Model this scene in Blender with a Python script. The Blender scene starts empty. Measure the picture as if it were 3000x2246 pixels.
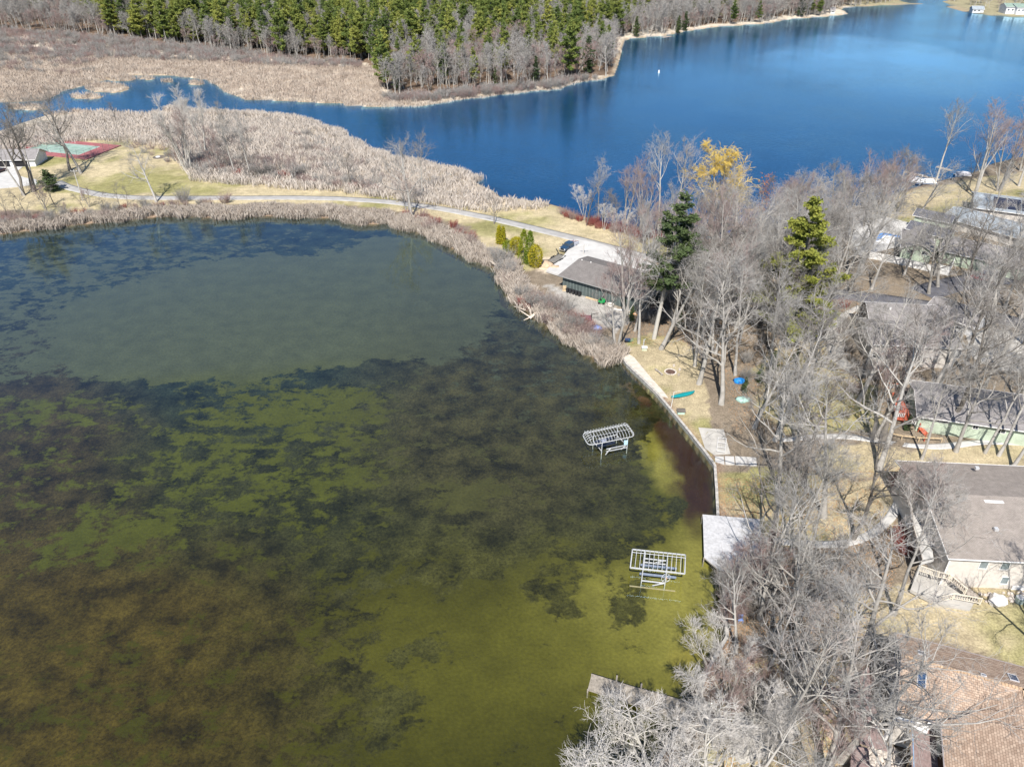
import bpy, math, random
import numpy as np
from mathutils import Vector
random.seed(7); rng = np.random.default_rng(11)
R = math.radians
SC = bpy.context.scene
COL = SC.collection
# ---------------------------------------------------------------- camera
FPX, CX, CY, PITCH, HCAM = 2300.0, 1500.0, 1123.0, R(32.7), 85.0
cd = bpy.data.cameras.new('camera'); cam = bpy.data.objects.new('camera', cd); COL.objects.link(cam)
cam.location = (0, 0, HCAM); cam.rotation_euler = (math.pi/2 - PITCH, 0, 0)
cd.sensor_width = 36; cd.lens = 36*FPX/3000; cd.clip_start = 1; cd.clip_end = 9000
SC.camera = cam
# ---------------------------------------------------------------- sky and sun
SUN_AZ, SUN_EL = R(11), R(50)
w = bpy.data.worlds.new('World'); SC.world = w; w.use_nodes = True
nt = w.node_tree; nt.nodes.clear()
wo = nt.nodes.new('ShaderNodeOutputWorld'); bg = nt.nodes.new('ShaderNodeBackground'); sky = nt.nodes.new('ShaderNodeTexSky')
sky.sky_type = 'NISHITA'; sky.sun_disc = False; sky.sun_elevation = SUN_EL; sky.sun_rotation = math.pi + SUN_AZ
sky.altitude = 300; sky.air_density = 1.0; sky.dust_density = 0.3; sky.ozone_density = 3.0
nt.links.new(sky.outputs[0], bg.inputs[0]); bg.inputs[1].default_value = 0.088
nt.links.new(bg.outputs[0], wo.inputs[0])
sl = bpy.data.lights.new('sun', 'SUN'); sl.energy = 5.0; sl.angle = R(0.53); sl.color = (1, .95, .88)
so = bpy.data.objects.new('sun', sl); COL.objects.link(so)
so.rotation_euler = Vector((math.sin(SUN_AZ)*math.cos(SUN_EL), math.cos(SUN_AZ)*math.cos(SUN_EL), -math.sin(SUN_EL))).to_track_quat('-Z', 'Y').to_euler()
so.location = (-60, -60, 150)
SC.view_settings.view_transform = 'Standard'; SC.view_settings.look = 'None'
SC.view_settings.exposure = 0.55; SC.view_settings.gamma = 1; SC.view_settings.use_curve_mapping = False
try:
    SC.cycles.max_bounces = 5; SC.cycles.diffuse_bounces = 2; SC.cycles.glossy_bounces = 2; SC.cycles.transparent_max_bounces = 8
    SC.cycles.caustics_reflective = False; SC.cycles.caustics_refractive = False
except Exception: pass

# ---------------------------------------------------------------- geometry of the view
sP, cP = math.sin(PITCH), math.cos(PITCH)
def P(px, py, z=0.0):
    """world point seen at photo pixel (px,py) lying at height z"""
    u = (px-CX)/FPX; v = (py-CY)/FPX
    d = (u, cP - v*sP, -sP - v*cP)
    t = (z-HCAM)/d[2]
    return np.array([d[0]*t, d[1]*t, z])
def PR(pts, z=0.0): return np.array([P(a, b, z)[:2] for a, b in pts])
def proj(x, y, z=0.0):
    dx, dy, dz = x, y, z-HCAM
    zc = dy*cP - dz*sP; vc = -dy*sP - dz*cP
    zc = np.maximum(zc, 1e-3)
    return CX + FPX*dx/zc, CY + FPX*vc/zc
def inside(x, y, poly):
    x = np.asarray(x, float); y = np.asarray(y, float); r = np.zeros(x.shape, bool); n = len(poly)
    for i in range(n):
        x0, y0 = poly[i]; x1, y1 = poly[(i+1) % n]
        if y0 == y1: continue
        c = ((y0 > y) != (y1 > y)) & (x < (x1-x0)*(y-y0)/(y1-y0)+x0)
        r ^= c
    return r
def segdist(x, y, pts, closed=True):
    x = np.asarray(x, float); y = np.asarray(y, float); d = np.full(x.shape, 1e18); n = len(pts)
    for i in range(n if closed else n-1):
        ax, ay = pts[i]; bx, by = pts[(i+1) % n]; ex, ey = bx-ax, by-ay; L = ex*ex+ey*ey+1e-9
        t = np.clip(((x-ax)*ex+(y-ay)*ey)/L, 0, 1)
        d = np.minimum(d, (x-ax-t*ex)**2+(y-ay-t*ey)**2)
    return np.sqrt(d)
def sst(a, b, x):
    t = np.clip((x-a)/(b-a), 0, 1); return t*t*(3-2*t)

SEAWALL_PX = [(1809,1035),(1835,1074),(1880,1117),(1918,1154),(1945,1185),(2010,1264),(2063,1331),(2091,1370),(2096,1440),(2099,1506),(2104,1600),(2112,1672),(2122,1800),(2126,1873),(2077,1955),(2034,2056),(1987,2134),(1945,2200),(1895,2290),(1820,2420)]
pond_px = [(-900,760),(-300,705),(0,687),(90,676),(181,664),(307,651),(452,637),(565,633),(633,642),(768,633),(900,636),(1000,641),(1045,658),(1100,657),(1150,652),(1168,669),(1253,687),(1307,719),(1360,745),(1400,765),(1454,788),(1485,835),(1494,879),(1538,908),(1556,924),(1603,953),(1664,993),(1704,1029),(1762,1066),(1800,1064)] + SEAWALL_PX
POND = [tuple(p) for p in PR(pond_px)] + [(-2, 30), (-30, -60), (-260, -80), (-420, 150)]
lake_s = [(-700,420),(0,385),(59,362),(145,335),(253,326),(330,328),(362,334),(430,336),(479,324),(565,334),(646,338),(741,341),(886,358),(904,375),(958,386),(981,402),(1010,420),(1059,448),(1131,471),(1244,493),(1316,511),(1393,534),(1447,561),(1470,578),(1506,580),(1601,594),(1646,607),(1690,629),(1762,649),(1835,668),(1950,690),(2080,702),(2160,692),(2230,676),(2267,669),(2340,655),(2407,634),(2520,600),(2600,575),(2646,558),(2732,535),(2768,526),(2840,510),(2904,480),(3000,458),(3300,430),(3900,380)]
lake_n = [(4200,75),(3200,60),(3000,52),(2886,47),(2845,41),(2769,20),(2760,4),(2790,-20),(2830,-45),(2741,-48),(2700,-10),(2633,2),(2719,14),(2570,17),(2455,27),(2475,32),(2488,43),(2398,52),(2316,57),(2253,70),(2090,81),(2000,95),(1940,108),(1870,112),(1832,118),(1822,150),(1812,190),(1800,222),(1769,231),(1678,244),(1642,260),(1561,267),(1452,280),(1335,294),(1244,310),(1118,314),(1018,312),(1000,303),(940,303),(814,296),(723,294),(660,271),(637,253),(606,235),(497,222),(389,222),(289,240),(190,267),(136,296),(0,302),(-700,320)]
LAKE = [tuple(p) for p in PR(lake_s+lake_n)]
def ell(cx, cy, a, b, n=14): return [(cx+a*math.cos(2*math.pi*i/n)*(1+.1*math.sin(3*i)), cy+b*math.sin(2*math.pi*i/n)*(1+.15*math.cos(2*i+1))) for i in range(n)]
ISL = [[tuple(p) for p in PR(ell(*e))] for e in [(353,233,46,6),(430,231,23,4.5),(492,240,11,3.5),(574,246,23,4.5),(316,260,64,13),(255,285,48,7),(80,318,60,6)]]
SEAWALL = PR(SEAWALL_PX)
def dwater(x, y):
    x = np.asarray(x, float); y = np.asarray(y, float)
    d = np.minimum(segdist(x, y, POND), segdist(x, y, LAKE)); ins = inside(x, y, POND) | inside(x, y, LAKE)
    for p in ISL:
        d = np.minimum(d, segdist(x, y, p)); ins &= ~inside(x, y, p)
    return np.where(ins, -d, d)
def hill(x, y, d):
    s = 2.5*sst(9, 36, d)*sst(28, 58, x)*sst(300, 200, y)
    n = 7*sst(15, 260, d)*sst(330, 450, y)
    return s + n
def height(x, y, d=None):
    x = np.asarray(x, float); y = np.asarray(y, float)
    if d is None: d = dwater(x, y)
    ds = segdist(x, y, SEAWALL, False); wall = ds < 5
    land = np.where(wall, np.clip((d-.12)*2.4, -.2, .62), np.clip(d*.30, 0, .62)) + hill(x, y, d)
    deep = np.where(inside(x, y, LAKE), 5.0, 1.9)
    wat = -np.minimum(-d*np.where(wall, 3.0, .45), deep)
    return np.where(d > 0, land, wat)
def hz(x, y): return float(height(np.array([x]), np.array([y]))[0])
def G(px, py, add=0.0):
    """world point where the ray of photo pixel meets the terrain"""
    z = .6
    for _ in range(5):
        p = P(px, py, z); z = max(hz(p[0], p[1]), 0.0)
    p = P(px, py, z); p[2] = z+add
    return p

# ---------------------------------------------------------------- helpers
def link(o): COL.objects.link(o); return o
def tag(o, label=None, cat=None, group=None, kind=None):
    if label: o['label'] = label
    if cat: o['category'] = cat
    if group: o['group'] = group
    if kind: o['kind'] = kind
    return o
def thing(name, loc, label, cat, group=None, rz=0):
    o = link(bpy.data.objects.new(name, None)); o.location = tuple(loc); o.rotation_euler = (0, 0, rz); o.empty_display_size = .3
    return tag(o, label, cat, group)
def fast_mesh(name, V, faces_list, mat=None, smooth=False):
    """faces_list: list of int arrays (n,k)"""
    me = bpy.data.meshes.new(name); V = np.asarray(V, np.float32)
    me.vertices.add(len(V)); me.vertices.foreach_set('co', V.ravel())
    fl = [np.asarray(f, np.int32) for f in faces_list if len(f)]
    loops = np.concatenate([f.ravel() for f in fl]); tot = np.concatenate([np.full(len(f), f.shape[1], np.int32) for f in fl])
    st = np.concatenate([[0], np.cumsum(tot)[:-1]]).astype(np.int32)
    me.loops.add(len(loops)); me.loops.foreach_set('vertex_index', loops)
    me.polygons.add(len(tot)); me.polygons.foreach_set('loop_start', st); me.polygons.foreach_set('loop_total', tot)
    if smooth: me.polygons.foreach_set('use_smooth', np.ones(len(tot), bool))
    me.update(calc_edges=True); me.validate()
    if mat: me.materials.append(mat)
    return me
def mobj(name, me, parent=None, loc=None):
    o = link(bpy.data.objects.new(name, me))
    if parent is not None: o.parent = parent
    if loc is not None: o.location = tuple(loc)
    return o
class MB:
    """collects shapes given in world coordinates (or local ones when built without a parent)"""
    def __init__(s): s.v = []; s.f = []
    def add(s, vs, fs):
        b = len(s.v); s.v += [tuple(map(float, v)) for v in vs]; s.f += [tuple(i+b for i in f) for f in fs]; return s
    def box(s, c, size, rz=0.0, tilt=None):
        a, b, h = size[0]/2, size[1]/2, size[2]/2; co, si = math.cos(rz), math.sin(rz); vs = []
        for z in (-h, h):
            for x, y in ((-a, -b), (a, -b), (a, b), (-a, b)):
                vs.append((c[0]+x*co-y*si, c[1]+x*si+y*co, c[2]+z))
        return s.add(vs, [(0,3,2,1),(4,5,6,7),(0,1,5,4),(1,2,6,5),(2,3,7,6),(3,0,4,7)])
    def beam(s, p, q, w_, h_, up=(0,0,1)):
        p = Vector(p); q = Vector(q); t = (q-p).normalized(); u = Vector(up)
        if abs(t.dot(u)) > .98: u = Vector((0, 1, 0))
        a = t.cross(u).normalized()*w_/2; b = a.cross(t).normalized()*h_/2
        vs = [p-a-b, p+a-b, p+a+b, p-a+b, q-a-b, q+a-b, q+a+b, q-a+b]
        return s.add(vs, [(0,1,2,3),(7,6,5,4),(0,4,5,1),(1,5,6,2),(2,6,7,3),(3,7,4,0)])
    def tube(s, pts, r, n=6, caps=True):
        pts = [Vector(p) for p in pts]; k = len(pts); rs = r if isinstance(r, (list, tuple)) else [r]*k; rings = []
        for i, p in enumerate(pts):
            t = (pts[min(i+1, k-1)]-pts[max(i-1, 0)]).normalized(); u = Vector((0, 0, 1)) if abs(t.z) < .9 else Vector((1, 0, 0))
            a = t.cross(u).normalized(); b = t.cross(a)
            rings.append([p+(a*math.cos(2*math.pi*j/n)+b*math.sin(2*math.pi*j/n))*rs[i] for j in range(n)])
        vs = [v for rg in rings for v in rg]; fs = [(i*n+j, i*n+(j+1) % n, (i+1)*n+(j+1) % n, (i+1)*n+j) for i in range(k-1) for j in range(n)]
        if caps: fs += [tuple(range(n)), tuple(range((k-1)*n, k*n))[::-1]]
        return s.add(vs, fs)
    def prism(s, poly, z0, z1):
        n = len(poly); z0 = z0 if hasattr(z0, '__len__') else [z0]*n; z1 = z1 if hasattr(z1, '__len__') else [z1]*n
        vs = [(p[0], p[1], z0[i]) for i, p in enumerate(poly)]+[(p[0], p[1], z1[i]) for i, p in enumerate(poly)]
        return s.add(vs, [tuple(range(n))[::-1], tuple(range(n, 2*n))]+[(i, (i+1) % n, n+(i+1) % n, n+i) for i in range(n)])
    def slab(s, quad, th):
        """thick plate under a 3d polygon"""
        n = len(quad); q = [tuple(map(float, p)) for p in quad]
        return s.add(q+[(p[0], p[1], p[2]-th) for p in q], [tuple(range(n)), tuple(range(n, 2*n))[::-1]]+[(i, n+i, n+(i+1) % n, (i+1) % n) for i in range(n)])
    def rock(s, c, sx, sy, sz, seed=0, n=8):
        r_ = random.Random(seed); vs = []; fs = []; m = 4
        for i in range(m+1):
            th = math.pi*i/m
            for j in range(n):
                k = 1+r_.uniform(-.18, .18); ph = 2*math.pi*j/n
                vs.append((c[0]+sx*k*math.sin(th)*math.cos(ph), c[1]+sy*k*math.sin(th)*math.sin(ph), c[2]+sz*(k if 0 < i < m else 1)*math.cos(th)))
        for i in range(m):
            for j in range(n): fs.append((i*n+j, (i+1)*n+j, (i+1)*n+(j+1) % n, i*n+(j+1) % n))
        return s.add(vs, fs)
    def mesh(s, name, mat, off=(0,0,0), smooth=False, bevel=0):
        me = bpy.data.meshes.new(name); me.from_pydata([(v[0]-off[0], v[1]-off[1], v[2]-off[2]) for v in s.v], [], s.f); me.validate(); me.update()
        if mat: me.materials.append(mat)
        if smooth: me.polygons.foreach_set('use_smooth', [True]*len(me.polygons))
        import bmesh
        bm = bmesh.new(); bm.from_mesh(me)
        if smooth: bmesh.ops.remove_doubles(bm, verts=bm.verts, dist=1e-4)
        bmesh.ops.recalc_face_normals(bm, faces=bm.faces); bm.to_mesh(me); bm.free()
        return me
    def build(s, name, mat, parent=None, loc=None, smooth=False, bevel=0, grand=None):
        """parent: subtract its world location; top-level: origin at loc"""
        off = (0, 0, 0)
        if parent is not None:
            off = parent.location if parent.parent is None else [parent.location[i]+parent.parent.location[i] for i in range(3)]
        elif loc is not None: off = loc
        o = mobj(name, s.mesh(name, mat, off, smooth), parent, loc if parent is None and loc is not None else None)
        if bevel:
            b = o.modifiers.new('bevel', 'BEVEL'); b.width = bevel; b.segments = 2; b.limit_method = 'ANGLE'
        return o
def copy_thing(root, loc, rz=0, sc=1.0, label=None, group=None, cat=None):
    r = root.copy(); COL.objects.link(r); r.location = tuple(loc); r.rotation_euler = (0, 0, rz)
    r.scale = (sc, sc, sc) if not hasattr(sc, '__len__') else sc
    if label: r['label'] = label
    if cat: r['category'] = cat
    if group: r['group'] = group
    elif 'group' in r: del r['group']
    for ch in list(root.children):
        c = ch.copy(); COL.objects.link(c); c.parent = r
        for g in ch.children:
            d = g.copy(); COL.objects.link(d); d.parent = c
    return r

# ---------------------------------------------------------------- materials
MATS = {}
def mat(name, col, rough=.8, var=.12, scale=3.0, col2=None, metal=0.0, spec=.3, bump=0.0, bscale=None, coord='obj', stretch=None, detail=4):
    """procedural material: two tones mixed by noise, fine relief from a second noise"""
    if name in MATS: return MATS[name]
    m = bpy.data.materials.new(name); m.use_nodes = True; n = m.node_tree; n.nodes.clear(); L = n.links.new
    out = n.nodes.new('ShaderNodeOutputMaterial'); b = n.nodes.new('ShaderNodeBsdfPrincipled'); L(b.outputs[0], out.inputs[0])
    b.inputs['Roughness'].default_value = rough; b.inputs['Metallic'].default_value = metal; b.inputs['Specular IOR Level'].default_value = spec
    g = n.nodes.new('ShaderNodeNewGeometry') if coord == 'world' else n.nodes.new('ShaderNodeTexCoord')
    src = g.outputs['Position'] if coord == 'world' else g.outputs['Object']
    if stretch:
        mp = n.nodes.new('ShaderNodeMapping'); mp.inputs['Scale'].default_value = stretch; L(src, mp.inputs[0]); src = mp.outputs[0]
    t = n.nodes.new('ShaderNodeTexNoise'); t.inputs['Scale'].default_value = scale; t.inputs['Detail'].default_value = detail; L(src, t.inputs['Vector'])
    mx = n.nodes.new('ShaderNodeMix'); mx.data_type = 'RGBA'
    c2 = col2 or tuple(min(1, c*(1+var)) for c in col); c1 = col if col2 else tuple(c*(1-var) for c in col)
    mx.inputs['A'].default_value = (*c1, 1); mx.inputs['B'].default_value = (*c2, 1)
    rp = n.nodes.new('ShaderNodeMapRange'); rp.inputs[1].default_value = .35; rp.inputs[2].default_value = .65
    L(t.outputs['Fac'], rp.inputs[0]); L(rp.outputs[0], mx.inputs['Factor']); L(mx.outputs['Result'], b.inputs['Base Color'])
    if bump:
        t2 = n.nodes.new('ShaderNodeTexNoise'); t2.inputs['Scale'].default_value = bscale or scale*4; L(src, t2.inputs['Vector'])
        bp = n.nodes.new('ShaderNodeBump'); bp.inputs['Strength'].default_value = bump; bp.inputs['Distance'].default_value = .05
        L(t2.outputs['Fac'], bp.inputs['Height']); L(bp.outputs[0], b.inputs['Normal'])
    MATS[name] = m; return m
def varied(name, cols, rough=.9, spec=.1, transl=0.0, nscale=.35):
    """foliage / bark: colour differs from object to object and with noise over the plant"""
    if name in MATS: return MATS[name]
    m = bpy.data.materials.new(name); m.use_nodes = True; n = m.node_tree; n.nodes.clear(); L = n.links.new
    out = n.nodes.new('ShaderNodeOutputMaterial'); b = n.nodes.new('ShaderNodeBsdfPrincipled')
    b.inputs['Roughness'].default_value = rough; b.inputs['Specular IOR Level'].default_value = spec
    oi = n.nodes.new('ShaderNodeObjectInfo'); g = n.nodes.new('ShaderNodeNewGeometry')
    t = n.nodes.new('ShaderNodeTexNoise'); t.inputs['Scale'].default_value = nscale; t.inputs['Detail'].default_value = 5; L(g.outputs['Position'], t.inputs['Vector'])
    ad = n.nodes.new('ShaderNodeMath'); ad.operation = 'MULTIPLY_ADD'; ad.inputs[1].default_value = .55; L(oi.outputs['Random'], ad.inputs[0])
    mr = n.nodes.new('ShaderNodeMapRange'); mr.inputs[1].default_value = .3; mr.inputs[2].default_value = .7; mr.inputs[4].default_value = .45
    L(t.outputs['Fac'], mr.inputs[0]); L(mr.outputs[0], ad.inputs[2])
    cr = n.nodes.new('ShaderNodeValToRGB'); el = cr.color_ramp.elements
    for i, c in enumerate(cols):
        p = i/(len(cols)-1)
        if i == 0: e = el[0]; e.position = 0
        elif i == len(cols)-1: e = el[len(el)-1]; e.position = 1
        else: e = el.new(p)
        e.color = (*c, 1)
    L(ad.outputs[0], cr.inputs[0]); L(cr.outputs[0], b.inputs['Base Color'])
    if transl:
        tr = n.nodes.new('ShaderNodeBsdfTranslucent'); L(cr.outputs[0], tr.inputs[0]); ms = n.nodes.new('ShaderNodeMixShader'); ms.inputs[0].default_value = transl
        L(b.outputs[0], ms.inputs[1]); L(tr.outputs[0], ms.inputs[2]); L(ms.outputs[0], out.inputs[0])
    else: L(b.outputs[0], out.inputs[0])
    MATS[name] = m; return m
def courses(name, col, col2, period, axis='UV', rough=.9, width=.3, blend=(1,1)):
    """rows of shingles or siding boards from UV coordinates in metres"""
    if name in MATS: return MATS[name]
    m = bpy.data.materials.new(name); m.use_nodes = True; n = m.node_tree; n.nodes.clear(); L = n.links.new
    out = n.nodes.new('ShaderNodeOutputMaterial'); b = n.nodes.new('ShaderNodeBsdfPrincipled'); L(b.outputs[0], out.inputs[0]); b.inputs['Roughness'].default_value = rough; b.inputs['Specular IOR Level'].default_value = .2
    tc = n.nodes.new('ShaderNodeTexCoord'); br = n.nodes.new('ShaderNodeTexBrick'); L(tc.outputs['UV'], br.inputs['Vector'])
    br.inputs['Scale'].default_value = 1; br.inputs['Brick Width'].default_value = width; br.inputs['Row Height'].default_value = period
    br.inputs['Mortar Size'].default_value = period*.07; br.inputs['Color1'].default_value = (*col, 1); br.inputs['Color2'].default_value = (*col2, 1)
    br.inputs['Mortar'].default_value = (*[c*.45 for c in col], 1); br.inputs['Mortar Smooth'].default_value = .3
    g = n.nodes.new('ShaderNodeNewGeometry'); t = n.nodes.new('ShaderNodeTexNoise'); t.inputs['Scale'].default_value = .9; t.inputs['Detail'].default_value = 6; L(g.outputs['Position'], t.inputs['Vector'])
    mr = n.nodes.new('ShaderNodeMapRange'); mr.inputs[1].default_value = .3; mr.inputs[2].default_value = .7; mr.inputs[3].default_value = .84; mr.inputs[4].default_value = 1.08
    L(t.outputs['Fac'], mr.inputs[0]); mu = n.nodes.new('ShaderNodeVectorMath'); mu.operation = 'SCALE'; L(br.outputs['Color'], mu.inputs[0]); L(mr.outputs[0], mu.inputs['Scale'])
    L(mu.outputs[0], b.inputs['Base Color'])
    bp = n.nodes.new('ShaderNodeBump'); bp.inputs['Strength'].default_value = .5; bp.inputs['Distance'].default_value = .02; bp.invert = True; L(br.outputs['Fac'], bp.inputs['Height']); L(bp.outputs[0], b.inputs['Normal'])
    MATS[name] = m; return m
# ================================================================ ground
def grid_axis(parts):
    a = []
    for lo, hi, st in parts: a.append(np.arange(lo, hi, st))
    return np.concatenate(a+[[parts[-1][1]]])
gx = grid_axis([(-3000,-900,150),(-900,-420,12),(-420,-210,4),(-210,20,1.3),(20,46,.6),(46,120,1.3),(120,260,3.2),(260,900,12),(900,3000,150)])
gy = grid_axis([(-400,0,25),(0,40,4),(40,150,.8),(150,320,1.3),(320,470,2.2),(470,760,7),(760,1500,60),(1500,4000,200)])
GX, GY = np.meshgrid(gx, gy); fx, fy = GX.ravel(), GY.ravel()
D = np.concatenate([dwater(fx[i:i+40000], fy[i:i+40000]) for i in range(0, len(fx), 40000)])
Z = np.concatenate([height(fx[i:i+40000], fy[i:i+40000], D[i:i+40000]) for i in range(0, len(fx), 40000)])
def fbm(x, y, s, seed=0, octs=4):
    r_ = np.random.default_rng(seed); v = 0; a = 1; tot = 0
    for o in range(octs):
        for _ in range(3):
            th = r_.uniform(0, 6.28); ph = r_.uniform(0, 6.28); k = s*(2**o)*r_.uniform(.7, 1.4)
            v = v+a*np.sin(k*(x*math.cos(th)+y*math.sin(th))+ph+1.7*np.sin(k*.6*(x*math.sin(th+1)-y*math.cos(th+1))+ph*2))
        tot += a*1.7; a *= .55
    return v/tot
jit = fbm(fx, fy, 1.1, 5, 3)*.05*(D > 1.2); Z = Z+np.where(D > 1.2, jit, 0)
wx = fx+fbm(fx, fy, .35, 1)*1.6; wy = fy+fbm(fx, fy, .35, 2)*1.6
u, v = proj(wx, wy, np.maximum(Z, 0))
ZC = np.zeros((len(fx), 4), np.float32)
def zone(c, a=0.0): return np.array([*c, a])
litter, lawn_dry, lawn_green = (.215,.175,.13), (.44,.37,.235), (.24,.23,.09)
marsh, forest_c, mud, gravel = (.55,.48,.385), (.17,.12,.085), (.05,.042,.028), (.37,.35,.32)
ZC[:, :3] = litter
def paint(msk, c, a=1.0):
    m = (np.asarray(msk, float)*a)[:, None]; ZC[:, :3] = ZC[:, :3]*(1-m)+np.array(c)*m
north = (GY.ravel() > 240) & (v < 420)
paint(north, marsh)
MARSH_FOREST = [(-900,60),(0,95),(250,120),(480,140),(700,150),(900,178),(1080,185),(1110,240),(1150,285),(1300,285),(1500,262),(1700,235),(1800,215),(1800,100),(2200,60),(2460,20),(2600,-60),(2600,-300),(-900,-300)]
paint(inside(u, v, MARSH_FOREST) & (GY.ravel() > 240), forest_c)
fl = fy > 900; paint(fl, forest_c)
paint((fx > 60) & (v < 60) & (u > 2500), (.30,.27,.17))
LAWN_L = [(-400,640),(-400,470),(100,470),(110,440),(180,408),(290,400),(400,408),(500,425),(545,505),(560,518),(700,530),(900,545),(1000,550),(1130,570),(1300,592),(1420,612),(1500,603),(1610,600),(1700,640),(1850,690),(2000,720),(1960,780),(1700,700),(1640,790),(1560,790),(1500,800),(1440,740),(1400,680),(1300,640),(1160,620),(1000,600),(850,594),(600,600),(400,612),(300,630),(200,632),(100,615)]
nz = fbm(fx, fy, .11, 9); nz2 = fbm(fx, fy, .5, 12)
inl = inside(u, v, LAWN_L); paint(inl, lawn_dry)
paint(inl & (u < 560), lawn_green, .0); gm = inl*sst(-.25, .45, nz+.45*sst(500, 150, u)*sst(590, 480, v)-.12+.2*nz2); paint(gm, lawn_green, .85)
MARSH_M = [(-700,400),(0,386),(250,328),(330,326),(560,332),(741,340),(890,356),(1000,412),(1131,468),(1250,492),(1393,532),(1460,572),(1600,590),(1600,600),(1500,604),(1420,613),(1300,594),(1130,572),(1000,552),(900,547),(700,532),(560,520),(530,470),(500,427),(400,410),(290,402),(180,409),(0,440),(-700,450)]
paint(inside(u, v, MARSH_M), (.46,.39,.29))
LAWN_F = [(1832,1012),(1900,985),(1980,1000),(2030,1030),(2070,1130),(2085,1230),(2110,1290),(2100,1380),(2085,1330),(2010,1258),(1945,1180),(1900,1100),(1868,1060)]
LAWN_2 = [(2096,1375),(2240,1380),(2500,1400),(2690,1370),(2640,1490),(2560,1570),(2400,1600),(2240,1620),(2230,1520),(2102,1505)]
LAWN_3 = [(2480,1740),(2700,1700),(2830,1740),(3050,1700),(3400,1760),(3400,2100),(2990,1940),(2620,1840),(2480,1900),(2400,1850)]
LAWN_4 = [(2520,580),(2780,540),(3100,480),(3300,520),(3000,600),(2800,610),(2700,650),(2560,660)]
LAWN_5 = [(2280,1000),(2420,980),(2440,1080),(2560,1130),(2600,1250),(2300,1280),(2200,1200),(2220,1080)]
LAWN_6 = [(2420,1300),(2760,1310),(3000,1290),(3000,1380),(2700,1365),(2500,1390),(2400,1360)]
LAWN_7 = [(2150,1950),(2500,1900),(2480,2246),(2500,2400),(2100,2400),(2060,2140)]
for pl, g in ((LAWN_F,.55),(LAWN_2,.55),(LAWN_3,.5),(LAWN_4,.6),(LAWN_5,.5),(LAWN_6,.3),(LAWN_7,.45)):
    m = inside(u, v, pl); paint(m, lawn_dry, .8); paint(m*sst(-.45, .4, nz+.5*nz2), lawn_green, min(.95, g*1.5))
paint(inside(u, v, [(1600,838),(1660,845),(1700,858),(1790,885),(1850,930),(1820,985),(1760,965),(1700,935),(1640,895)]), gravel)
paint(inside(u, v, [(1572,790),(1590,765),(1625,748),(1660,740),(1665,790),(1640,806),(1600,800)]), (.62,.52,.40), .7)
# a fringe of dead leaves and muck at every natural shore, dark under water
paint(sst(2.5, 0, D)*(D > 0)*(fy < 260), (.30,.2,.14), .6)
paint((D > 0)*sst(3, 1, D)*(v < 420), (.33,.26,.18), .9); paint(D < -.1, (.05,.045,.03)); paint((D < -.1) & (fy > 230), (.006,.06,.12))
ZC[:, 3] = 1
nx_, ny_ = len(gx), len(gy); idx = np.arange(nx_*ny_).reshape(ny_, nx_)
F = np.stack([idx[:-1,:-1].ravel(), idx[:-1,1:].ravel(), idx[1:,1:].ravel(), idx[1:,:-1].ravel()], 1)
me = fast_mesh('ground', np.stack([fx, fy, Z], 1), [F], None, True)
ca = me.color_attributes.new('zone', 'FLOAT_COLOR', 'POINT'); ca.data.foreach_set('color', ZC.ravel())
def attr_mat(name, attr='zone', fine=((6,.35),(.9,.3)), rough=.95, bump=.5, bs=5.0, spec=.1):
    m = bpy.data.materials.new(name); m.use_nodes = True; n = m.node_tree; n.nodes.clear(); L = n.links.new
    out = n.nodes.new('ShaderNodeOutputMaterial'); b = n.nodes.new('ShaderNodeBsdfPrincipled'); L(b.outputs[0], out.inputs[0]); b.inputs['Roughness'].default_value = rough; b.inputs['Specular IOR Level'].default_value = spec
    a = n.nodes.new('ShaderNodeVertexColor'); a.layer_name = attr; g = n.nodes.new('ShaderNodeNewGeometry'); cur = a.outputs['Color']
    for sc, am in fine:
        t = n.nodes.new('ShaderNodeTexNoise'); t.inputs['Scale'].default_value = sc; t.inputs['Detail'].default_value = 5; L(g.outputs['Position'], t.inputs['Vector'])
        mr = n.nodes.new('ShaderNodeMapRange'); mr.inputs[1].default_value = .28; mr.inputs[2].default_value = .72; mr.inputs[3].default_value = 1-am; mr.inputs[4].default_value = 1+am
        L(t.outputs['Fac'], mr.inputs[0]); s = n.nodes.new('ShaderNodeVectorMath'); s.operation = 'SCALE'; L(cur, s.inputs[0]); L(mr.outputs[0], s.inputs['Scale']); cur = s.outputs[0]
    L(cur, b.inputs['Base Color'])
    t = n.nodes.new('ShaderNodeTexNoise'); t.inputs['Scale'].default_value = bs; t.inputs['Detail'].default_value = 4; L(g.outputs['Position'], t.inputs['Vector'])
    bp = n.nodes.new('ShaderNodeBump'); bp.inputs['Strength'].default_value = bump; bp.inputs['Distance'].default_value = .15; L(t.outputs['Fac'], bp.inputs['Height']); L(bp.outputs[0], b.inputs['Normal'])
    return m
me.materials.append(attr_mat('ground_soil_and_grass', fine=((3.5,.32),(.6,.2),(.09,.15))))
tag(mobj('ground', me), kind='structure')

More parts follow.
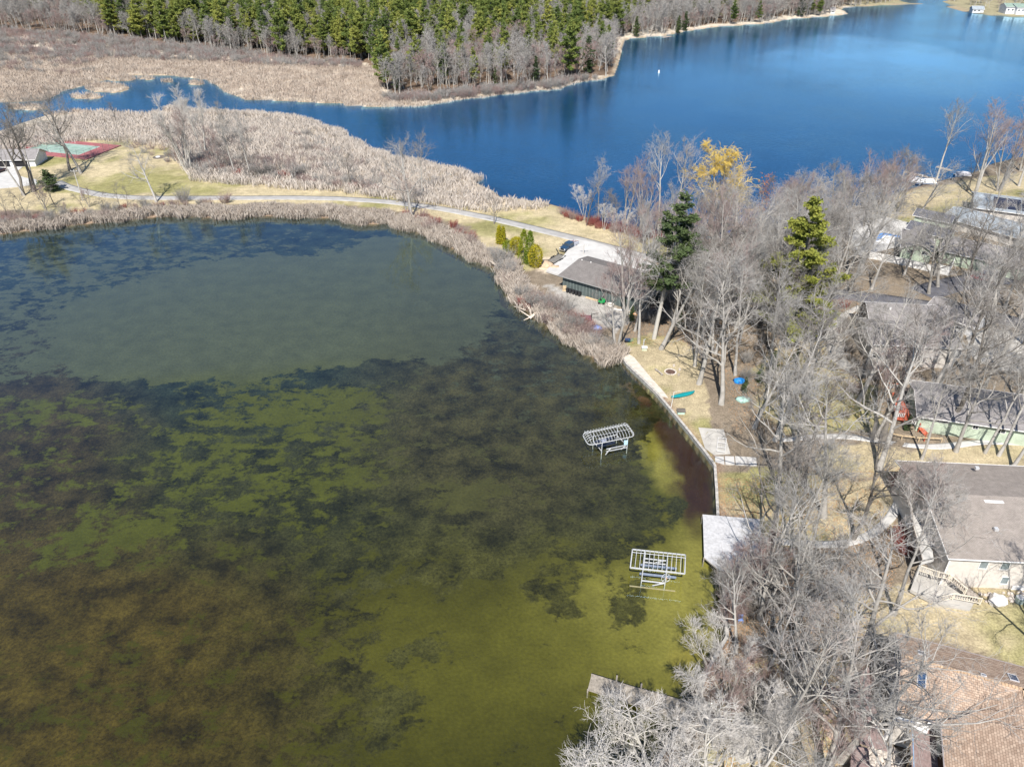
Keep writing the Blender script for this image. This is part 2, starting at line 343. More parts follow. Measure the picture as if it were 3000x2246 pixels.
# ================================================================ pond bottom
bx_ = np.arange(-190, 46, .75); by_ = np.arange(36, 276, .75)
BX, BY = np.meshgrid(bx_, by_); qx, qy = BX.ravel(), BY.ravel()
sx_ = qx+fbm(qx, qy, .22, 31)*2.4+fbm(qx, qy, .9, 32, 2)*.8; sy_ = qy+fbm(qx, qy, .22, 33)*2.4+fbm(qx, qy, .9, 34, 2)*.8
u, v = proj(sx_, sy_, -1.0)
weed_dk, weed_br, olive, lime, silt, yellow, purple = (.034,.034,.012), (.058,.034,.006), (.060,.055,.006), (.088,.092,.012), (.088,.096,.056), (.27,.235,.058), (.045,.020,.014)
BC = np.zeros((len(qx), 4), np.float32); WC = np.zeros((len(qx), 4), np.float32)
def bl(cx, cy, rx, ry, rot=0, soft=.35):
    c, s = math.cos(R(rot)), math.sin(R(rot)); du, dv = u-cx, v-cy; a = (du*c+dv*s)/rx; b = (-du*s+dv*c)/ry
    return sst(1+soft, 1-soft, np.sqrt(a*a+b*b))
def mixin(A, m, c, a=1.0):
    m = (np.clip(m, 0, 1)*a)[:, None]; A[:, :3] = A[:, :3]*(1-m)+np.array(c)*m
def bp_(m, c, a=1.0): mixin(BC, m, c, a)
def cov(m, val, a=1.0): m = np.clip(m, 0, 1)*a; WC[:, 3] = WC[:, 3]*(1-m)+val*m
n1, n2, n3 = fbm(qx, qy, .30, 41, 5), fbm(qx, qy, .12, 42, 4), fbm(qx, qy, .75, 43, 4)
# sediment colour
BC[:, :3] = silt; bp_(sst(1050, 1180, v+.05*(u-600)), lime); bp_(sst(1420, 1800, v+.12*(u-600)), olive)
bp_(bl(1500, 1300, 420, 330, 0, .5), (.075,.070,.022)); bp_(bl(1650, 1080, 320, 140, 0, .6), (.065,.078,.05))
bp_(bl(1900, 1850, 330, 250, 0, .6), (.165,.150,.026), .85); bp_(bl(2060, 1760, 120, 230, 0, .5), yellow, .95); bp_(bl(1850, 1760, 190, 90, 0, .6), yellow, .5); bp_(bl(1880, 1960, 260, 150, 0, .7), yellow, .35); bp_(bl(2090, 1980, 90, 130, 0, .5), (.28,.23,.05), .9)
bp_(bl(1350, 1950, 420, 200, 0, .6), (.105,.095,.014), .8)
bp_(bl(1985, 1350, 75, 110, -30, .35), yellow); bp_(bl(1895, 1290, 60, 60, 0, .7), yellow, .6)
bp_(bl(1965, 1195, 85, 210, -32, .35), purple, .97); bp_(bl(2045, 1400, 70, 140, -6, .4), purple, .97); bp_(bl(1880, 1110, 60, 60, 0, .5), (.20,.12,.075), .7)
bp_(bl(1535, 880, 45, 22)*sst(-.4, .1, n3), (.24,.20,.06), .8); bp_(bl(1560, 960, 40, 14)*sst(-.4, .1, n3), (.22,.19,.08), .6); bp_(bl(1790, 1080, 32, 26), (.32,.26,.09), .95)
# weed colour and how much of the bed it covers
WC[:, :3] = (.022,.030,.022); mixin(WC, sst(1050, 1400, v), weed_dk); mixin(WC, bl(1500, 1250, 450, 320, 0, .5), (.048,.042,.017)); mixin(WC, sst(1450, 1800, v+.2*(600-u))*sst(1400, 400, u), (.058,.041,.008)); mixin(WC, bl(100, 1300, 260, 320, 0, .6), (.05,.035,.014), .8); mixin(WC, sst(1500, 1700, v)*sst(900, 1300, u), (.060,.055,.014))
WC[:, 3] = .60; cov(sst(760, 700, v), .62); cov(bl(330, 820, 420, 130, -8, .5), .52); cov(bl(80, 1000, 280, 160, 0, .5), .50)
cov(bl(800, 930, 600, 165, -6, .22), .0); cov(bl(1180, 830, 200, 120, 0, .3), .05); bp_(bl(1420, 960, 260, 240, 0, .8), (.075,.080,.05), .8); cov(bl(1270, 930, 150, 130, 0, .5), .2)
cov(bl(500, 1190, 560, 60, 5, .5), .74); cov(bl(1050, 1120, 420, 40, -5, .5), .66)
cov(bl(810, 1310, 330, 200, 15, .4), .525); cov(bl(980, 1190, 170, 60, 0, .4), .47); cov(bl(430, 1520, 330, 110, -24, .4), .54); cov(bl(290, 1600, 190, 65, -10, .4), .44); cov(bl(200, 1200, 200, 60, 0, .5), .52)
cov(bl(1520, 1300, 370, 330, 0, .35), .62); cov(bl(1370, 1450, 120, 45, 0, .4), .42); cov(bl(1250, 1580, 300, 70, 0, .5), .60)
cov(sst(1550, 1750, v)*sst(1300, 600, u), .60); cov(bl(150, 1750, 500, 120, 0, .5), .66); cov(sst(1570, 1760, v)*sst(800, 1300, u), .40)
for cx, cy, rx, ry in ((1870,1740,60,50),(1840,1790,60,40),(1330,1650,130,60),(1640,1730,60,40),(1100,2080,180,90),(780,2060,120,90),(1230,1900,90,40),(1700,1560,160,50)): cov(bl(cx, cy, rx, ry, 10, .6), .60)
cov(bl(2040, 1800, 130, 260, 0, .4), .26); cov(bl(1980, 1350, 80, 110, -30, .4), .28); cov(bl(1985, 1230, 60, 190, -32, .4), .3); cov(bl(2060, 1430, 45, 110, 0, .4), .3)
cov(sst(2.5, .3, -dwater(qx, qy))*(qx < 30), .75)
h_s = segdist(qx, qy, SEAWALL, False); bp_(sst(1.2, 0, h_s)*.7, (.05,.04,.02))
BC[:, 3] = 1
keep = inside(qx, qy, POND) | (segdist(qx, qy, POND) < 3)
ii = np.arange(len(qx)).reshape(BX.shape); F = np.stack([ii[:-1,:-1].ravel(), ii[:-1,1:].ravel(), ii[1:,1:].ravel(), ii[1:,:-1].ravel()], 1)
F = F[keep[F].any(1)]
wl = ((qx > 20) & (h_s < 6) & (dwater(qx, qy) > .5)); F = F[~wl[F].any(1)]
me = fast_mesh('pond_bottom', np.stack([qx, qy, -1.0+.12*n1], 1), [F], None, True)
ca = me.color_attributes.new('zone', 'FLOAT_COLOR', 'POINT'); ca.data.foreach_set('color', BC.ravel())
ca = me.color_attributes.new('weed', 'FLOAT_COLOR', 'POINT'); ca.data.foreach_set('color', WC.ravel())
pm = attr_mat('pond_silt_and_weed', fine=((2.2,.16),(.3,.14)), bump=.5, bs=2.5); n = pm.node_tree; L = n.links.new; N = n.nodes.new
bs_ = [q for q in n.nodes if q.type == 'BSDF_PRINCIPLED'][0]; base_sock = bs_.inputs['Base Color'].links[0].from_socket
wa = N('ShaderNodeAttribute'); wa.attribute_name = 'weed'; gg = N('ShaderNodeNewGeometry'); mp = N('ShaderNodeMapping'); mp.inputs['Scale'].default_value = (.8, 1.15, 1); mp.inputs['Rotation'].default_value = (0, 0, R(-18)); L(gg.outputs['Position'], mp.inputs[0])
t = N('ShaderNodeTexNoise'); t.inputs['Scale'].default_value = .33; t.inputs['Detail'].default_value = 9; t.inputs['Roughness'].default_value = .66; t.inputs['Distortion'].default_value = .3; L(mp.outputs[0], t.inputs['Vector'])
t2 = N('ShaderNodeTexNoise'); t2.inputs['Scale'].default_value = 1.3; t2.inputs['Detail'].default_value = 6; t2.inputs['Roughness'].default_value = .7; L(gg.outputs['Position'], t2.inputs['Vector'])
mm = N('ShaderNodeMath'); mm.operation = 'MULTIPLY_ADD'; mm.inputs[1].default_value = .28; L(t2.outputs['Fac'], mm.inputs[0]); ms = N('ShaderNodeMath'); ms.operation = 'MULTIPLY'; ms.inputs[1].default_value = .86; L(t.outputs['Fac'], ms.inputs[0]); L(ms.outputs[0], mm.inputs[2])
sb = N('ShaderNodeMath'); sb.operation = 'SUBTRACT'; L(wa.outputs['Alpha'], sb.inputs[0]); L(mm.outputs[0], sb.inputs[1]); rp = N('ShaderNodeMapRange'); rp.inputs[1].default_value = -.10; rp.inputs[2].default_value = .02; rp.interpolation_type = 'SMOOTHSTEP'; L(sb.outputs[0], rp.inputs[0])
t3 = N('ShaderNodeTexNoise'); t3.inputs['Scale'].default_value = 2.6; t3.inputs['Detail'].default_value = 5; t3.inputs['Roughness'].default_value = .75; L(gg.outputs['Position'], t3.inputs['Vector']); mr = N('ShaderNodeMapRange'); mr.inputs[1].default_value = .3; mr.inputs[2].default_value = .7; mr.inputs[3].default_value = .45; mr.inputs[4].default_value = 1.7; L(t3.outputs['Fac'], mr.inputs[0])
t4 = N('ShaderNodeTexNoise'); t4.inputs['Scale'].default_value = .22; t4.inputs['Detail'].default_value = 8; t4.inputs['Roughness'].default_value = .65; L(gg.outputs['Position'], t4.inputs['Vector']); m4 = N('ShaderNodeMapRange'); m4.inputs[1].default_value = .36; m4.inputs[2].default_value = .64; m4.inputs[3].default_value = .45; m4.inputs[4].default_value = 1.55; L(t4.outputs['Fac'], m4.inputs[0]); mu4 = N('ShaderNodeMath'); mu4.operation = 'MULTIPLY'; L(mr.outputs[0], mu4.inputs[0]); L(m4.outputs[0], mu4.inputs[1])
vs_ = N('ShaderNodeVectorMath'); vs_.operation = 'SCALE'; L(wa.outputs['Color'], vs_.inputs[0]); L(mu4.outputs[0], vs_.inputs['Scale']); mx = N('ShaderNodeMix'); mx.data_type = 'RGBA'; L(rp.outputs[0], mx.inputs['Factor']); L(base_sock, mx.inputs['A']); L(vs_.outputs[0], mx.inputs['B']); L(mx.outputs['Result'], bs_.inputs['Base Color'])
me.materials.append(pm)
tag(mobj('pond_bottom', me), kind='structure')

# ================================================================ water
def water_mat(name, ior, rough, b_scale, b_str, tint, sheen_gain=None, stretch=(1,1,1), gloss=(.6,.8,1), bd=.06, boost=1):
    m = bpy.data.materials.new(name); m.use_nodes = True; n = m.node_tree; n.nodes.clear(); L = n.links.new
    out = n.nodes.new('ShaderNodeOutputMaterial'); mx = n.nodes.new('ShaderNodeMixShader'); L(mx.outputs[0], out.inputs[0])
    tr = n.nodes.new('ShaderNodeBsdfTransparent'); tr.inputs[0].default_value = (*tint, 1); gl = n.nodes.new('ShaderNodeBsdfGlossy'); gl.inputs['Roughness'].default_value = rough
    gl.inputs['Color'].default_value = (*gloss, 1)
    fr = n.nodes.new('ShaderNodeFresnel')
    g = n.nodes.new('ShaderNodeNewGeometry'); sw_ = n.nodes.new('ShaderNodeMapRange'); sw_.inputs[3].default_value = ior; sw_.inputs[4].default_value = 1/ior; L(g.outputs['Backfacing'], sw_.inputs[0]); L(sw_.outputs[0], fr.inputs[0])   # thin sheet: same reflectance from both sides
    mp = n.nodes.new('ShaderNodeMapping'); mp.inputs['Scale'].default_value = stretch; mp.inputs['Rotation'].default_value = (0,0,R(14)); L(g.outputs['Position'], mp.inputs[0])
    t = n.nodes.new('ShaderNodeTexNoise'); t.inputs['Scale'].default_value = b_scale; t.inputs['Detail'].default_value = 3; L(mp.outputs[0], t.inputs['Vector'])
    t0 = n.nodes.new('ShaderNodeTexNoise'); t0.inputs['Scale'].default_value = .018; t0.inputs['Detail'].default_value = 3; L(g.outputs['Position'], t0.inputs['Vector'])
    mr = n.nodes.new('ShaderNodeMapRange'); mr.inputs[1].default_value = .35; mr.inputs[2].default_value = .65; mr.inputs[3].default_value = b_str*.6; mr.inputs[4].default_value = b_str*1.3; L(t0.outputs['Fac'], mr.inputs[0])
    bp = n.nodes.new('ShaderNodeBump'); bp.inputs['Distance'].default_value = bd; L(mr.outputs[0], bp.inputs['Strength']); L(t.outputs['Fac'], bp.inputs['Height'])
    L(bp.outputs[0], gl.inputs['Normal']); L(bp.outputs[0], fr.inputs['Normal'])
    fac = fr.outputs[0]
    if sheen_gain:   # painted pale sheen: a placed mask raises the sky reflection in chosen patches
        a = n.nodes.new('ShaderNodeAttribute'); a.attribute_name = 'sheen_mask'; ma = n.nodes.new('ShaderNodeMath'); ma.operation = 'MULTIPLY_ADD'; ma.inputs[1].default_value = sheen_gain; ma.inputs[2].default_value = 1.0
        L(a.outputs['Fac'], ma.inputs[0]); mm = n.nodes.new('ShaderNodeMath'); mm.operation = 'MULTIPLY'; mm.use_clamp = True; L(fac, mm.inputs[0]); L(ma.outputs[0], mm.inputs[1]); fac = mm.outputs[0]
    if boost != 1:   # reflection scaled up past Fresnel so the water shows more blue sky
        mb_ = n.nodes.new('ShaderNodeMath'); mb_.operation = 'MULTIPLY'; mb_.use_clamp = True; mb_.inputs[1].default_value = boost; L(fac, mb_.inputs[0]); fac = mb_.outputs[0]
    L(fac, mx.inputs[0]); L(tr.outputs[0], mx.inputs[1]); L(gl.outputs[0], mx.inputs[2])
    return m
def water_sheet(name, poly, step, m, sheen_mask=None):
    xs = [p[0] for p in poly]; ys = [p[1] for p in poly]
    X, Y = np.meshgrid(np.arange(min(xs)-step, max(xs)+2*step, step), np.arange(min(ys)-step, max(ys)+2*step, step)); x, y = X.ravel(), Y.ravel()
    ins = inside(x, y, poly) | (segdist(x, y, poly) < step*1.5+3)
    ii = np.arange(len(x)).reshape(X.shape); F = np.stack([ii[:-1,:-1].ravel(), ii[:-1,1:].ravel(), ii[1:,1:].ravel(), ii[1:,:-1].ravel()], 1); F = F[ins[F].any(1)]
    used = np.unique(F); rm = -np.ones(len(x), int); rm[used] = np.arange(len(used))
    me = fast_mesh(name, np.stack([x[used], y[used], np.zeros(len(used))], 1), [rm[F]], m)
    if sheen_mask is not None:
        a = me.attributes.new('sheen_mask', 'FLOAT', 'POINT'); a.data.foreach_set('value', sheen_mask(x[used], y[used]).astype(np.float32))
    return tag(mobj(name, me), kind='structure')
water_sheet('pond_water', POND, 6, water_mat('pond_water', 1.33, .03, 2.2, .12, (.84,.87,.78), gloss=(.50,.75,1), boost=2.3))
def sheen_mask(x, y):
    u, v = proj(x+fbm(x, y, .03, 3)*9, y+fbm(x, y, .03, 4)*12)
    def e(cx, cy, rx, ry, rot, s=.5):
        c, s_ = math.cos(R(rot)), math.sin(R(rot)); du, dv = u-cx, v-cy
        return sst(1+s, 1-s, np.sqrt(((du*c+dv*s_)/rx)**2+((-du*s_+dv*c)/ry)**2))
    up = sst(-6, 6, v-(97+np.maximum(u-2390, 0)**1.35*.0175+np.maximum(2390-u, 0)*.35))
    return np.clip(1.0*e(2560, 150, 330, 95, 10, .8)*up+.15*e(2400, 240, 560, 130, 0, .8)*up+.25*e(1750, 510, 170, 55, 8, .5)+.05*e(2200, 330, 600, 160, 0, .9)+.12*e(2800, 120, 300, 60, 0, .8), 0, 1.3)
water_sheet('lake_water', LAKE, 8, water_mat('lake_water', 1.5, .06, 1.1, .9, (.5,.78,.95), sheen_gain=.6, stretch=(.6,1.5,1), gloss=(.53,.81,1), bd=.085, boost=1.45), sheen_mask)
# ================================================================ plants
class Strands:
    def __init__(s): s.g = {}
    def add(s, pts, rad, n): s.g.setdefault((len(pts), n), []).append((pts, rad))
    def mesh(s, name, m):
        V = []; F = []; base = 0
        for (k, n), lst in s.g.items():
            A = np.array([a for a, _ in lst], float); Rr = np.array([r for _, r in lst], float)
            T = np.empty_like(A); T[:, 1:-1] = A[:, 2:]-A[:, :-2]; T[:, 0] = A[:, 1]-A[:, 0]; T[:, -1] = A[:, -1]-A[:, -2]
            T /= np.linalg.norm(T, axis=2, keepdims=True)+1e-9
            ref = np.where(np.abs(T[:, :, 2:3]) > .9, np.array([1., 0, 0]), np.array([0, 0, 1.])); a = np.cross(T, ref); a /= np.linalg.norm(a, axis=2, keepdims=True)+1e-9; b = np.cross(T, a)
            ph = np.arange(n)*2*math.pi/n
            v = A[:, :, None, :]+Rr[:, :, None, None]*(a[:, :, None, :]*np.cos(ph)[None, None, :, None]+b[:, :, None, :]*np.sin(ph)[None, None, :, None])
            N = len(lst); V.append(v.reshape(-1, 3)); o = base+np.arange(N)[:, None, None]*k*n; i = np.arange(k-1)[None, :, None]*n; j = np.arange(n)[None, None, :]; j2 = (j+1) % n
            F.append(np.stack([o+i+j, o+i+j2, o+i+n+j2, o+i+n+j], -1).reshape(-1, 4)); base += N*k*n
        return fast_mesh(name, np.concatenate(V), F, m, True)
def unit(v_): return v_/(np.linalg.norm(v_)+1e-9)
def grow(p, d, L_, r0, r1, k, wig, up, rn):
    pts = [p]; seg = L_/(k-1); d = unit(d)
    for i in range(k-1):
        d = unit(d+rn.normal(0, wig, 3)+np.array([0, 0, up])); p = p+d*seg; pts.append(p)
    return pts, list(np.linspace(r0, r1, k)), d
def at(pts, t):
    f = t*(len(pts)-1); i = min(int(f), len(pts)-2); q = f-i
    return pts[i]*(1-q)+pts[i+1]*q, unit(pts[i+1]-pts[i])
def side(d, ang, rn):
    a = unit(np.cross(d, unit(rn.normal(0, 1, 3)))); return unit(d*math.cos(ang)+a*math.sin(ang))
def bare_tree(seed, H=18, r=.28, stems=1, limbs=11, spread=.9, lo=.3, upl=.08, br=7, tw=6, fine=4, wig=.13, lean=0, rt=.0115, droop=0.0, lb=.42):
    """woody skeleton: trunk and limbs in one mesh, twigs in another"""
    rn = np.random.default_rng(seed); W = Strands(); C = Strands(); TL = []
    for s in range(stems):
        d = np.array([rn.normal(0, .04)+lean, rn.normal(0, .04), 1.0]) if stems == 1 else np.array([math.cos(s*6.28/stems+seed)*.2, math.sin(s*6.28/stems+seed)*.2, 1.])
        hh = H*(1 if stems == 1 else rn.uniform(.8, 1)); p0 = np.array([0, 0, -.4]) if stems == 1 else np.array([math.cos(s*6.28/stems+seed)*r*.8, math.sin(s*6.28/stems+seed)*r*.8, -.4])
        tp, tr, _ = grow(p0, d, hh*.96, r, r*.12, 9, wig*.45, .06, rn); tr[0] = r*1.35; W.add(tp, tr, 7); TL.append((tp, tr, hh))
        nl = max(3, int(limbs/stems**.6)); B = []
        for i in range(nl):
            t = lo+(1-lo)*((i+rn.uniform(0, .8))/nl)**.9*.97; p, td = at(tp, t); rad = np.interp(t, np.linspace(0, 1, 9), tr)
            Ll = hh*lb*(1.15-.75*(t-lo)/(1-lo))*rn.uniform(.75, 1.2)
            lp, lr, _ = grow(p, side(td, spread*rn.uniform(.6, 1.15), rn), Ll, rad*.62, rad*.62*.18+.008, 6, wig, upl, rn); W.add(lp, lr, 5); B.append((lp, lr, Ll))
        B.append((tp[5:]+[tp[-1]+np.array([0, 0, .01])]*2, tr[5:]+[.01]*2, hh*.4))
        for lp, lr, Ll in B:
            for i in range(br):
                t = rn.uniform(.22, 1.0); p, td = at(lp, t); rad = max(.02, float(np.interp(t, np.linspace(0, 1, len(lr)), lr))*.6)
                L2 = Ll*rn.uniform(.28, .55)*(1.2-.5*t); bp2, br2, _ = grow(p, side(td, rn.uniform(.4, 1.1), rn), L2, rad, .014, 5, wig*1.2, upl-droop*.5, rn)
                (W if rad > .035 else C).add(bp2, br2, 4)
                for j in range(tw):
                    t = rn.uniform(.15, 1.0); p, td = at(bp2, t); L3 = max(.7, L2*rn.uniform(.3, .6)); q3, r3, _ = grow(p, side(td, rn.uniform(.4, 1.0), rn), L3, rt*1.15, rt*.7, 4, wig*1.3, upl*.8-droop, rn); C.add(q3, r3, 3)
                    for l in range(fine):
                        t = rn.uniform(.2, 1.0); p, td = at(q3, t); L4 = L3*rn.uniform(.3, .65); q4, r4, _ = grow(p, side(td, rn.uniform(.35, .9), rn), L4, rt*.8, rt*.4, 3, wig*1.3, upl*.6-droop*1.4, rn); C.add(q4, r4, 3)
    return W, C
bark = lambda n, *c: varied('bark_'+n, c, nscale=1.2)
B_GREY = bark('grey', (.24,.225,.20), (.38,.36,.33), (.50,.48,.45)); B_PALE = bark('pale', (.40,.375,.335), (.54,.52,.475)); B_DARK = bark('dark', (.13,.115,.10), (.22,.20,.175))
T_GREY = bark('twig_grey', (.20,.185,.165), (.31,.295,.275), (.42,.405,.385), (.36,.29,.25)); T_RED = bark('twig_red', (.30,.20,.18), (.35,.28,.26), (.36,.24,.22)); T_PALE = bark('twig_pale', (.50,.47,.43), (.60,.57,.54))
T_DARK = bark('twig_dark', (.17,.155,.14), (.25,.23,.21)); T_YEL = bark('twig_willow', (.62,.44,.10), (.72,.54,.16)); T_WINE = bark('twig_dogwood', (.24,.045,.045), (.34,.10,.09), (.30,.2,.17))
TREE_KINDS = {}
def tree_kind(key, name, wm, tm, **kw):
    W, C = bare_tree(**kw); TREE_KINDS[key] = (name, W.mesh('trunk_and_limbs', wm), C.mesh('crown_of_twigs', tm), kw.get('H', 18))
tree_kind('oakA', 'bare_tree', B_GREY, T_GREY, seed=1, H=18, r=.34, limbs=13, spread=1.0, lo=.3, wig=.17)
tree_kind('oakB', 'bare_tree', B_GREY, T_GREY, seed=2, H=17, r=.32, limbs=12, spread=1.1, lo=.26, wig=.2)
tree_kind('oakC', 'bare_tree', B_DARK, T_DARK, seed=3, H=18, r=.36, limbs=11, spread=.95, lo=.35, wig=.18, br=6)
tree_kind('maple', 'bare_tree', B_GREY, T_RED, seed=4, H=18, r=.27, stems=2, limbs=12, spread=.6, lo=.25, wig=.08, upl=.12)
tree_kind('mapleB', 'bare_tree', B_GREY, T_RED, seed=5, H=16, r=.22, stems=3, limbs=12, spread=.55, lo=.2, wig=.08, upl=.14)
tree_kind('tall', 'bare_tree', B_PALE, T_GREY, seed=6, H=22, r=.3, limbs=11, spread=.65, lo=.45, wig=.1, lb=.32)
tree_kind('tallB', 'bare_tree', B_GREY, T_GREY, seed=12, H=21, r=.26, limbs=12, spread=.75, lo=.4, wig=.13, lb=.34)
tree_kind('birch', 'bare_tree', B_PALE, T_PALE, seed=7, H=14, r=.14, stems=4, limbs=12, spread=.45, lo=.3, wig=.08, upl=.12, lb=.34)
tree_kind('white', 'bare_tree', B_PALE, T_PALE, seed=8, H=13, r=.24, limbs=14, spread=1.15, lo=.16, wig=.2, br=8, tw=6, rt=.0135)
tree_kind('willow', 'willow_tree', B_PALE, T_YEL, seed=9, H=13, r=.35, stems=2, limbs=14, spread=.95, lo=.2, wig=.13, upl=.06, droop=.16, br=8, tw=8, fine=4, rt=.022)
tree_kind('sparse', 'bare_tree', B_DARK, T_DARK, seed=10, H=9, r=.17, limbs=8, spread=.85, lo=.25, wig=.2, br=5, tw=4, fine=2)
tree_kind('farA', 'bare_tree', B_PALE, T_GREY, seed=13, H=17, r=.2, limbs=11, spread=.6, lo=.35, wig=.12, br=5, tw=5, fine=2, rt=.038, lb=.34)
tree_kind('farB', 'bare_tree', B_GREY, T_GREY, seed=14, H=15, r=.2, limbs=11, spread=.8, lo=.28, wig=.15, br=6, tw=5, fine=2, rt=.038)
tree_kind('farR', 'bare_tree', B_GREY, T_RED, seed=15, H=11, r=.14, stems=3, limbs=10, spread=.6, lo=.2, wig=.12, br=5, tw=5, fine=2, rt=.034)
def shrub_mesh(seed, n, h, sp, rt, side_n, lean=.35):
    rn = np.random.default_rng(seed); S = Strands()
    for i in range(n):
        a = rn.uniform(0, 6.28); rr = sp*math.sqrt(rn.uniform(0, 1)); p = np.array([rr*math.cos(a), rr*math.sin(a), -.1]); d = np.array([math.cos(a)*lean*rn.uniform(.2, 1.5), math.sin(a)*lean*rn.uniform(.2, 1.5), 1])
        L_ = h*rn.uniform(.6, 1.1); q, r_, _ = grow(p, d, L_, rt*1.4, rt*.6, 5, .12, .03, rn); S.add(q, r_, 3)
        for j in range(side_n):
            p2, td = at(q, rn.uniform(.25, 1)); q2, r2, _ = grow(p2, side(td, rn.uniform(.3, .8), rn), L_*rn.uniform(.15, .4), rt*.8, rt*.4, 3, .12, .05, rn); S.add(q2, r2, 3)
    return S
SH = {'red': shrub_mesh(21, 90, 2.2, 1.1, .016, 9).mesh('stems', T_WINE), 'grey': shrub_mesh(22, 60, 3.6, .8, .018, 16, .45).mesh('stems', T_GREY), 'pink': shrub_mesh(23, 70, 3.0, 1.0, .018, 12, .5).mesh('stems', T_RED),
      'far': shrub_mesh(24, 34, 4.2, 1.6, .045, 9, .5).mesh('stems', T_GREY), 'farred': shrub_mesh(25, 34, 3.4, 1.8, .045, 8, .5).mesh('stems', T_RED), 'dark': shrub_mesh(26, 60, 2.4, .8, .02, 12, .5).mesh('stems', T_DARK)}
def leaf_cloud(centers, per, size, rn, flat=.5, elong=2.2):
    """small pointed faces scattered round branch points"""
    C = np.repeat(np.asarray(centers), per, 0); n = len(C); c = C+rn.normal(0, 1, (n, 3))*size*np.array([.75, .75, .75*flat])
    d = rn.normal(0, 1, (n, 3)); d[:, 2] = np.abs(d[:, 2])*.6+.15; d /= np.linalg.norm(d, axis=1, keepdims=True); e = np.cross(d, rn.normal(0, 1, (n, 3))); e /= np.linalg.norm(e, axis=1, keepdims=True)
    s = (size*rn.uniform(.5, 1.1, n))[:, None]; V = np.stack([c-e*s/elong, c+d*s*1.2, c+e*s/elong, c-d*s*.5], 1).reshape(-1, 3); return V, np.arange(n*4).reshape(-1, 4)
def pine(seed, H, whorls, per, reach, lo, size, cl, mt, wm, r=.25, lean=.28):
    rn = np.random.default_rng(seed); S = Strands(); tp, tr, _ = grow(np.array([0, 0, -.4]), np.array([0, 0, 1.]), H, r, .03, 8, .015, .04, rn); S.add(tp, tr, 6); cen = []
    for i in range(whorls):
        t = lo+(1-lo)*(i/(whorls-1))**.95*.985; p, _ = at(tp, t); rel = (t-lo)/(1-lo)
        prof = (1-rel)**.75*(.55+.45*min(1, rel*5))+.06
        for j in range(per if rel < .85 else 3):
            if rn.uniform() < .12: continue
            a = rn.uniform(0, 6.28); L_ = reach*prof*rn.uniform(.6, 1.25); d = np.array([math.cos(a), math.sin(a), lean*rn.uniform(-.3, 1.2)+rel*.4]); q, r_, _ = grow(p, d, L_, .05*(1-rel)+.02, .012, 4, .08, .05, rn); S.add(q, r_, 3)
            for k in range(max(2, int(cl*L_/reach))): cen.append(at(q, rn.uniform(.3, 1.05) if L_ > 1 else rn.uniform(.1, 1))[0]+rn.normal(0, .22*size, 3))
    cen.append(tp[-1]); V, F = leaf_cloud(cen, 7, size, rn); return S.mesh('trunk', wm), fast_mesh('crown', V, [F], mt)
PN = varied('needles_pine', [(.06,.10,.04), (.15,.20,.055), (.28,.31,.08), (.42,.41,.10)], transl=.25, nscale=.12); PY = varied('needles_yellow', [(.17,.21,.045), (.30,.31,.065), (.42,.36,.09)], transl=.25, nscale=.5)
PD = varied('needles_dark', [(.045,.07,.035), (.085,.12,.05), (.13,.16,.06)], transl=.2, nscale=.3)
PINES = {k: pine(*a) for k, a in {'a': (31, 20, 15, 5, 4.2, .25, .46, 24, PN, B_DARK), 'b': (32, 22, 17, 4, 3.6, .3, .44, 22, PN, B_GREY, .25, .1), 'c': (33, 18, 13, 5, 4.6, .2, .48, 26, PN, B_DARK, .25, .4), 'y': (34, 13, 16, 6, 4.3, .12, .22, 100, PY, B_DARK), 'd': (35, 14, 14, 5, 2.8, .1, .5, 10, PD, B_DARK, .2), 'n': (36, 24, 17, 4, 4.3, .40, .30, 50, PD, B_PALE, .3)}.items()}
def place_tree(kind, loc, label, group=None, h=None, rz=None, sx=1.0, lean=None, name=None, cat=None):
    if kind in TREE_KINDS:
        nm, wm_, cm_, H = TREE_KINDS[kind]; cat = cat or ('willow' if kind == 'willow' else 'tree')
    else:
        wm_, cm_ = PINES[kind]; nm = 'pine_tree'; H = {'a':20,'b':22,'c':18,'y':13,'d':14,'n':24}[kind]; cat = cat or 'pine'
    o = thing(name or nm, loc, label, cat, group, random.uniform(0, 6.28) if rz is None else rz); s = (h or H)/H; o.scale = (s*sx, s*sx, s)
    if lean: o.rotation_euler = (lean[1], lean[0], o.rotation_euler.z); o.rotation_mode = 'ZYX'
    mobj('trunk', wm_, o); mobj('crown', cm_, o); return o
def place_shrub(kind, loc, label, group=None, sc=1.0, name='shrub', cat='shrub'):
    o = thing(name, loc, label, cat, group, random.uniform(0, 6.28)); o.scale = (sc*random.uniform(.9, 1.15),)*2+(sc,); mobj('stems', SH[kind], o); return o
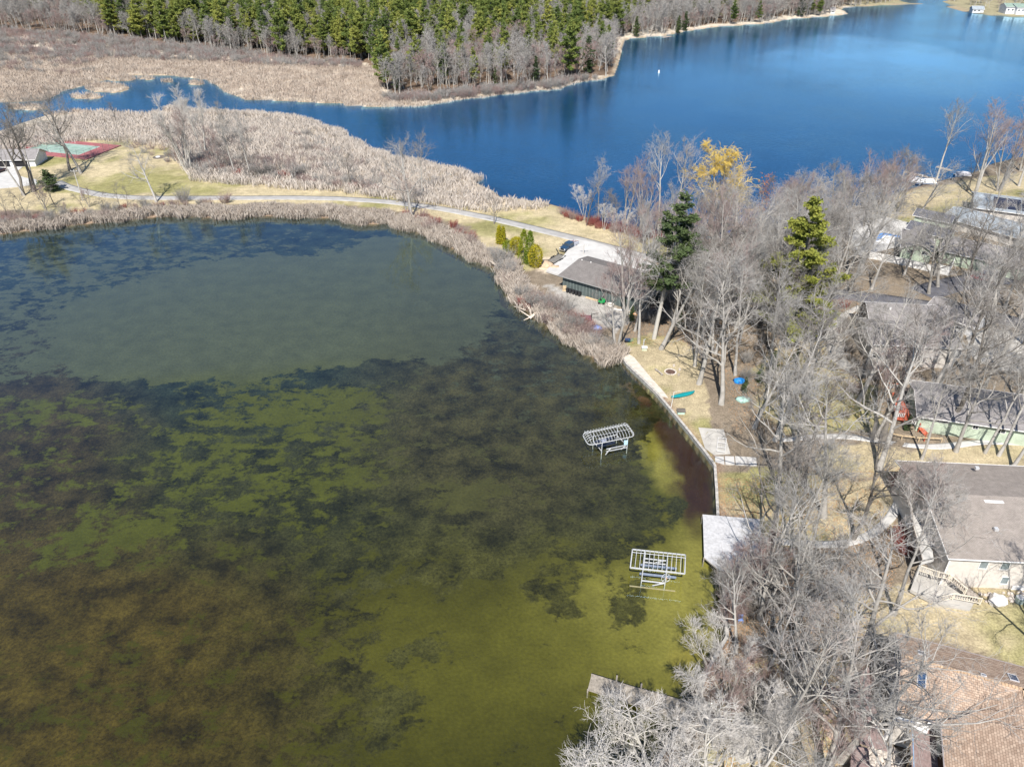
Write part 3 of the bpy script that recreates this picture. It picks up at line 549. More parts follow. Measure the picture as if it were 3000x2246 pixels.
def scatter(name, X, Y, protos, smin, smax, kind='stuff', sub=.0):
    """one object: copies of real plant meshes set on points by geometry nodes (too many to count)"""
    Zs = height(X, Y)-sub; n = len(X); me = bpy.data.meshes.new(name); me.vertices.add(n); me.vertices.foreach_set('co', np.stack([X, Y, Zs], 1).astype(np.float32).ravel()); me.update()
    for nm, val in (('rz', rng.uniform(0, 6.28, n)), ('sc', rng.uniform(smin, smax, n))): a = me.attributes.new(nm, 'FLOAT', 'POINT'); a.data.foreach_set('value', val.astype(np.float32))
    a = me.attributes.new('pick', 'INT', 'POINT'); a.data.foreach_set('value', rng.integers(0, len(protos), n).astype(np.int32))
    o = tag(mobj(name, me), kind=kind); g = bpy.data.node_groups.new(name, 'GeometryNodeTree'); g.interface.new_socket('Geometry', in_out='INPUT', socket_type='NodeSocketGeometry'); g.interface.new_socket('Geometry', in_out='OUTPUT', socket_type='NodeSocketGeometry')
    N = g.nodes.new; L = g.links.new; gi = N('NodeGroupInput'); go = N('NodeGroupOutput'); ip = N('GeometryNodeInstanceOnPoints'); jn = N('GeometryNodeJoinGeometry')
    for pr in protos:
        j2 = N('GeometryNodeJoinGeometry'); ti = N('GeometryNodeGeometryToInstance')
        for ob in pr:
            oi = N('GeometryNodeObjectInfo'); oi.transform_space = 'ORIGINAL'; oi.inputs[0].default_value = ob; L(oi.outputs['Geometry'], j2.inputs[0])
        L(j2.outputs[0], ti.inputs[0]); L(ti.outputs[0], jn.inputs[0])
    L(gi.outputs[0], ip.inputs['Points']); L(jn.outputs[0], ip.inputs['Instance']); ip.inputs['Pick Instance'].default_value = True
    def na(nm, ty):
        q = N('GeometryNodeInputNamedAttribute'); q.data_type = ty; q.inputs[0].default_value = nm; return q.outputs[0]
    L(na('pick', 'INT'), ip.inputs['Instance Index']); cx = N('ShaderNodeCombineXYZ'); L(na('rz', 'FLOAT'), cx.inputs[2]); L(cx.outputs[0], ip.inputs['Rotation']); L(na('sc', 'FLOAT'), ip.inputs['Scale']); L(ip.outputs[0], go.inputs[0])
    o.modifiers.new('scatter', 'NODES').node_group = g; return o
def rand_px(poly, n, mind=0.0, avoid=(), z=1.0, seed=0, wmin=0.5):
    """n world points inside a pixel polygon, evenly spread over the ground"""
    rn = np.random.default_rng(seed); W_ = [tuple(p) for p in PR(poly, z)]; xs = [p[0] for p in W_]; ys = [p[1] for p in W_]; out = np.zeros((0, 2)); tries = 0
    while len(out) < n and tries < 60:
        tries += 1; m = max(400, n*3 if mind == 0 else n); x = rn.uniform(min(xs), max(xs), m); y = rn.uniform(min(ys), max(ys), m); k = inside(x, y, W_); x, y = x[k], y[k]
        if len(x) == 0: continue
        k = dwater(x, y) > wmin
        for av in avoid: k &= ~inside(x, y, av)
        c = np.stack([x[k], y[k]], 1)
        if mind == 0: out = np.concatenate([out, c])
        else:
            for q in c:
                if len(out) == 0 or ((out-q)**2).sum(1).min() > mind*mind: out = np.concatenate([out, q[None]])
                if len(out) >= n: break
    return out[:n]
# ================================================================ surfaces
M_ASPH = mat('path_asphalt', (.36,.35,.335), .9, .1, .6, coord='world', bump=.3, bscale=8); M_CONC = mat('concrete_pale', (.50,.49,.47), .85, .08, .5, coord='world', bump=.2, bscale=6)
M_CONC2 = mat('concrete_grey', (.44,.42,.385), .9, .12, .7, coord='world', bump=.3, bscale=6); M_ROAD = mat('road_asphalt', (.11,.11,.125), .9, .15, .7, coord='world', bump=.3, bscale=8)
M_SAND = mat('beach_sand', (.56,.51,.44), .95, .12, 1.2, coord='world', bump=.5, bscale=5); M_WHITE = mat('white_paint', (.78,.77,.75), .5, .05, 3); M_METAL = mat('galvanised_metal', (.62,.63,.64), .42, .08, 6, metal=.25, spec=.5)
M_WOOD = mat('weathered_wood', (.34,.30,.26), .85, .25, 2.5, bump=.3, stretch=(1,1,8)); M_PINEW = mat('pale_timber', (.55,.42,.26), .8, .2, 3); M_DARK = mat('black_plastic', (.025,.026,.03), .5, .3, 4); M_RUB = mat('tyre_rubber', (.02,.02,.02), .8)
M_GLASS = mat('window_glass', (.04,.055,.07), .06, .2, 1, spec=.8); M_WALLCAP = mat('seawall_timber', (.40,.38,.35), .9, .25, 1.5, bump=.4, coord='world'); M_STONE = mat('field_stone', (.42,.36,.31), .9, 1, 1.1, col2=(.62,.57,.52), bump=.5)
M_GL2 = mat('grey_glass', (.20,.24,.25), .15, .2, 1, spec=.8)
FOOT = []
def uvmap(me):
    uv = me.uv_layers.new(name='UVMap'); d = np.zeros(len(me.loops)*2, np.float32)
    co = np.zeros(len(me.vertices)*3); me.vertices.foreach_get('co', co); co = co.reshape(-1, 3)
    for p in me.polygons:
        n = np.array(p.normal); t = np.cross((0, 0, 1), n); t = unit(t) if np.linalg.norm(t) > .01 else np.array([1., 0, 0]); b = np.cross(n, t)
        for li in p.loop_indices:
            q = co[me.loops[li].vertex_index]; d[2*li] = q@t; d[2*li+1] = q@b
    uv.data.foreach_set('uv', d)
def ribbon(name, px, width, m, dz=.05, z=None, kind='structure'):
    pts = [G(a, b) for a, b in px]; P2 = []
    for i in range(len(pts)-1):
        n = max(1, int(np.linalg.norm(pts[i+1][:2]-pts[i][:2])/1.5))
        for k in range(n): P2.append(pts[i]+(pts[i+1]-pts[i])*k/n)
    P2.append(pts[-1]); P2 = np.array(P2)
    for _ in range(6): P2[1:-1] = .5*P2[1:-1]+.25*(P2[2:]+P2[:-2])
    T = np.gradient(P2[:, :2], axis=0); T /= np.linalg.norm(T, axis=1, keepdims=True)+1e-9; N_ = np.stack([-T[:, 1], T[:, 0]], 1); k = len(P2); V = []
    W_ = np.interp(np.linspace(0, 1, k), np.linspace(0, 1, len(width)), width) if hasattr(width, '__len__') else np.full(k, width)
    W_ = W_+fbm(P2[:, 0], P2[:, 1], .5, 77)*.12
    offs = (-.5, -.25, 0, .25, .5)
    for s in offs: q = P2[:, :2]+N_*(W_*s)[:, None]; V.append(np.stack([q[:, 0], q[:, 1], height(q[:, 0], q[:, 1])], 1))
    zz = np.max([a[:, 2] for a in V], axis=0)
    for a in V: a[:, 2] = np.maximum(a[:, 2], zz-.05)+dz
    e0 = V[0].copy(); e1 = V[-1].copy(); e0[:, 2] -= .3; e1[:, 2] -= .3; V = [e0]+V+[e1]; i = np.arange(k-1)
    F = [np.stack([a*k+i, a*k+i+1, (a+1)*k+i+1, (a+1)*k+i], 1) for a in range(6)]
    return tag(mobj(name, fast_mesh(name, np.concatenate(V), F, m)), kind=kind)
def slab_px(name, px, m, th=.5, dz=.06, z=None):
    pts = [G(a, b) for a, b in px]; zz = max(p[2] for p in pts)+dz if z is None else z
    if z is not None: pts = [P(a, b, z) for a, b in px]
    o = MB().prism([(p[0], p[1]) for p in pts], zz-th, zz).build(name, m); return tag(o, kind='structure')
ribbon('path', [(165,533),(190,546),(230,557),(300,572),(400,580),(550,580),(700,580),(850,579),(1000,582),(1150,592),(1300,612),(1450,642),(1600,678),(1700,702),(1800,728),(1950,765),(2100,805),(2300,850)], 3.7, M_ASPH)
ribbon('road', [(2250,845),(2400,858),(2500,866),(2600,878),(2700,893),(2850,915),(3050,960),(3300,1010)], 5.5, M_ROAD, .055)
ribbon('road', [(2700,860),(2780,835),(2900,815),(3050,810),(3300,830)], 7, M_ROAD, .045)
slab_px('driveway', [(1688,708),(1740,716),(1810,738),(1960,792),(1920,850),(1700,824),(1640,812),(1600,800),(1606,792),(1640,770),(1661,742)], M_CONC, dz=.085)
slab_px('driveway', [(-300,480),(0,483),(68,488),(51,503),(55,515),(78,522),(106,526),(112,541),(66,547),(0,553),(-300,570)], M_CONC, dz=.09)
slab_px('sand_strip', [(1811,1032),(1830,1029),(1858,1047),(1900,1098),(1945,1148),(1958,1166),(1927,1165),(1890,1127),(1835,1070)], M_SAND, dz=.05)
slab_px('boat_ramp', [(1153,640),(1175,632),(1186,640),(1170,664),(1150,655)], M_CONC, z=.68, th=1.4)
slab_px('steps_landing', [(2094,1337),(2120,1338),(2122,1361),(2094,1360)], M_CONC, dz=.12); slab_px('steps_landing', [(2123,1338),(2150,1339),(2152,1362),(2125,1361)], M_CONC, dz=.2); slab_px('steps_landing', [(2153,1338),(2215,1342),(2217,1366),(2155,1363)], M_CONC, dz=.2)
ribbon('walkway', [(2235,1583),(2330,1586),(2440,1600),(2520,1592),(2580,1556),(2625,1500),(2650,1440),(2655,1390)], 1.5, M_CONC)
ribbon('walkway', [(2290,1288),(2400,1276),(2500,1276),(2570,1290),(2620,1306),(2700,1311),(2780,1308),(2880,1290),(3000,1300)], [1.2,1.4,1.3,1.2,1.6,1.2,1.2], M_CONC)
ribbon('walkway', [(2520,898),(2480,915),(2452,940),(2440,985),(2448,1040),(2475,1085),(2540,1100)], [1.5,1.6,2.6,3.6,3.6,3,2], M_CONC2)
slab_px('driveway', [(2830,985),(2900,960),(3100,1000),(3100,1100),(2930,1085),(2850,1050)], M_CONC2)
slab_px('terrace', [(2690,1665),(2790,1700),(2860,1755),(2840,1790),(2740,1775),(2662,1740)], M_CONC2, dz=.05)
slab_px('terrace', [(2155,2090),(2215,2075),(2330,2110),(2345,2150),(2280,2205),(2170,2240),(2130,2190)], M_CONC2)
slab_px('terrace', [(2490,655),(2560,648),(2660,664),(2655,700),(2640,720),(2520,752),(2478,700)], M_CONC)
slab_px('patio_slab', [(2046,1252),(2120,1258),(2140,1330),(2092,1333),(2065,1312)], M_CONC2, dz=.04)
# seawall: capped timber wall in lengths, one thing per straight run
mb = MB(); sw = SEAWALL
seawall = thing('seawall', (sw[8][0], sw[8][1], 0), 'low grey timber seawall running along the near pond shore beside the lawns', 'retaining wall')
for i in range(len(sw)-1):
    a, b = Vector((*sw[i], 0)), Vector((*sw[i+1], 0)); d = (b-a).normalized(); n = Vector((d.y, -d.x, 0))*-.1
    k = max(1, int((b-a).length/3.2))
    for j in range(k):
        p, q = a+(b-a)*(j/k), a+(b-a)*((j+1)/k); g_ = d*.012
        MB().beam(p+n+g_+Vector((0, 0, .66)), q+n-g_+Vector((0, 0, .66)), .46, .14).build('cap_plank', M_WALLCAP, seawall)
        MB().beam(p+n+g_+Vector((0, 0, -.4)), q+n-g_+Vector((0, 0, -.4)), .26, 1.97).build('wall_panel', M_WALLCAP, seawall)

# ================================================================ tennis court
M_CRT = mat('court_green', (.24,.34,.29), .85, .14, .6, coord='world'); M_CRR = mat('court_red', (.31,.11,.115), .85, .16, .6, coord='world')
c1, c0 = P(293.3,429.7,.85)[:2], P(230.7,454,.85)[:2]; wv = (c1-c0); wv /= np.linalg.norm(wv); lv = np.array([-wv[1], wv[0]]); mid = (c0+c1)/2
court = thing('tennis_court', (mid[0]+lv[0]*12, mid[1]+lv[1]*12, .8), 'green and red tennis court behind the trees beside the barn', 'tennis court')
def cq(a0, a1, b0, b1): return [tuple(mid+lv*a+wv*b) for a, b in ((a0,b0),(a1,b0),(a1,b1),(a0,b1))]
MB().prism(cq(-6.4,30.2,-9.1,9.1), .2, .84).build('red_surround', M_CRR, court); MB().prism(cq(0,23.77,-5.49,5.49), .845, .85).build('green_court', M_CRT, court)
lm = MB()
for a0, a1, b0, b1 in ((0,.07,-5.49,5.49),(23.7,23.77,-5.49,5.49),(.075,23.69,-5.49,-5.42),(.075,23.69,5.42,5.49),(.075,23.69,-4.12,-4.05),(.075,23.69,4.05,4.12),(5.49,5.56,-4.04,4.04),(18.2,18.27,-4.04,4.04),(5.57,18.19,-.035,.035)): lm.prism(cq(a0,a1,b0,b1), .8505, .856)
lm.build('court_lines', M_WHITE, court)
def q3(a, b, z): p = mid+lv*a+wv*b; return (p[0], p[1], z)
nb = MB().beam(q3(11.88,-6.2,.9), q3(11.88,-6.2,1.95), .1, .1); nb.beam(q3(11.88,6.2,.9), q3(11.88,6.2,1.95), .1, .1); nb.beam(q3(11.88,-6.2,1.78), q3(11.88,6.2,1.78), .02, .1).build('net', M_WHITE, court)
M_FEN = mat('fence_wire', (.22,.24,.24), .5, .1, 2, metal=.5)
fence = thing('chain_link_fence', q3(-6.4,0,.84), 'tall grey chain link fence closing the near end of the tennis court', 'fence')
runs = [((-6.4,-9.1),(-6.4,9.1)),((-6.4,9.1),(4,9.1)),((-6.4,-9.1),(4,-9.1))]
for a, b in runs:
    n = 6 if a[0] == b[0] else 3
    for i in range(n+1):
        if i == 0 and a[0] != b[0]: continue
        x_, y_ = a[0]+(b[0]-a[0])*i/n, a[1]+(b[1]-a[1])*i/n; MB().tube([q3(x_, y_, .8), q3(x_, y_, 4.0)], .05, 5).build('post', M_FEN, fence)
    mm = MB(); mm.beam(q3(*a, 3.95), q3(*b, 3.95), .05, .05); mm.beam(q3(*a, .95), q3(*b, .95), .05, .05)
    L_ = math.dist(a, b); k = int(L_/.5)
    for i in range(k):
        for s in (0, 1):
            t0 = i/k; t1 = min(1, (i+6)/k); zz = (1.0, 3.9) if s else (3.9, 1.0); zt = zz[0]+(zz[1]-zz[0])*(t1-t0)*k/6
            mm.beam(q3(a[0]+(b[0]-a[0])*t0, a[1]+(b[1]-a[1])*t0, zz[0]), q3(a[0]+(b[0]-a[0])*t1, a[1]+(b[1]-a[1])*t1, zt), .008, .008)
    tag(mm.build('wire_mesh', M_FEN, fence), kind='stuff')

# ================================================================ houses
def win(house, p, ang, w_, h_, fm=M_WHITE, gm=M_GLASS, name='window', mull=True):
    """window centred at p on a wall whose outward normal points along ang"""
    n = Vector((math.cos(ang), math.sin(ang), 0)); t = Vector((-n.y, n.x, 0)); p = Vector(p); f = MB(); e = .09
    for s in (-1, 1):
        f.beam(p+t*s*(w_/2)-Vector((0, 0, h_/2+e/2))+n*.03, p+t*s*(w_/2)+Vector((0, 0, h_/2+e/2))+n*.03, .1, e)
        f.beam(p-t*(w_/2-.05)+Vector((0, 0, s*h_/2))+n*.028, p+t*(w_/2-.05)+Vector((0, 0, s*h_/2))+n*.028, .1, e)
    if mull: f.beam(p-Vector((0, 0, h_/2-.04))+n*.026, p+Vector((0, 0, h_/2-.04))+n*.026, .05, .04)
    fr = f.build(name, fm, house); MB().beam(p-t*(w_/2-.04)+n*.012, p+t*(w_/2-.04)+n*.012, .03, h_-.06).build('pane', gm, fr)
def block(house, o, ang, L_, W_, z0, ze, zr, wm, rm, over=.5, trim=M_WHITE, hip=(0, 0), th=.16, gutter=True, suffix=''):
    """one gabled volume: o = near-left wall corner, ridge runs along ang, width grows to the left of it"""
    d = np.array([math.cos(ang), math.sin(ang)]); n = np.array([-d[1], d[0]]); o = np.array(o[:2])
    def q(a, b, z): p = o+d*a+n*b; return (p[0], p[1], z)
    FOOT.append([q(-2,-2,0)[:2], q(L_+2,-2,0)[:2], q(L_+2,W_+2,0)[:2], q(-2,W_+2,0)[:2]])
    w_ = MB(); w_.add([q(0,0,z0), q(L_,0,z0), q(L_,W_,z0), q(0,W_,z0), q(0,0,ze), q(L_,0,ze), q(L_,W_,ze), q(0,W_,ze)], [(0,1,5,4),(1,2,6,5),(2,3,7,6),(3,0,4,7)])
    sl_ = (zr-ze)/(W_/2)
    for i, a in enumerate((0, L_)):
        if not hip[i]: w_.add([q(a,0,ze), q(a,W_,ze), q(a,W_/2,zr-.02)], [(0,1,2)])
    me = w_.build('wall', wm, house); uvmap(me.data)
    ze2 = ze-over*sl_; h0 = hip[0] if hip[0] else -over; h1 = L_-hip[1] if hip[1] else L_+over; e = .03
    r = MB(); A, B, C_, D_ = q(-over,-over,ze2+e), q(L_+over,-over,ze2+e), q(L_+over,W_+over,ze2+e), q(-over,W_+over,ze2+e); R0, R1 = q(h0,W_/2,zr+e), q(h1,W_/2,zr+e)
    r.slab([A, B, R1, R0], th); r.slab([C_, D_, R0, R1], th)
    if hip[0]: r.slab([D_, A, R0], th)
    if hip[1]: r.slab([B, C_, R1], th)
    ro = r.build('roof', rm, house); uvmap(ro.data)
    if trim:
        g_ = MB(); v3 = lambda p, dz: (p[0], p[1], p[2]+dz)
        def off(a, b): return q(a, b, 0)
        g_.beam((*q(-over,-over-.05,0)[:2], ze2-.03), (*q(L_+over,-over-.05,0)[:2], ze2-.03), .11, .14); g_.beam((*q(-over,W_+over+.05,0)[:2], ze2-.03), (*q(L_+over,W_+over+.05,0)[:2], ze2-.03), .11, .14)
        for i, a in enumerate((-over-.03, L_+over+.03)):
            if not hip[i]:
                rr = (*q(a,W_/2,0)[:2], zr-.06)
                g_.beam((*q(a,-over-.1,0)[:2], ze2-.06), rr, .05, .2); g_.beam(rr, (*q(a,W_+over+.1,0)[:2], ze2-.06), .05, .2)
        g_.build('trim', trim, house)
    return q, ro
def vent(house, p, r=.15, h=.4, m=M_METAL):
    MB().tube([p, (p[0], p[1], p[2]+h)], r, 8).build('roof_vent', m, house)
def ang2(a, b): return math.atan2(b[1]-a[1], b[0]-a[0])
M_BRN = courses('shingles_brown', (.33,.235,.175), (.50,.38,.29), .26, width=.4); M_GRYR = courses('shingles_grey', (.25,.235,.235), (.31,.29,.285), .14, width=.33); M_TAUPE = courses('shingles_taupe', (.29,.255,.225), (.34,.30,.27), .14, width=.33)
M_BLUR = courses('shingles_bluegrey', (.30,.34,.38), (.36,.40,.43), .14, width=.33); M_CHAR = courses('shingles_charcoal', (.10,.105,.13), (.14,.145,.17), .14, width=.33)
M_SAGE = courses('siding_sage', (.48,.56,.44), (.50,.58,.46), .15, width=6, rough=.6); M_CREAM = courses('siding_cream', (.60,.56,.51), (.62,.58,.53), .15, width=6, rough=.6); M_WSID = courses('siding_white', (.76,.77,.78), (.78,.79,.8), .18, width=6, rough=.6)
M_STUC = mat('stucco', (.60,.555,.50), .9, .06, 2, bump=.3, bscale=20); M_SHED = courses('boards_green', (.21,.26,.25), (.245,.295,.285), 4, width=.22); M_BRICK = courses('brick_brown', (.19,.12,.10), (.25,.16,.13), .09, width=.25)
M_DECKR = mat('deck_stain_red', (.42,.10,.055), .75, .2, 2, stretch=(1,1,1)); M_DECKM = mat('deck_mauve', (.27,.20,.19), .8, .15, 3); M_TEAL = mat('teal_paint', (.03,.28,.30), .4, .1, 2)

# --- house A: brown shingles, bottom right corner
zg = 3.1; ze = 8.2; zr = 10.4
a0, a1 = P(2630,2078,ze), P(2755,2115,ze); hA = thing('house', (a0[0], a0[1], zg), 'large house with mottled tan brown shingle roof and skylights above the wooden deck', 'house')
an = ang2(a0, a1); dA = np.array([math.cos(an), math.sin(an)]); nA = np.array([-dA[1], dA[0]])
top = P(2613,1846,ze); WA = float((top[:2]-a0[:2])@nA); 
qA, roofA = block(hA, a0[:2]+dA*.6+nA*.6, an, 22, WA-1.2, zg-1.5, ze, zr, M_CREAM, M_BRN, over=.6, trim=mat('trim_taupe', (.30,.27,.27), .6))
def roofz(b): return ze+(zr-ze)*(1-abs(b-(WA-1.2)/2)/((WA-1.2)/2))
def skylight(pxc, w_, l_, lab='skylight'):
    z = 9.4
    for _ in range(6):
        p = P(*pxc, z); b = float((p[:2]-a0[:2]-nA*.6)@nA); z = roofz(b)+.08
    p = P(*pxc, z); b = float((p[:2]-a0[:2]-nA*.6)@nA); sl_ = (zr-ze)/((WA-1.2)/2)*(1 if b < (WA-1.2)/2 else -1)
    f = MB(); D3 = Vector((dA[0], dA[1], 0)); N3 = Vector((nA[0], nA[1], sl_)).normalized(); p = Vector(p)
    for s in (-1, 1): f.beam(p+D3*s*w_/2-N3*l_/2, p+D3*s*w_/2+N3*l_/2, .09, .16); f.beam(p-D3*(w_/2-.05)+N3*s*l_/2, p+D3*(w_/2-.05)+N3*s*l_/2, .09, .158)
    fr = f.build('skylight', mat('skylight_frame', (.5,.5,.52), .4), hA); MB().beam(p-N3*(l_/2-.04), p+N3*(l_/2-.04), w_-.1, .08).build('pane', mat('skylight_glass', (.02,.06,.14), .04, .2, 1, spec=1), fr)
skylight((2700,1990), .85, 1.7); skylight((2700,1912), .7, .9); skylight((2881,1976), .5, .45); skylight((2968,1984), .85, 1.5)
# second wing towards the viewer
w0 = P(2757,2117,ze); w1 = P(2780,2260,ze); WL = 26; b0 = np.array(w0[:2])
def qw(a, b): p = np.array(w0[:2])+dA*a-nA*b; return p
wingW = 16.0; wl = MB(); r = MB(); zz = zr; over_ = .5
V0, V1 = qw(0, -.3), qw(0, WL); m0, m1 = qw(wingW/2, -WA/2-.2), qw(wingW/2, WL); e0, e1 = qw(wingW, -.3), qw(wingW, WL)
r.slab([(*V0,ze+.05),(*V1,ze+.05),(*m1,zz+.05),(*m0,zz+.05)][::-1], .16); r.slab([(*e0,ze+.05),(*e1,ze+.05),(*m1,zz+.05),(*m0,zz+.05)], .16); ro = r.build('roof', M_BRN, hA); uvmap(ro.data)
FOOT.append([tuple(qw(-1,0)), tuple(qw(-1,WL)), tuple(qw(wingW,WL)), tuple(qw(wingW,0))])
rd = MB(); 
for i in range(46):
    c = qw(wingW/2, -WA/2+i*.42); rd.box((c[0], c[1], zz+.10+.02*(i % 2)), (.34,.36,.07), an)
for i in range(70):
    p = qA(-.5+i*.34, (WA-1.2)/2, zr+.10+.02*(i % 2)); rd.box(p, (.30,.34,.07), an)
tag(rd.build('ridge_tiles', mat('ridge_cap', (.52,.36,.23), .9, .25, 2), hA), kind='stuff')
i0, i1 = qw(.9, .8), qw(.9, WL); wl.add([(*i0,zg-1.5),(*i1,zg-1.5),(*i1,ze),(*i0,ze)], [(0,1,2,3)]).build('wall', M_BRICK, hA)
for s in (4.0, 7.5): p = qw(.9, s); win(hA, (p[0], p[1], zg+3.7), an+math.pi, 1.6, 1.9, mat('frame_teal', (.06,.36,.42), .4))
MB().beam((*qw(-.06,0),ze), (*qw(-.06,WL),ze), .12, .14).build('gutter', mat('trim_taupe', (.3,.27,.27)), hA)
for k in range(3): p = qA(0, 2.5+k*3.2, zg+3.6); win(hA, p, an+math.pi, 2.0, 2.3, mat('frame_blue', (.12,.22,.45), .4))
# upper deck with white pergola beams under the inner corner
dk = thing('balcony_deck', (*P(2675,2150,5.6)[:2], 5.6), 'brown boarded balcony with white beams in the corner of the tan roofed house', 'deck')
z5 = 5.7; pl0, pl1, pl2, pl3 = P(2668,2135,z5), P(2672,2262,z5), P(2752,2290,z5), P(2738,2120,z5)
for i in range(18):
    t0, t1 = i/18, (i+.93)/18; A_ = pl0+(pl3-pl0)*t0; B_ = pl0+(pl3-pl0)*t1; C_ = pl1+(pl2-pl1)*t1; D_ = pl1+(pl2-pl1)*t0
    MB().slab([A_, B_, C_, D_][::-1], .06).build('board', M_DECKM, dk)
MB().beam(pl0+np.array([-.06,0,.9]), pl1+np.array([-.06,0,.9]), .1, .1).build('rail', mat('rail_blue', (.25,.36,.5), .4), dk)
for t in (.02,.35,.68,.98):
    p = pl0+(pl1-pl0)*t; MB().beam(p+np.array([-.06,0,-2.4]), p+np.array([-.06,0,.85]), .1, .1).build('post', M_PINEW, dk)
pg = thing('pergola', (*P(2640,2110,7.2)[:2], zg), 'white timber pergola beams projecting from the eave of the tan roofed house', 'pergola')
zp = 7.3
def pb(a, b, w_=.32, z=zp): MB().beam(P(*a, z), P(*b, z), w_, .25).build('beam', M_WHITE, pg)
pb((2630,2082),(2616,2112)); pb((2622,2098),(2722,2130),.26,zp+.26); pb((2616,2112),(2716,2142),.4); pb((2680,2098),(2664,2128)); pb((2726,2112),(2712,2140)); 
MB().beam(P(2617,2112,zp), P(2592,2163,zg+.5)*np.array([1,1,1]), .32, .32).build('post', M_WHITE, pg)
# --- house B: taupe hip roof, pale stucco wall
zgB = 3.1; zeB = 9.0; zrB = 11.3; b0_, b1_ = P(2779,1633,zeB), P(2975,1643,zeB); hB = thing('house', (b0_[0], b0_[1], zgB), 'two storey house with taupe roof and pale stucco wall facing the round boulder', 'house')
anB = ang2(b0_, b1_); top = P(2720,1351,zeB); dB = np.array([math.cos(anB), math.sin(anB)]); nB = np.array([-dB[1], dB[0]]); WB = float((top[:2]-b0_[:2])@nB)
qB, _ = block(hB, b0_[:2]+dB*.7+nB*.7, anB, 21, WB-1.4, zgB-1.5, zeB, zrB, M_STUC, M_TAUPE, over=.7, hip=(0, 7))
for px in ((2887,1665),(2960,1684)):
    y_ = float((P(*px, zgB+4.2)[:2]-b0_[:2])@dB); p = qB(y_-.7, 0, zgB+(4.35 if px[0] == 2887 else 4.35)); win(hB, p, anB-math.pi/2, 1.1, 1.5, M_WHITE, M_GL2, mull=False)
p = qB(8.2, 0, zgB+1.6); win(hB, p, anB-math.pi/2, 1.0, 1.3, M_WHITE, M_GL2, mull=False)
MB().beam(qB(.05,-.03,zgB-.5), qB(.05,-.03,zeB-.3), .2, .06).build('corner_board', M_WHITE, hB); MB().beam(qB(9.5,-.1,zgB+.3), qB(20,-.1,zgB+.3), .12, .9).build('plinth', M_WHITE, hB)
for px in ((2862,1371),(2910,1466),(2918,1550)): pz = P(*px, 10.3); MB().box((pz[0], pz[1], 10.35), (.5,.5,.35), anB).build('roof_vent', M_METAL, hB)
pz = P(2905,1472,10.6); MB().box((pz[0], pz[1], 10.6), (2.4,.8,.9), anB).build('chimney', M_TAUPE, hB); MB().box((pz[0], pz[1]-.1, 11.1), (2.6,1.0,.1), anB).build('chimney_cap', M_WHITE, hB)
# raised terrace, stairs and railings beside house B
tq = [P(a, b, 6.15) for a, b in ((2655,1384),(2692,1378),(2708,1440),(2724,1560),(2736,1640),(2697,1652),(2672,1560))]; rt_ = thing('raised_terrace', (tq[6][0], tq[6][1], zgB), 'pale raised terrace running along the left side of the taupe roofed house', 'terrace')
MB().prism([tuple(p[:2]) for p in tq], 5.9, 6.15).build('floor', M_CONC, rt_)
for i in (0, 5, 6): MB().beam((tq[i][0], tq[i][1], 2), (tq[i][0], tq[i][1], 5.9), .25, .25).build('post', M_CONC, rt_)
for a, b in ((tq[0], tq[6]), (tq[6], tq[5])): MB().beam(a+[0,0,.95], b+[0,0,.95], .12, .1).build('handrail', M_WOOD, rt_); MB().beam(a+[0,0,.45], b+[0,0,.45], .05, .7).build('rail_panel', M_WOOD, rt_)
zt = 6.2; st_ = thing('stair_railing', (*P(2760,1690,zgB)[:2], zgB), 'cream railing with turned balusters beside the stairs of the stucco house', 'railing')
M_CRM = mat('cream_paint', (.66,.60,.50), .6, .08, 3)
def railing(par, pts, hh=1.0, sp=.28):
    bal = MB()
    for a, b in zip(pts[:-1], pts[1:]):
        a = np.array(a); b = np.array(b); MB().beam(a+[0,0,hh], b+[0,0,hh], .14, .08).build('handrail', M_CRM, par); MB().beam(a+[0,0,.12], b+[0,0,.12], .1, .08).build('bottom_rail', M_CRM, par)
        n = max(2, int(np.linalg.norm(b-a)/sp))
        for i in range(n): p = a+(b-a)*(i+.5)/n; bal.tube([p+[0,0,.16], p+[0,0,.4], p+[0,0,.6], p+[0,0,hh-.04]], [.035,.06,.035,.04], 5)
        MB().box(b+[0,0,hh/2], (.16,.16,hh+.2)).build('post', M_CRM, par)
    tag(bal.build('balusters', M_CRM, par), kind='stuff')
railing(st_, [P(2692,1672,zt-1.2), P(2745,1690,zt-1.2), P(2778,1697,zt-1.2), P(2826,1738,zgB+.9)])
st2 = thing('stair_railing', (*P(2800,1770,zgB)[:2], zgB), 'lower white baluster railing at the foot of the stucco house stairs, nearest the lawn', 'railing')
railing(st2, [P(2752,1762,zgB+.3), P(2790,1753,zgB+.4), P(2870,1768,zgB+.4)])
stairs = thing('outdoor_stairs', (*P(2800,1725,zgB)[:2], zgB), 'dark grey wooden steps descending between the cream railings', 'stairs')
sA, sB = P(2800,1700,5.0), P(2862,1752,zgB+.2)
for i in range(9): c = sA+(sB-sA)*(i/8); MB().box((c[0], c[1], sA[2]+(sB[2]-sA[2])*i/8), (.34,1.5,.08), ang2(sA, sB)).build('tread', M_WOOD, stairs)
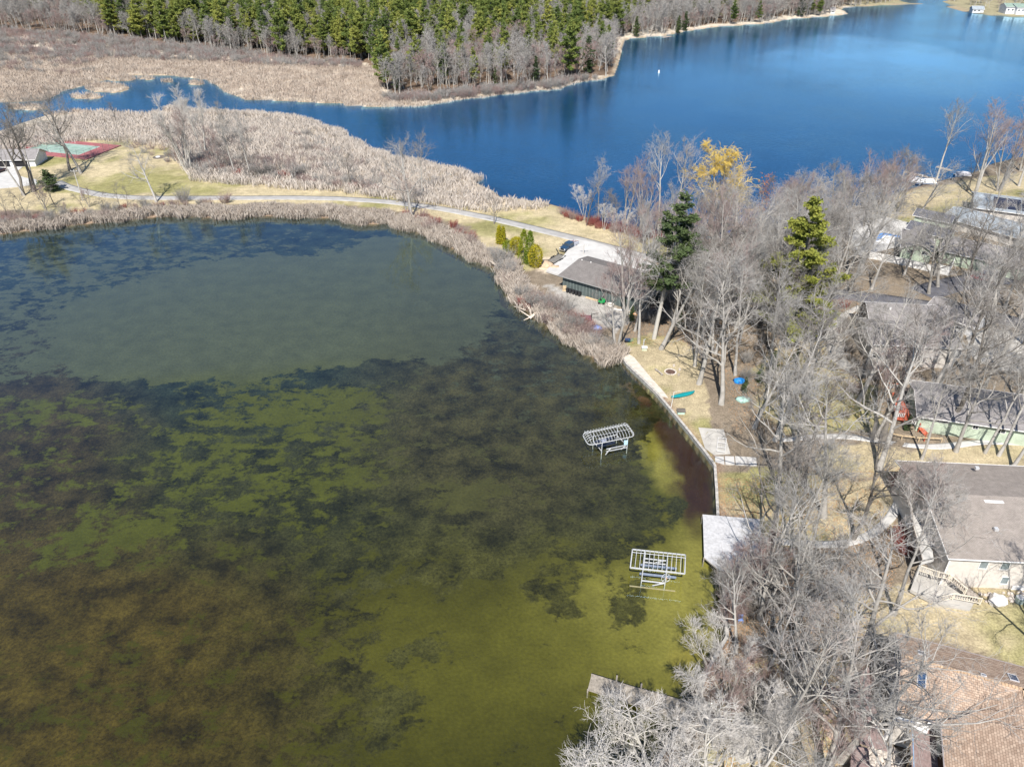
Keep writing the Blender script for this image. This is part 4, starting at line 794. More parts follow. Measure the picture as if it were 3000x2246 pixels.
# --- house C: low sage bungalow with dark roof seen through the twigs
zgC = 3.1; zeC = 6.7; c0_, c1_ = P(2698,1212,zeC), P(2985,1252,zeC); hC = thing('house', (c0_[0], c0_[1], zgC), 'low sage green house with grey brown roof right of the red deck', 'house'); anC = ang2(c0_, c1_)
qC, _ = block(hC, c0_[:2], anC, float(np.linalg.norm(c1_[:2]-c0_[:2]))+6, 11, zgC-1, zeC, zeC+1.5, M_SAGE, M_GRYR, over=.7)
p = qC(3.2, 0, zeC-.75); win(hC, p, anC-math.pi/2, 3, .7); p = qC(9, 0, zeC-1.0); win(hC, p, anC-math.pi/2, .9, 1.0); p = qC(13, 0, zeC-1.1); win(hC, p, anC-math.pi/2, 1.4, 1.0)
for px in ((2871,1208),(2893,1211)): pz = P(*px, 7.0); MB().tube([(pz[0], pz[1], 6.6), (pz[0], pz[1], 7.1)], [.25,.18], 8).build('roof_vent', M_WHITE, hC)
# --- house D
zgD = 3.1; zeD = 8.2; d0_, d1_ = P(2554,1006,zeD), P(2820,1019,zeD); hD = thing('house', (d0_[0], d0_[1], zgD), 'grey roofed two storey house with cream wall and white trim behind the big oaks', 'house'); anD = ang2(d0_, d1_); LD = float(np.linalg.norm(d1_[:2]-d0_[:2]))
qD, _ = block(hD, d0_[:2]+np.array([.5,.5]), anD, LD-1, 10, zgD-1, zeD, zeD+1.7, M_CREAM, M_GRYR, over=.6)
for a in (4.2,6,7.8,9.6,12.2): win(hD, qD(a, 0, zeD-1.15), anD-math.pi/2, 1.1, .8)
win(hD, qD(16.4, 0, zeD-1.7), anD-math.pi/2, 1.0, 1.8); win(hD, qD(1.6, 0, zeD-2.6), anD-math.pi/2, 2.2, 1.8)
for a in (-.1, LD-1.0): MB().beam(qD(a,-.05,zgD-.3), qD(a,-.05,zeD-.2), .22, .1).build('corner_board', M_WHITE, hD)
MB().beam(qD(0,-.06,zgD+2.35), qD(LD-5,-.06,zgD+2.35), .1, .2).build('band_board', M_WHITE, hD)
e0_, e1_ = P(2512,878,zeD+.3), P(2546,936,zeD+.3); anE = ang2(e1_, e0_)-math.pi/2
qE, _ = block(hD, e1_[:2]+np.array([.6,.0]), anE, 15, float(np.linalg.norm(e1_[:2]-e0_[:2]))-1, zgD-1, zeD+.3, zeD+2.2, M_BRICK, M_GRYR, over=.6)
for k in range(4): win(hD, qE(0, 2+k*1.9, zeD-1.6), anE+math.pi, 1.3, 2.6)
for px in ((2608,905),): pz = P(*px, 9.8); MB().tube([(pz[0],pz[1],9.2),(pz[0],pz[1],10.1)], .22, 8).build('roof_vent', M_WHITE, hD)
# --- garage E white
g0, g1 = P(2712,905,5.6), P(2850,955,5.6); hE = thing('garage', (g0[0], g0[1], 3.1), 'white garage with low gable roof behind the grey roofed house', 'garage'); anG = ang2(g0, g1); LG = float(np.linalg.norm(g1[:2]-g0[:2]))
qG, _ = block(hE, g0[:2]-0, anG, LG, 8.5, 2, 5.6, 7.1, M_WSID, M_GRYR, over=.5)
win(hE, qG(2.4, 0, 4.3), anG-math.pi/2, 1.6, 2.0, M_WHITE, mat('glass_teal', (.10,.28,.34), .1)); win(hE, qG(LG-3.5, 0, 4.1), anG-math.pi/2, 3.4, .6)
# --- house F group
zF = 3.3; f0, f1 = P(2645,722,zF+3.6), P(2732,735,zF+3.6); hF = thing('house', (f0[0], f0[1], zF), 'pale green house with grey gable roof and twin windows behind the white board fence', 'house'); anF = ang2(f0, f1); LF = float(np.linalg.norm(f1[:2]-f0[:2]))
dF = np.array([math.cos(anF), math.sin(anF)]); nF = np.array([-dF[1], dF[0]])
qF, _ = block(hF, f0[:2]+dF*LF, anF+math.pi/2, 13, LF, zF-1.5, zF+3.6, zF+5.2, M_SAGE, M_GRYR, over=.5)
for a in (.3,.78): win(hF, tuple(f0[:2]+dF*LF*a-nF*.0)+(zF+2.7,), anF-math.pi/2, 1.5, .9)
f2, f3 = P(2765,743,zF+3.2), P(2830,795,zF+3.2)
qF2, _ = block(hF, f1[:2]+dF*2+nF*3, anF-.22, 19, 11, zF-1.5, zF+3.2, zF+4.9, M_SAGE, M_GRYR, over=.5)
f4 = P(2660,668,zF+4.4); qF3, _ = block(hF, f4[:2], anF-.3, 10, 6, zF-1.5, zF+4.4, zF+5.6, M_SAGE, M_CHAR, over=.5)
f5 = P(2680,648,zF+3.4); qF4, _ = block(hF, f5[:2]+nF*5, anF-.25, 9, 5, zF-1.5, zF+3.6, zF+4.7, M_SAGE, M_CHAR, over=.5)
# --- houses G
zG = 2.6
g2, g3 = P(2768,634,zG+3.2), P(2888,668,zG+3.2); hG = thing('house', (g2[0], g2[1], zG), 'long house with pale blue grey roof between the green house and the lake lawn', 'house'); anH = ang2(g2, g3)
block(hG, g2[:2], anH, 20, 11, zG-1.5, zG+3.2, zG+4.6, M_CREAM, M_BLUR, over=.6)
g4, g5 = P(2858,606,zG+3.2), P(3010,626,zG+3.2); hH = thing('house', (g4[0], g4[1], zG), 'pale grey green roofed house with a dark panel field at the right edge', 'house'); anI = ang2(g4, g5)
qI, _ = block(hH, g4[:2], anI, 24, 14, zG-1.5, zG+3.2, zG+5.0, M_CREAM, M_BLUR, over=.6)
for i in range(3):
    for j in range(2): 
        a, b = 4.5+i*3.6, .8+j*2.8; MB().slab([qI(a,b,zG+3.35+b*1.8/7), qI(a+3.4,b,zG+3.35+b*1.8/7), qI(a+3.4,b+2.6,zG+3.35+(b+2.6)*1.8/7), qI(a,b+2.6,zG+3.35+(b+2.6)*1.8/7)], .08).build('solar_panel', mat('solar_glass', (.03,.035,.06), .2, .2, 1), hH)
# --- green shed by the driveway
zs = 4.7; s0, s1 = P(1634,804,zs), P(1850,866,zs); sh = thing('shed', (s0[0], s0[1], .65), 'long dark green board shed with grey hip roof beside the white driveway', 'shed'); anS = ang2(s0, s1); LS = float(np.linalg.norm(s1[:2]-s0[:2]))
M_SHR = courses('shingles_brownish_grey', (.19,.175,.165), (.225,.205,.195), .14, width=.33)
dS = np.array([math.cos(anS), math.sin(anS)]); nS = np.array([-dS[1], dS[0]]); tp_ = P(1672,752,zs+1.9); WS = 2*float((tp_[:2]-s0[:2])@nS)
qS, _ = block(sh, s0[:2]+dS*.9+nS*.9, anS, LS+2, WS-1.8, .2, zs, zs+1.9, M_SHED, M_SHR, over=.9, trim=mat('trim_grey', (.28,.28,.27), .6), hip=(.6, 6))
for px in ((1680,757),(1705,763),(1731,770)): pz = P(*px, zs+1.75); MB().tube([(pz[0],pz[1],zs+1.4),(pz[0],pz[1],zs+2.0)], [.22,.16], 8).build('roof_vent', M_WHITE, sh)
bm_ = MB()
for i in range(int((LS+1)/.9)): bm_.beam(qS(.4+i*.9,-.02,.4), qS(.4+i*.9,-.02,zs-.45), .05, .03)
tag(bm_.build('batten', mat('batten_green', (.28,.33,.32), .7), sh), kind='stuff')
# --- barn at left edge
zb = 4.0; l0, l1 = P(-40,462,zb), P(84,460,zb); brn = thing('garage', (l1[0], l1[1], .7), 'grey roofed garage with open dark bays at the left edge beside the white driveway', 'garage'); anL = ang2(l0, l1); LL = float(np.linalg.norm(l1[:2]-l0[:2]))
qL, _ = block(brn, l0[:2], anL, LL+1.5, 9, .2, zb-.6, zb+1.6, M_WSID, M_GRYR, over=.6)
for a in (.2, .62): MB().beam(qL(LL*a,-.03,.75), qL(LL*(a+.30),-.03,.75), .05, .01).build('threshold', M_DARK, brn); p0_, p1_ = qL(LL*a,-.02,2.0), qL(LL*(a+.30),-.02,2.0); MB().beam(p0_, p1_, .06, 2.5).build('bay_shade_panel', mat('interior_shade', (.02,.02,.022), .9), brn)  # bays are flat panels with the interior shade put into their colour
# --- far houses over the lake
def far_house(px, py, L_, W_, zb_, zh, ang, wm, rm, lab, over=.4):
    p = G(px, py); h = thing('house', p, lab, 'house'); q, _ = block(h, p[:2], ang, L_, W_, p[2]-1.5, p[2]+zh, p[2]+zh+1.8, wm, rm, over=over)
    for i in range(int(L_/3)): win(h, q(1.6+i*3, 0, p[2]+zh*.6), ang-math.pi/2, 1.3, 1.2, M_WHITE)
    return h
far_house(1903, 88, 9, 10, 0, 5.5, R(-8), M_CREAM, courses('shingles_tan', (.36,.26,.2), (.4,.3,.24), .14, width=.33), 'cream house with brown roof among the pines on the far wooded shore')
far_house(2848, 38, 8, 6, 0, 2.6, R(-5), M_WSID, M_BLUR, 'small white boathouse with pale roof at the far right lake shore')
far_house(2944, 42, 10, 12, 0, 5.0, R(-6), M_WSID, courses('shingles_green', (.24,.33,.28), (.28,.37,.31), .14, width=.33), 'white two storey lake house with green roof on the far right shore')
far_house(2975, 44, 14, 12, 0, 5.0, R(2), M_WSID, MATS['shingles_green'], 'wide white lake house with glazed front at the far right corner')
far_house(2433, 40, 3, 3, 0, 2.2, R(0), M_WSID, M_GRYR, 'tiny white hut on the far sandy spit')
# ================================================================ boat lifts
def rod(m, a, b, r=.045, n=6): m.tube([a, b], r, n)
lift2 = thing('boat_lift', (*P(1945,1690)[:2], 0), 'boat lift with straight rectangular canopy frame and spoked wheel, nearer the bottom', 'boat lift')
ZC_ = 2.75; RL, RR, FL, FR = P(1853,1608.5,ZC_), P(2008,1625,ZC_), P(1846.5,1662,ZC_), P(2006,1680,ZC_)
for a, b in ((RL,RR),(FL,FR),(RL,FL),(RR,FR)): MB().beam(a, b, .16, .14).build('canopy_rail', M_METAL, lift2)
for i in range(13):
    t = i/12; a = RL+(RR-RL)*t; b = FL+(FR-FL)*t; c = (a+b)/2; out = unit(a-b)
    MB().tube([a+out*.05+[0,0,.05], a*.85+b*.15+[0,0,.42], a*.67+b*.33+[0,0,.58], c+[0,0,.42], b*.85+a*.15+[0,0,.12], b+[0,0,.04]], .04, 5).build('canopy_bow', M_METAL, lift2)
a, b = RL*.67+FL*.33, RR*.67+FR*.33; MB().tube([a+[0,0,.62], b+[0,0,.62]], .035, 5).build('ridge_pole', M_METAL, lift2)
PL = {}
for k, (u_, v_) in {'fl': (.235,1), 'fr': (.67,1), 'rl': (.235,.0), 'rr': (.67,.0)}.items():
    c = RL+(RR-RL)*u_; e = FL+(FR-FL)*u_; p = c+(e-c)*v_; PL[k] = p; MB().beam((p[0], p[1], -1.0), (p[0], p[1], ZC_-.06), .13, .13).build('leg', M_METAL, lift2)
for a, b in (('rl','fl'),('rr','fr')): MB().beam(PL[a], PL[b], .12, .1).build('cross_rail', M_METAL, lift2)
def lz(p, z): return np.array([p[0], p[1], z])
for z, ks in ((.45, ('fl','fr')), (1.2, ('rl','rr')), (.45, ('rl','rr'))): MB().beam(lz(PL[ks[0]], z), lz(PL[ks[1]], z), .15, .13).build('frame_beam', M_METAL, lift2)
MB().beam(lz(PL['fl'], .45)*.55+lz(PL['fr'], .45)*.45+[0,-.5,-.25], lz(PL['fr'], .45), .12, .1).build('brace', M_METAL, lift2); MB().beam(lz(PL['rl'], 1.2)*.5+lz(PL['rr'], 1.2)*.5+[0,-.4,-.2], lz(PL['rr'], 1.3), .12, .1).build('brace', M_METAL, lift2)
for s in (.30,.78):
    a = RL+(FL-RL)*s; dx = unit(RR-RL); p = lz(a, .95)+dx*1.4; MB().beam(p, p+dx*5.2, .26, .2).build('bunk', mat('bunk_carpet', (.20,.24,.32), .8), lift2)
for z in (.2,): MB().beam(lz(PL['fl'],z), lz(PL['rl'],z), .12,.1).build('frame_beam', M_METAL, lift2); MB().beam(lz(PL['fr'],z), lz(PL['rr'],z), .12,.1).build('frame_beam', M_METAL, lift2)
for ks in (('fl','fr'),('rl','rr')): d_ = unit(lz(PL[ks[1]],0)-lz(PL[ks[0]],0)); MB().beam(lz(PL[ks[0]],-.9)-d_*1.6, lz(PL[ks[1]],-.9)+d_*1.6, .14,.12).build('base_beam', mat('wet_metal', (.5,.42,.3), .6), lift2)
wc = P(1951,1692,1.0); wr = .68; ax = unit(np.array([.25,-1,.25])); t1 = unit(np.cross(ax, [0,0,1])); t2 = np.cross(t1, ax); ring = [wc+(t1*math.cos(2*math.pi*i/28)+t2*math.sin(2*math.pi*i/28))*wr for i in range(29)]
wh = MB(); wh.tube(ring, .035, 5, False); wh.build('wheel_rim', M_METAL, lift2)
for i in range(3): a_ = i*math.pi/3+.3; v_ = (t1*math.cos(a_)+t2*math.sin(a_))*wr; MB().tube([wc-v_, wc+v_], .03, 5).build('spoke', M_METAL, lift2)
MB().tube([wc-ax*.15, wc+ax*.15], .12, 8).build('hub', mat('rust_box', (.5,.26,.2), .7), lift2)
lift1 = thing('boat_lift', (*P(1790,1310)[:2], 0), 'boat lift with rounded arched canopy frame, farther out in the pond', 'boat lift')
z1 = 2.5; A1, B1, C1, D1 = P(1704.5,1270,z1), P(1836,1242,z1), P(1861.5,1277,z1), P(1724,1305,z1)
e1v = unit(B1-A1); e2v = unit(D1-A1)
def rounded(A_, B_, C_, D_, r=1.0):
    cs = [A_, B_, C_, D_]; out = []
    for i in range(4):
        p = cs[i]; a = unit(cs[i-1]-p); b = unit(cs[(i+1) % 4]-p)
        for t in (0,.25,.5,.75,1): out.append(p+a*r*(1-t)**2+b*r*t**2)
    return out+[out[0]]
rg = rounded(A1, B1, C1, D1); MB().tube(rg, .07, 6, False).build('canopy_rail', M_METAL, lift1)
for i in range(15):
    t = .06+.88*i/14; a = A1+(B1-A1)*t; b = D1+(C1-D1)*t
    MB().tube([a+[0,0,.0], a+[0,0,.45], a*.8+b*.2+[0,0,.78], (a+b)/2+[0,0,.84], a*.2+b*.8+[0,0,.74], b*.98+a*.02+[0,0,.4], b+[0,0,0]], .035, 5).build('canopy_bow', M_METAL, lift1)
for (p0, p1, sg) in ((A1, D1, -1), (B1, C1, 1)):
    for i in range(5):
        t = .18+.16*i; a = p0+(p1-p0)*t; inn = e1v*(-sg); MB().tube([a, a+inn*.08+[0,0,.4], a+inn*.5+[0,0,.72], a+inn*1.1+[0,0,.82]], .035, 5).build('end_bow', M_METAL, lift1)
for s in (.33,.66): a = A1+(D1-A1)*s; b = B1+(C1-B1)*s; MB().tube([a+e1v*.7+[0,0,.8], b-e1v*.7+[0,0,.8]], .03, 5).build('ridge_pole', M_METAL, lift1)
PQ = {k: (A1+(B1-A1)*u_)*(1-v_)+(D1+(C1-D1)*u_)*v_ for k, (u_, v_) in {'rl': (.24,.15), 'rr': (.78,.1), 'fl': (.29,1), 'fr': (.84,1)}.items()}
for k, p in PQ.items(): MB().beam(lz(p,-1), lz(p, z1), .11, .11).build('leg', M_METAL, lift1)
for ks, z in ((('fl','fr'),.9),(('fl','fr'),.35),(('rl','rr'),.9)): MB().beam(lz(PQ[ks[0]],z)+e1v*.9, lz(PQ[ks[1]],z), .12, .12).build('frame_beam', M_METAL, lift1)
MB().beam(lz(PQ['fl'],.95)+e1v*1.8, lz(PQ['fl'],.1)+e1v*.6-e2v*-.5, .1,.1).build('brace', M_METAL, lift1); MB().beam(lz(PQ['fr'],1.0), lz(PQ['fr'],.2)-e1v*1.2, .1,.1).build('brace', M_METAL, lift1)
MB().beam(lz(PQ['rl'],.7), lz(PQ['fl'],.7), .1,.1).build('frame_beam', M_METAL, lift1); MB().beam(lz(PQ['rr'],.7), lz(PQ['fr'],.7), .1,.1).build('frame_beam', M_METAL, lift1)
for s in (.32,.7): a = A1+(D1-A1)*s; p = lz(a,1.0)+e1v*2.2; MB().tube([p, p+e1v*3.4], .22, 8).build('bunk', mat('bunk_black', (.03,.04,.07), .5), lift1)
sp_ = D1+(C1-D1)*.33+[0,0,.18]; MB().slab([sp_-e1v*.45+[0,0,-.02], sp_+e1v*.45+[0,0,-.02], sp_+e1v*.45-e2v*.5+[0,0,.2], sp_-e1v*.45-e2v*.5+[0,0,.2]], .05).build('solar_panel', mat('panel_grey', (.2,.22,.28), .3), lift1)
MB().box(lz(PQ['fr'],1.5)-e1v*.35, (.6,.35,.75)).build('control_box', mat('box_pale_blue', (.45,.68,.8), .5), lift1)

# ================================================================ decks, docks
def plank_deck(name, px, z, lab, cat, m, w_=.15, th=.1, along=None):
    pts = [P(a, b, z) for a, b in px]; c = sum(pts)/len(pts); o = thing(name, (c[0], c[1], 0), lab, cat); poly = [tuple(p[:2]) for p in pts]; a = along if along is not None else ang2(pts[0], pts[1]); d = np.array([math.cos(a), math.sin(a)]); n = np.array([-d[1], d[0]])
    s = [(np.array(p)-c[:2])@n for p in poly]; mb = MB(); k = min(s)
    while k < max(s)-.02:
        mid_ = k+w_*.5; hits = []
        for i in range(len(poly)):
            p, q = np.array(poly[i])-c[:2], np.array(poly[(i+1) % len(poly)])-c[:2]; sp2, sq = p@n, q@n
            if (sp2 > mid_) != (sq > mid_): t = (mid_-sp2)/(sq-sp2); hits.append(float((p+(q-p)*t)@d))
        if len(hits) >= 2:
            l0_, l1_ = min(hits), max(hits); cc = c[:2]+n*mid_+d*(l0_+l1_)/2; mb.box((cc[0], cc[1], z-th/2+random.uniform(-.006,.006)), (l1_-l0_, w_*.93, th), a)
        k += w_
    tag(mb.build('deck_board', m, o), kind='stuff'); sk = MB(); sk.prism(poly, z-.32, z-th-.01); sk.build('deck_frame', M_WOOD, o)
    for p in poly: MB().beam((p[0], p[1], -1.1), (p[0], p[1], z-.12), .16, .16).build('post', M_WOOD, o)
    return o
plank_deck('pond_deck', [(2059,1506),(2226,1520),(2236,1637),(2178,1672),(2112,1672),(2063,1631)], .95, 'pale grey boarded deck with a cut corner overhanging the pond', 'deck', mat('grey_deck_boards', (.50,.50,.51), .85, .12, 2.5, stretch=(1,1,1)), along=ang2(P(2059,1506), P(2063,1631)))
plank_deck('dock', [(1734,1972),(1850,2008),(1968,2040),(2040,2062),(2030,2118),(1937,2088),(1830,2052),(1722,2017)], .7, 'weathered wooden dock under the white twigged tree at the bottom', 'dock', mat('old_deck_boards', (.30,.265,.22), .85, .25, 2.5), along=ang2(P(1734,1972), P(1722,2017)))
dp = thing('dock_post', (*P(1805,1990)[:2], 0), 'short grey mooring post on the far side of the bottom dock, outer one', 'post'); MB().tube([lz(P(1806,1995,.6),-1), lz(P(1806,1995,.6),1.7)], .11, 8).build('pile', M_WOOD, dp)
copy_thing(dp, P(1876,2014), label='short grey mooring post on the far side of the bottom dock, nearer the shore')
def simple_dock(px, z, lab, w_=1.3):
    a, b = P(*px[0], z), P(*px[1], z); o = thing('dock', (*((a+b)/2)[:2], 0), lab, 'dock'); d = unit(b-a); n = np.array([-d[1], d[0], 0]); L_ = np.linalg.norm(b-a); mb = MB(); k = int(L_/.25)
    for i in range(k): c = a+d*(i+.5)*.25; mb.box(c, (.22, w_, .07), math.atan2(d[1], d[0]))
    tag(mb.build('deck_board', M_WOOD, o), kind='stuff')
    for i in range(int(L_/3)+1):
        for s in (-1, 1): c = a+d*min(L_, i*3)+n*s*w_/2; MB().tube([(c[0], c[1], -2), (c[0], c[1], z+.3)], .06, 6).build('post', M_METAL, o)
    MB().beam(a-n*w_/2-[0,0,.1], b-n*w_/2-[0,0,.1], .06,.18).build('stringer', M_WOOD, o); return o
simple_dock(((2131,646),(2222,680)), .6, 'grey wooden dock reaching into the lake near the blue tarp', 1.6)
simple_dock(((2650,503),(2755,527)), .6, 'long wooden dock at the sandy landing left of the pontoon boat', 1.6)
simple_dock(((2745,488),(2790,500)), .5, 'short dark dock just beyond the pale leaning tree at the right shore', 1.2)
simple_dock(((1940,110),(1965,106)), .5, 'little dock below the cream house on the far wooded shore', 2.5)
# red stairs and deck near house C
M_R = M_DECKR; rdk = thing('red_deck', (*P(2640,1200,3)[:2], 3.0), 'red stained wooden stairs and landing climbing beside the sage house', 'deck')
r0, r1, r2, r3 = P(2614,1150,6.0), P(2632,1148,6.0), P(2682,1238,3.8), P(2625,1228,3.8)
for i in range(16):
    t0, t1 = i/16, (i+.9)/16; MB().slab([r0+(r3-r0)*t0, r1+(r2-r1)*t0, r1+(r2-r1)*t1, r0+(r3-r0)*t1], .08).build('tread', M_R, rdk)
def rail_w(par, a, b, m, hh=.95, n=6):
    a = np.array(a); b = np.array(b); MB().beam(a+[0,0,hh], b+[0,0,hh], .12,.08).build('handrail', m, par)
    bal = MB()
    for i in range(n): p = a+(b-a)*(i+.5)/n; MB().beam(p, p+[0,0,hh-.05], .16, .05).build('baluster', M_WHITE, par)
rail_w(rdk, P(2598,1134,6.2), P(2636,1138,6.2), M_R, n=7); rail_w(rdk, P(2623,1220,4.2), P(2650,1222,4.2), M_R, n=5); rail_w(rdk, P(2668,1240,4.0), P(2694,1244,4.0), M_R, n=5)
for px in ((2600,1140),(2636,1140),(2605,1195),(2650,1225),(2694,1250),(2712,1278)): p = P(*px, 4.2); MB().beam((p[0],p[1],2.5), (p[0],p[1],5.0), .14,.14).build('post', M_R, rdk)
MB().beam(P(2695,1250,4.0), P(2714,1272,3.2), 1.1, .1).build('landing', M_R, rdk)
rd2 = thing('red_landing', (*P(2975,1275,3)[:2], 3.0), 'small red wooden landing with white balusters at the right edge by the sage house', 'deck'); rail_w(rd2, P(2962,1268,4.0), P(2990,1272,4.0), M_R, n=5); MB().slab([P(2962,1270,3.9), P(2990,1274,3.9), P(2985,1288,3.9), P(2960,1284,3.9)][::-1], .1).build('floor', M_R, rd2)
# mauve boardwalk bottom right
bw = thing('boardwalk', (*P(2540,2100,3)[:2], 2.6), 'mauve brown boardwalk with steps below the tan roofed house', 'boardwalk')
def boards(par, quad, n, z, m, th=.1):
    q_ = [P(a, b, z) for a, b in quad]
    for i in range(n): t0, t1 = i/n, (i+.94)/n; MB().slab([q_[0]+(q_[3]-q_[0])*t0, q_[1]+(q_[2]-q_[1])*t0, q_[1]+(q_[2]-q_[1])*t1, q_[0]+(q_[3]-q_[0])*t1], th).build('board', m, par)
boards(bw, [(2478,2012),(2546,1952),(2552,2050),(2500,2085)], 22, 3.3, M_DECKM); boards(bw, [(2505,2088),(2560,2052),(2600,2200),(2515,2175)], 30, 3.2, M_DECKM); boards(bw, [(2385,2008),(2470,2014),(2475,2046),(2382,2040)], 10, 3.0, M_DECKM)
boards(bw, [(2495,2178),(2545,2190),(2550,2280),(2490,2280)], 16, 3.1, M_DECKM)
rw = MB()
for i in range(22): c = P(2355+i*5.3, 1996+i*.6, 3.3); rw.beam((c[0],c[1],3.2), (c[0],c[1],4.1), .05,.05)
rr_ = thing('wooden_railing', (*P(2410,2004,3)[:2], 3.0), 'yellowish wooden picket railing along the boardwalk steps', 'railing'); tag(rw.build('picket', M_PINEW, rr_), kind='stuff'); MB().beam(P(2355,1996,4.1), P(2470,2008,4.1), .12,.06).build('handrail', M_PINEW, rr_)
# timber guard rail near the walkway
gr = thing('guard_rail', (*P(2670,1290,3)[:2], 3.1), 'pale yellow timber rail on posts along the walkway below the red stairs', 'railing')
pts = [(2612,1282),(2640,1288),(2690,1294),(2757,1296)]
for a, b in zip(pts[:-1], pts[1:]):
    A_, B_ = G(*a), G(*b); MB().beam(A_+[0,0,.9], B_+[0,0,.9], .16,.1).build('rail', M_PINEW, gr); MB().beam(B_, B_+[0,0,.9], .12,.12).build('post', M_PINEW, gr)
# white board fence at the pool
def board_fence(px, hh, lab, m=M_WHITE, w_=.18):
    A_ = [G(*p) for p in px]; o = thing('board_fence', A_[0], lab, 'fence')
    for a, b in zip(A_[:-1], A_[1:]):
        L_ = np.linalg.norm(b-a); n = int(L_/2.2)+1
        for i in range(n): p, q = a+(b-a)*i/n, a+(b-a)*(i+.97)/n; MB().beam(p+[0,0,hh/2], q+[0,0,hh/2], .05, hh).build('panel', m, o); MB().beam(p-[0,0,.2], p+[0,0,hh+.08], .13,.13).build('post', m, o)
    return o
board_fence([(2522,754),(2600,767),(2655,780),(2726,797)], 1.9, 'white vinyl fence between the pool terrace and the leaf covered bank'); board_fence([(2730,798),(2776,808),(2792,776)], 2.4, 'taller white fence at the corner of the pale green house')
board_fence([(2482,668),(2484,706),(2500,740)], 1.5, 'white fence on the lake side of the pool terrace'); board_fence([(2528,655),(2560,662),(2600,668)], 1.3, 'low white fence at the back of the pool terrace')
pool = thing('swimming_pool', P(2600,700,3.3), 'pool with white winter cover and bright blue edge on the white terrace', 'pool')
pz_ = hz(*P(2600,700,3.3)[:2])+.55
MB().prism([tuple(P(a,b,pz_)[:2]) for a,b in ((2570,690),(2590,683),(2650,692),(2640,712),(2552,716))], pz_-1, pz_).build('cover', M_WHITE, pool); MB().prism([tuple(P(a,b,pz_)[:2]) for a,b in ((2562,706),(2578,684),(2592,682),(2652,694),(2650,698),(2592,688),(2575,704))], pz_-.9, pz_+.02).build('blue_edge', mat('pool_blue', (.05,.25,.65), .4), pool)

# ================================================================ vehicles
def lb(mb, name, m, par, smooth=False): return mobj(name, mb.mesh(name, m, (0,0,0), smooth), par)
M_TRK = mat('truck_blue', (.02,.055,.11), .2, .1, 1, spec=.7); M_SILV = mat('silver_paint', (.42,.44,.5), .3, .1, 1, spec=.6); M_CHR = mat('chrome', (.7,.7,.72), .15, .05, 1, metal=.9)
def pickup(loc, rz, lab):
    t = thing('pickup_truck', loc, lab, 'truck', None, rz)
    b = MB(); prof = [(2.95,.55),(3.0,1.05),(2.85,1.25),(1.5,1.38),(.85,2.0),(.6,2.05),(-.75,2.05),(-1.15,2.0),(-1.2,.55)]
    n = len(prof); vs = [(x, -1.0*(1 if z < 1.5 else .86), z) for x, z in prof]+[(x, 1.0*(1 if z < 1.5 else .86), z) for x, z in prof]
    b.add(vs, [tuple(range(n))[::-1], tuple(range(n, 2*n))]+[(i, (i+1) % n, n+(i+1) % n, n+i) for i in range(n)]); o = lb(b, 'body', M_TRK, t); bv = o.modifiers.new('bevel', 'BEVEL'); bv.width = .06; bv.segments = 2
    lb(MB().add([(1.46,-.84,1.42),(1.46,.84,1.42),(.9,.80,1.97),(.9,-.80,1.97)], [(0,1,2,3)]), 'windscreen', M_GLASS, t)
    for s in (-1, 1): lb(MB().add([(1.2,s*.985,1.42),(-.95,s*.985,1.42),(-.85,s*.885,1.95),(.75,s*.885,1.95)], [(0,1,2,3)]), 'side_window', M_GLASS, t)
    lb(MB().box((-2.25,0,.95), (2.0,2.06,.62)), 'service_bed', M_SILV, t)
    for s in (-1, 1): lb(MB().box((-2.25,s*.86,1.35), (2.0,.34,.25)), 'tool_box', M_SILV, t)
    lb(MB().box((3.05,0,.62), (.18,2.0,.26)), 'bumper', M_CHR, t); lb(MB().box((3.01,0,1.02), (.06,1.1,.3)), 'grille', M_DARK, t)
    for s in (-1, 1):
        lb(MB().box((2.98,s*.78,1.02), (.1,.34,.26)), 'headlight', M_WHITE, t); lb(MB().box((1.25,s*1.18,1.45), (.12,.22,.3)), 'mirror', M_DARK, t); lb(MB().box((.2,s*1.03,.98), (2.3,.03,.5)), 'door', MATS['truck_blue'], t)
        for x in (2.0,-2.1):
            wl_ = MB().tube([(x,s*.78,.4),(x,s*1.05,.4)], .42, 16); wo_ = lb(wl_, 'wheel', M_RUB, t); ri = MB().tube([(x,s*1.03,.4),(x,s*1.07,.4)], .25, 12); mobj('rim', ri.mesh('rim', M_CHR), wo_)
    rn = random.Random(3); jk = MB()
    for i in range(14): c = (-2.3+rn.uniform(-.8,.8), rn.uniform(-.6,.6), 1.35+rn.uniform(0,.35)); jk.beam(c, (c[0]+rn.uniform(-.7,.7), c[1]+rn.uniform(-.4,.4), c[2]+rn.uniform(-.1,.3)), .08,.08)
    lb(jk, 'load', mat('rusty_load', (.30,.13,.08), .8, .3, 4), t); return t
tf, tb = G(1662,741), G(1688,727.5); ta = ang2(tb, tf); tc_ = (tf+tb)/2; pickup((tc_[0]-math.sin(ta)*-1.0, tc_[1]+.9, tc_[2]+.07), ta, 'dark blue pickup truck with silver service bed parked on the white driveway')
q0, q1, q2_, q3_ = P(1603,764,1.3), P(1624,772,1.3), P(1658,750.5,1.3), P(1637,744.5,1.3); tr_ = thing('flatbed_trailer', (*((q0+q2_)/2)[:2], .7), 'empty flatbed trailer with grey boards and tandem wheels hitched before the pickup', 'trailer')
for i in range(11): t0, t1 = i/11, (i+.92)/11; MB().slab([q0+(q1-q0)*t0, q0+(q1-q0)*t1, q3_+(q2_-q3_)*t1, q3_+(q2_-q3_)*t0], .07).build('board', mat('trailer_boards', (.20,.19,.17), .9, .2, 3), tr_)
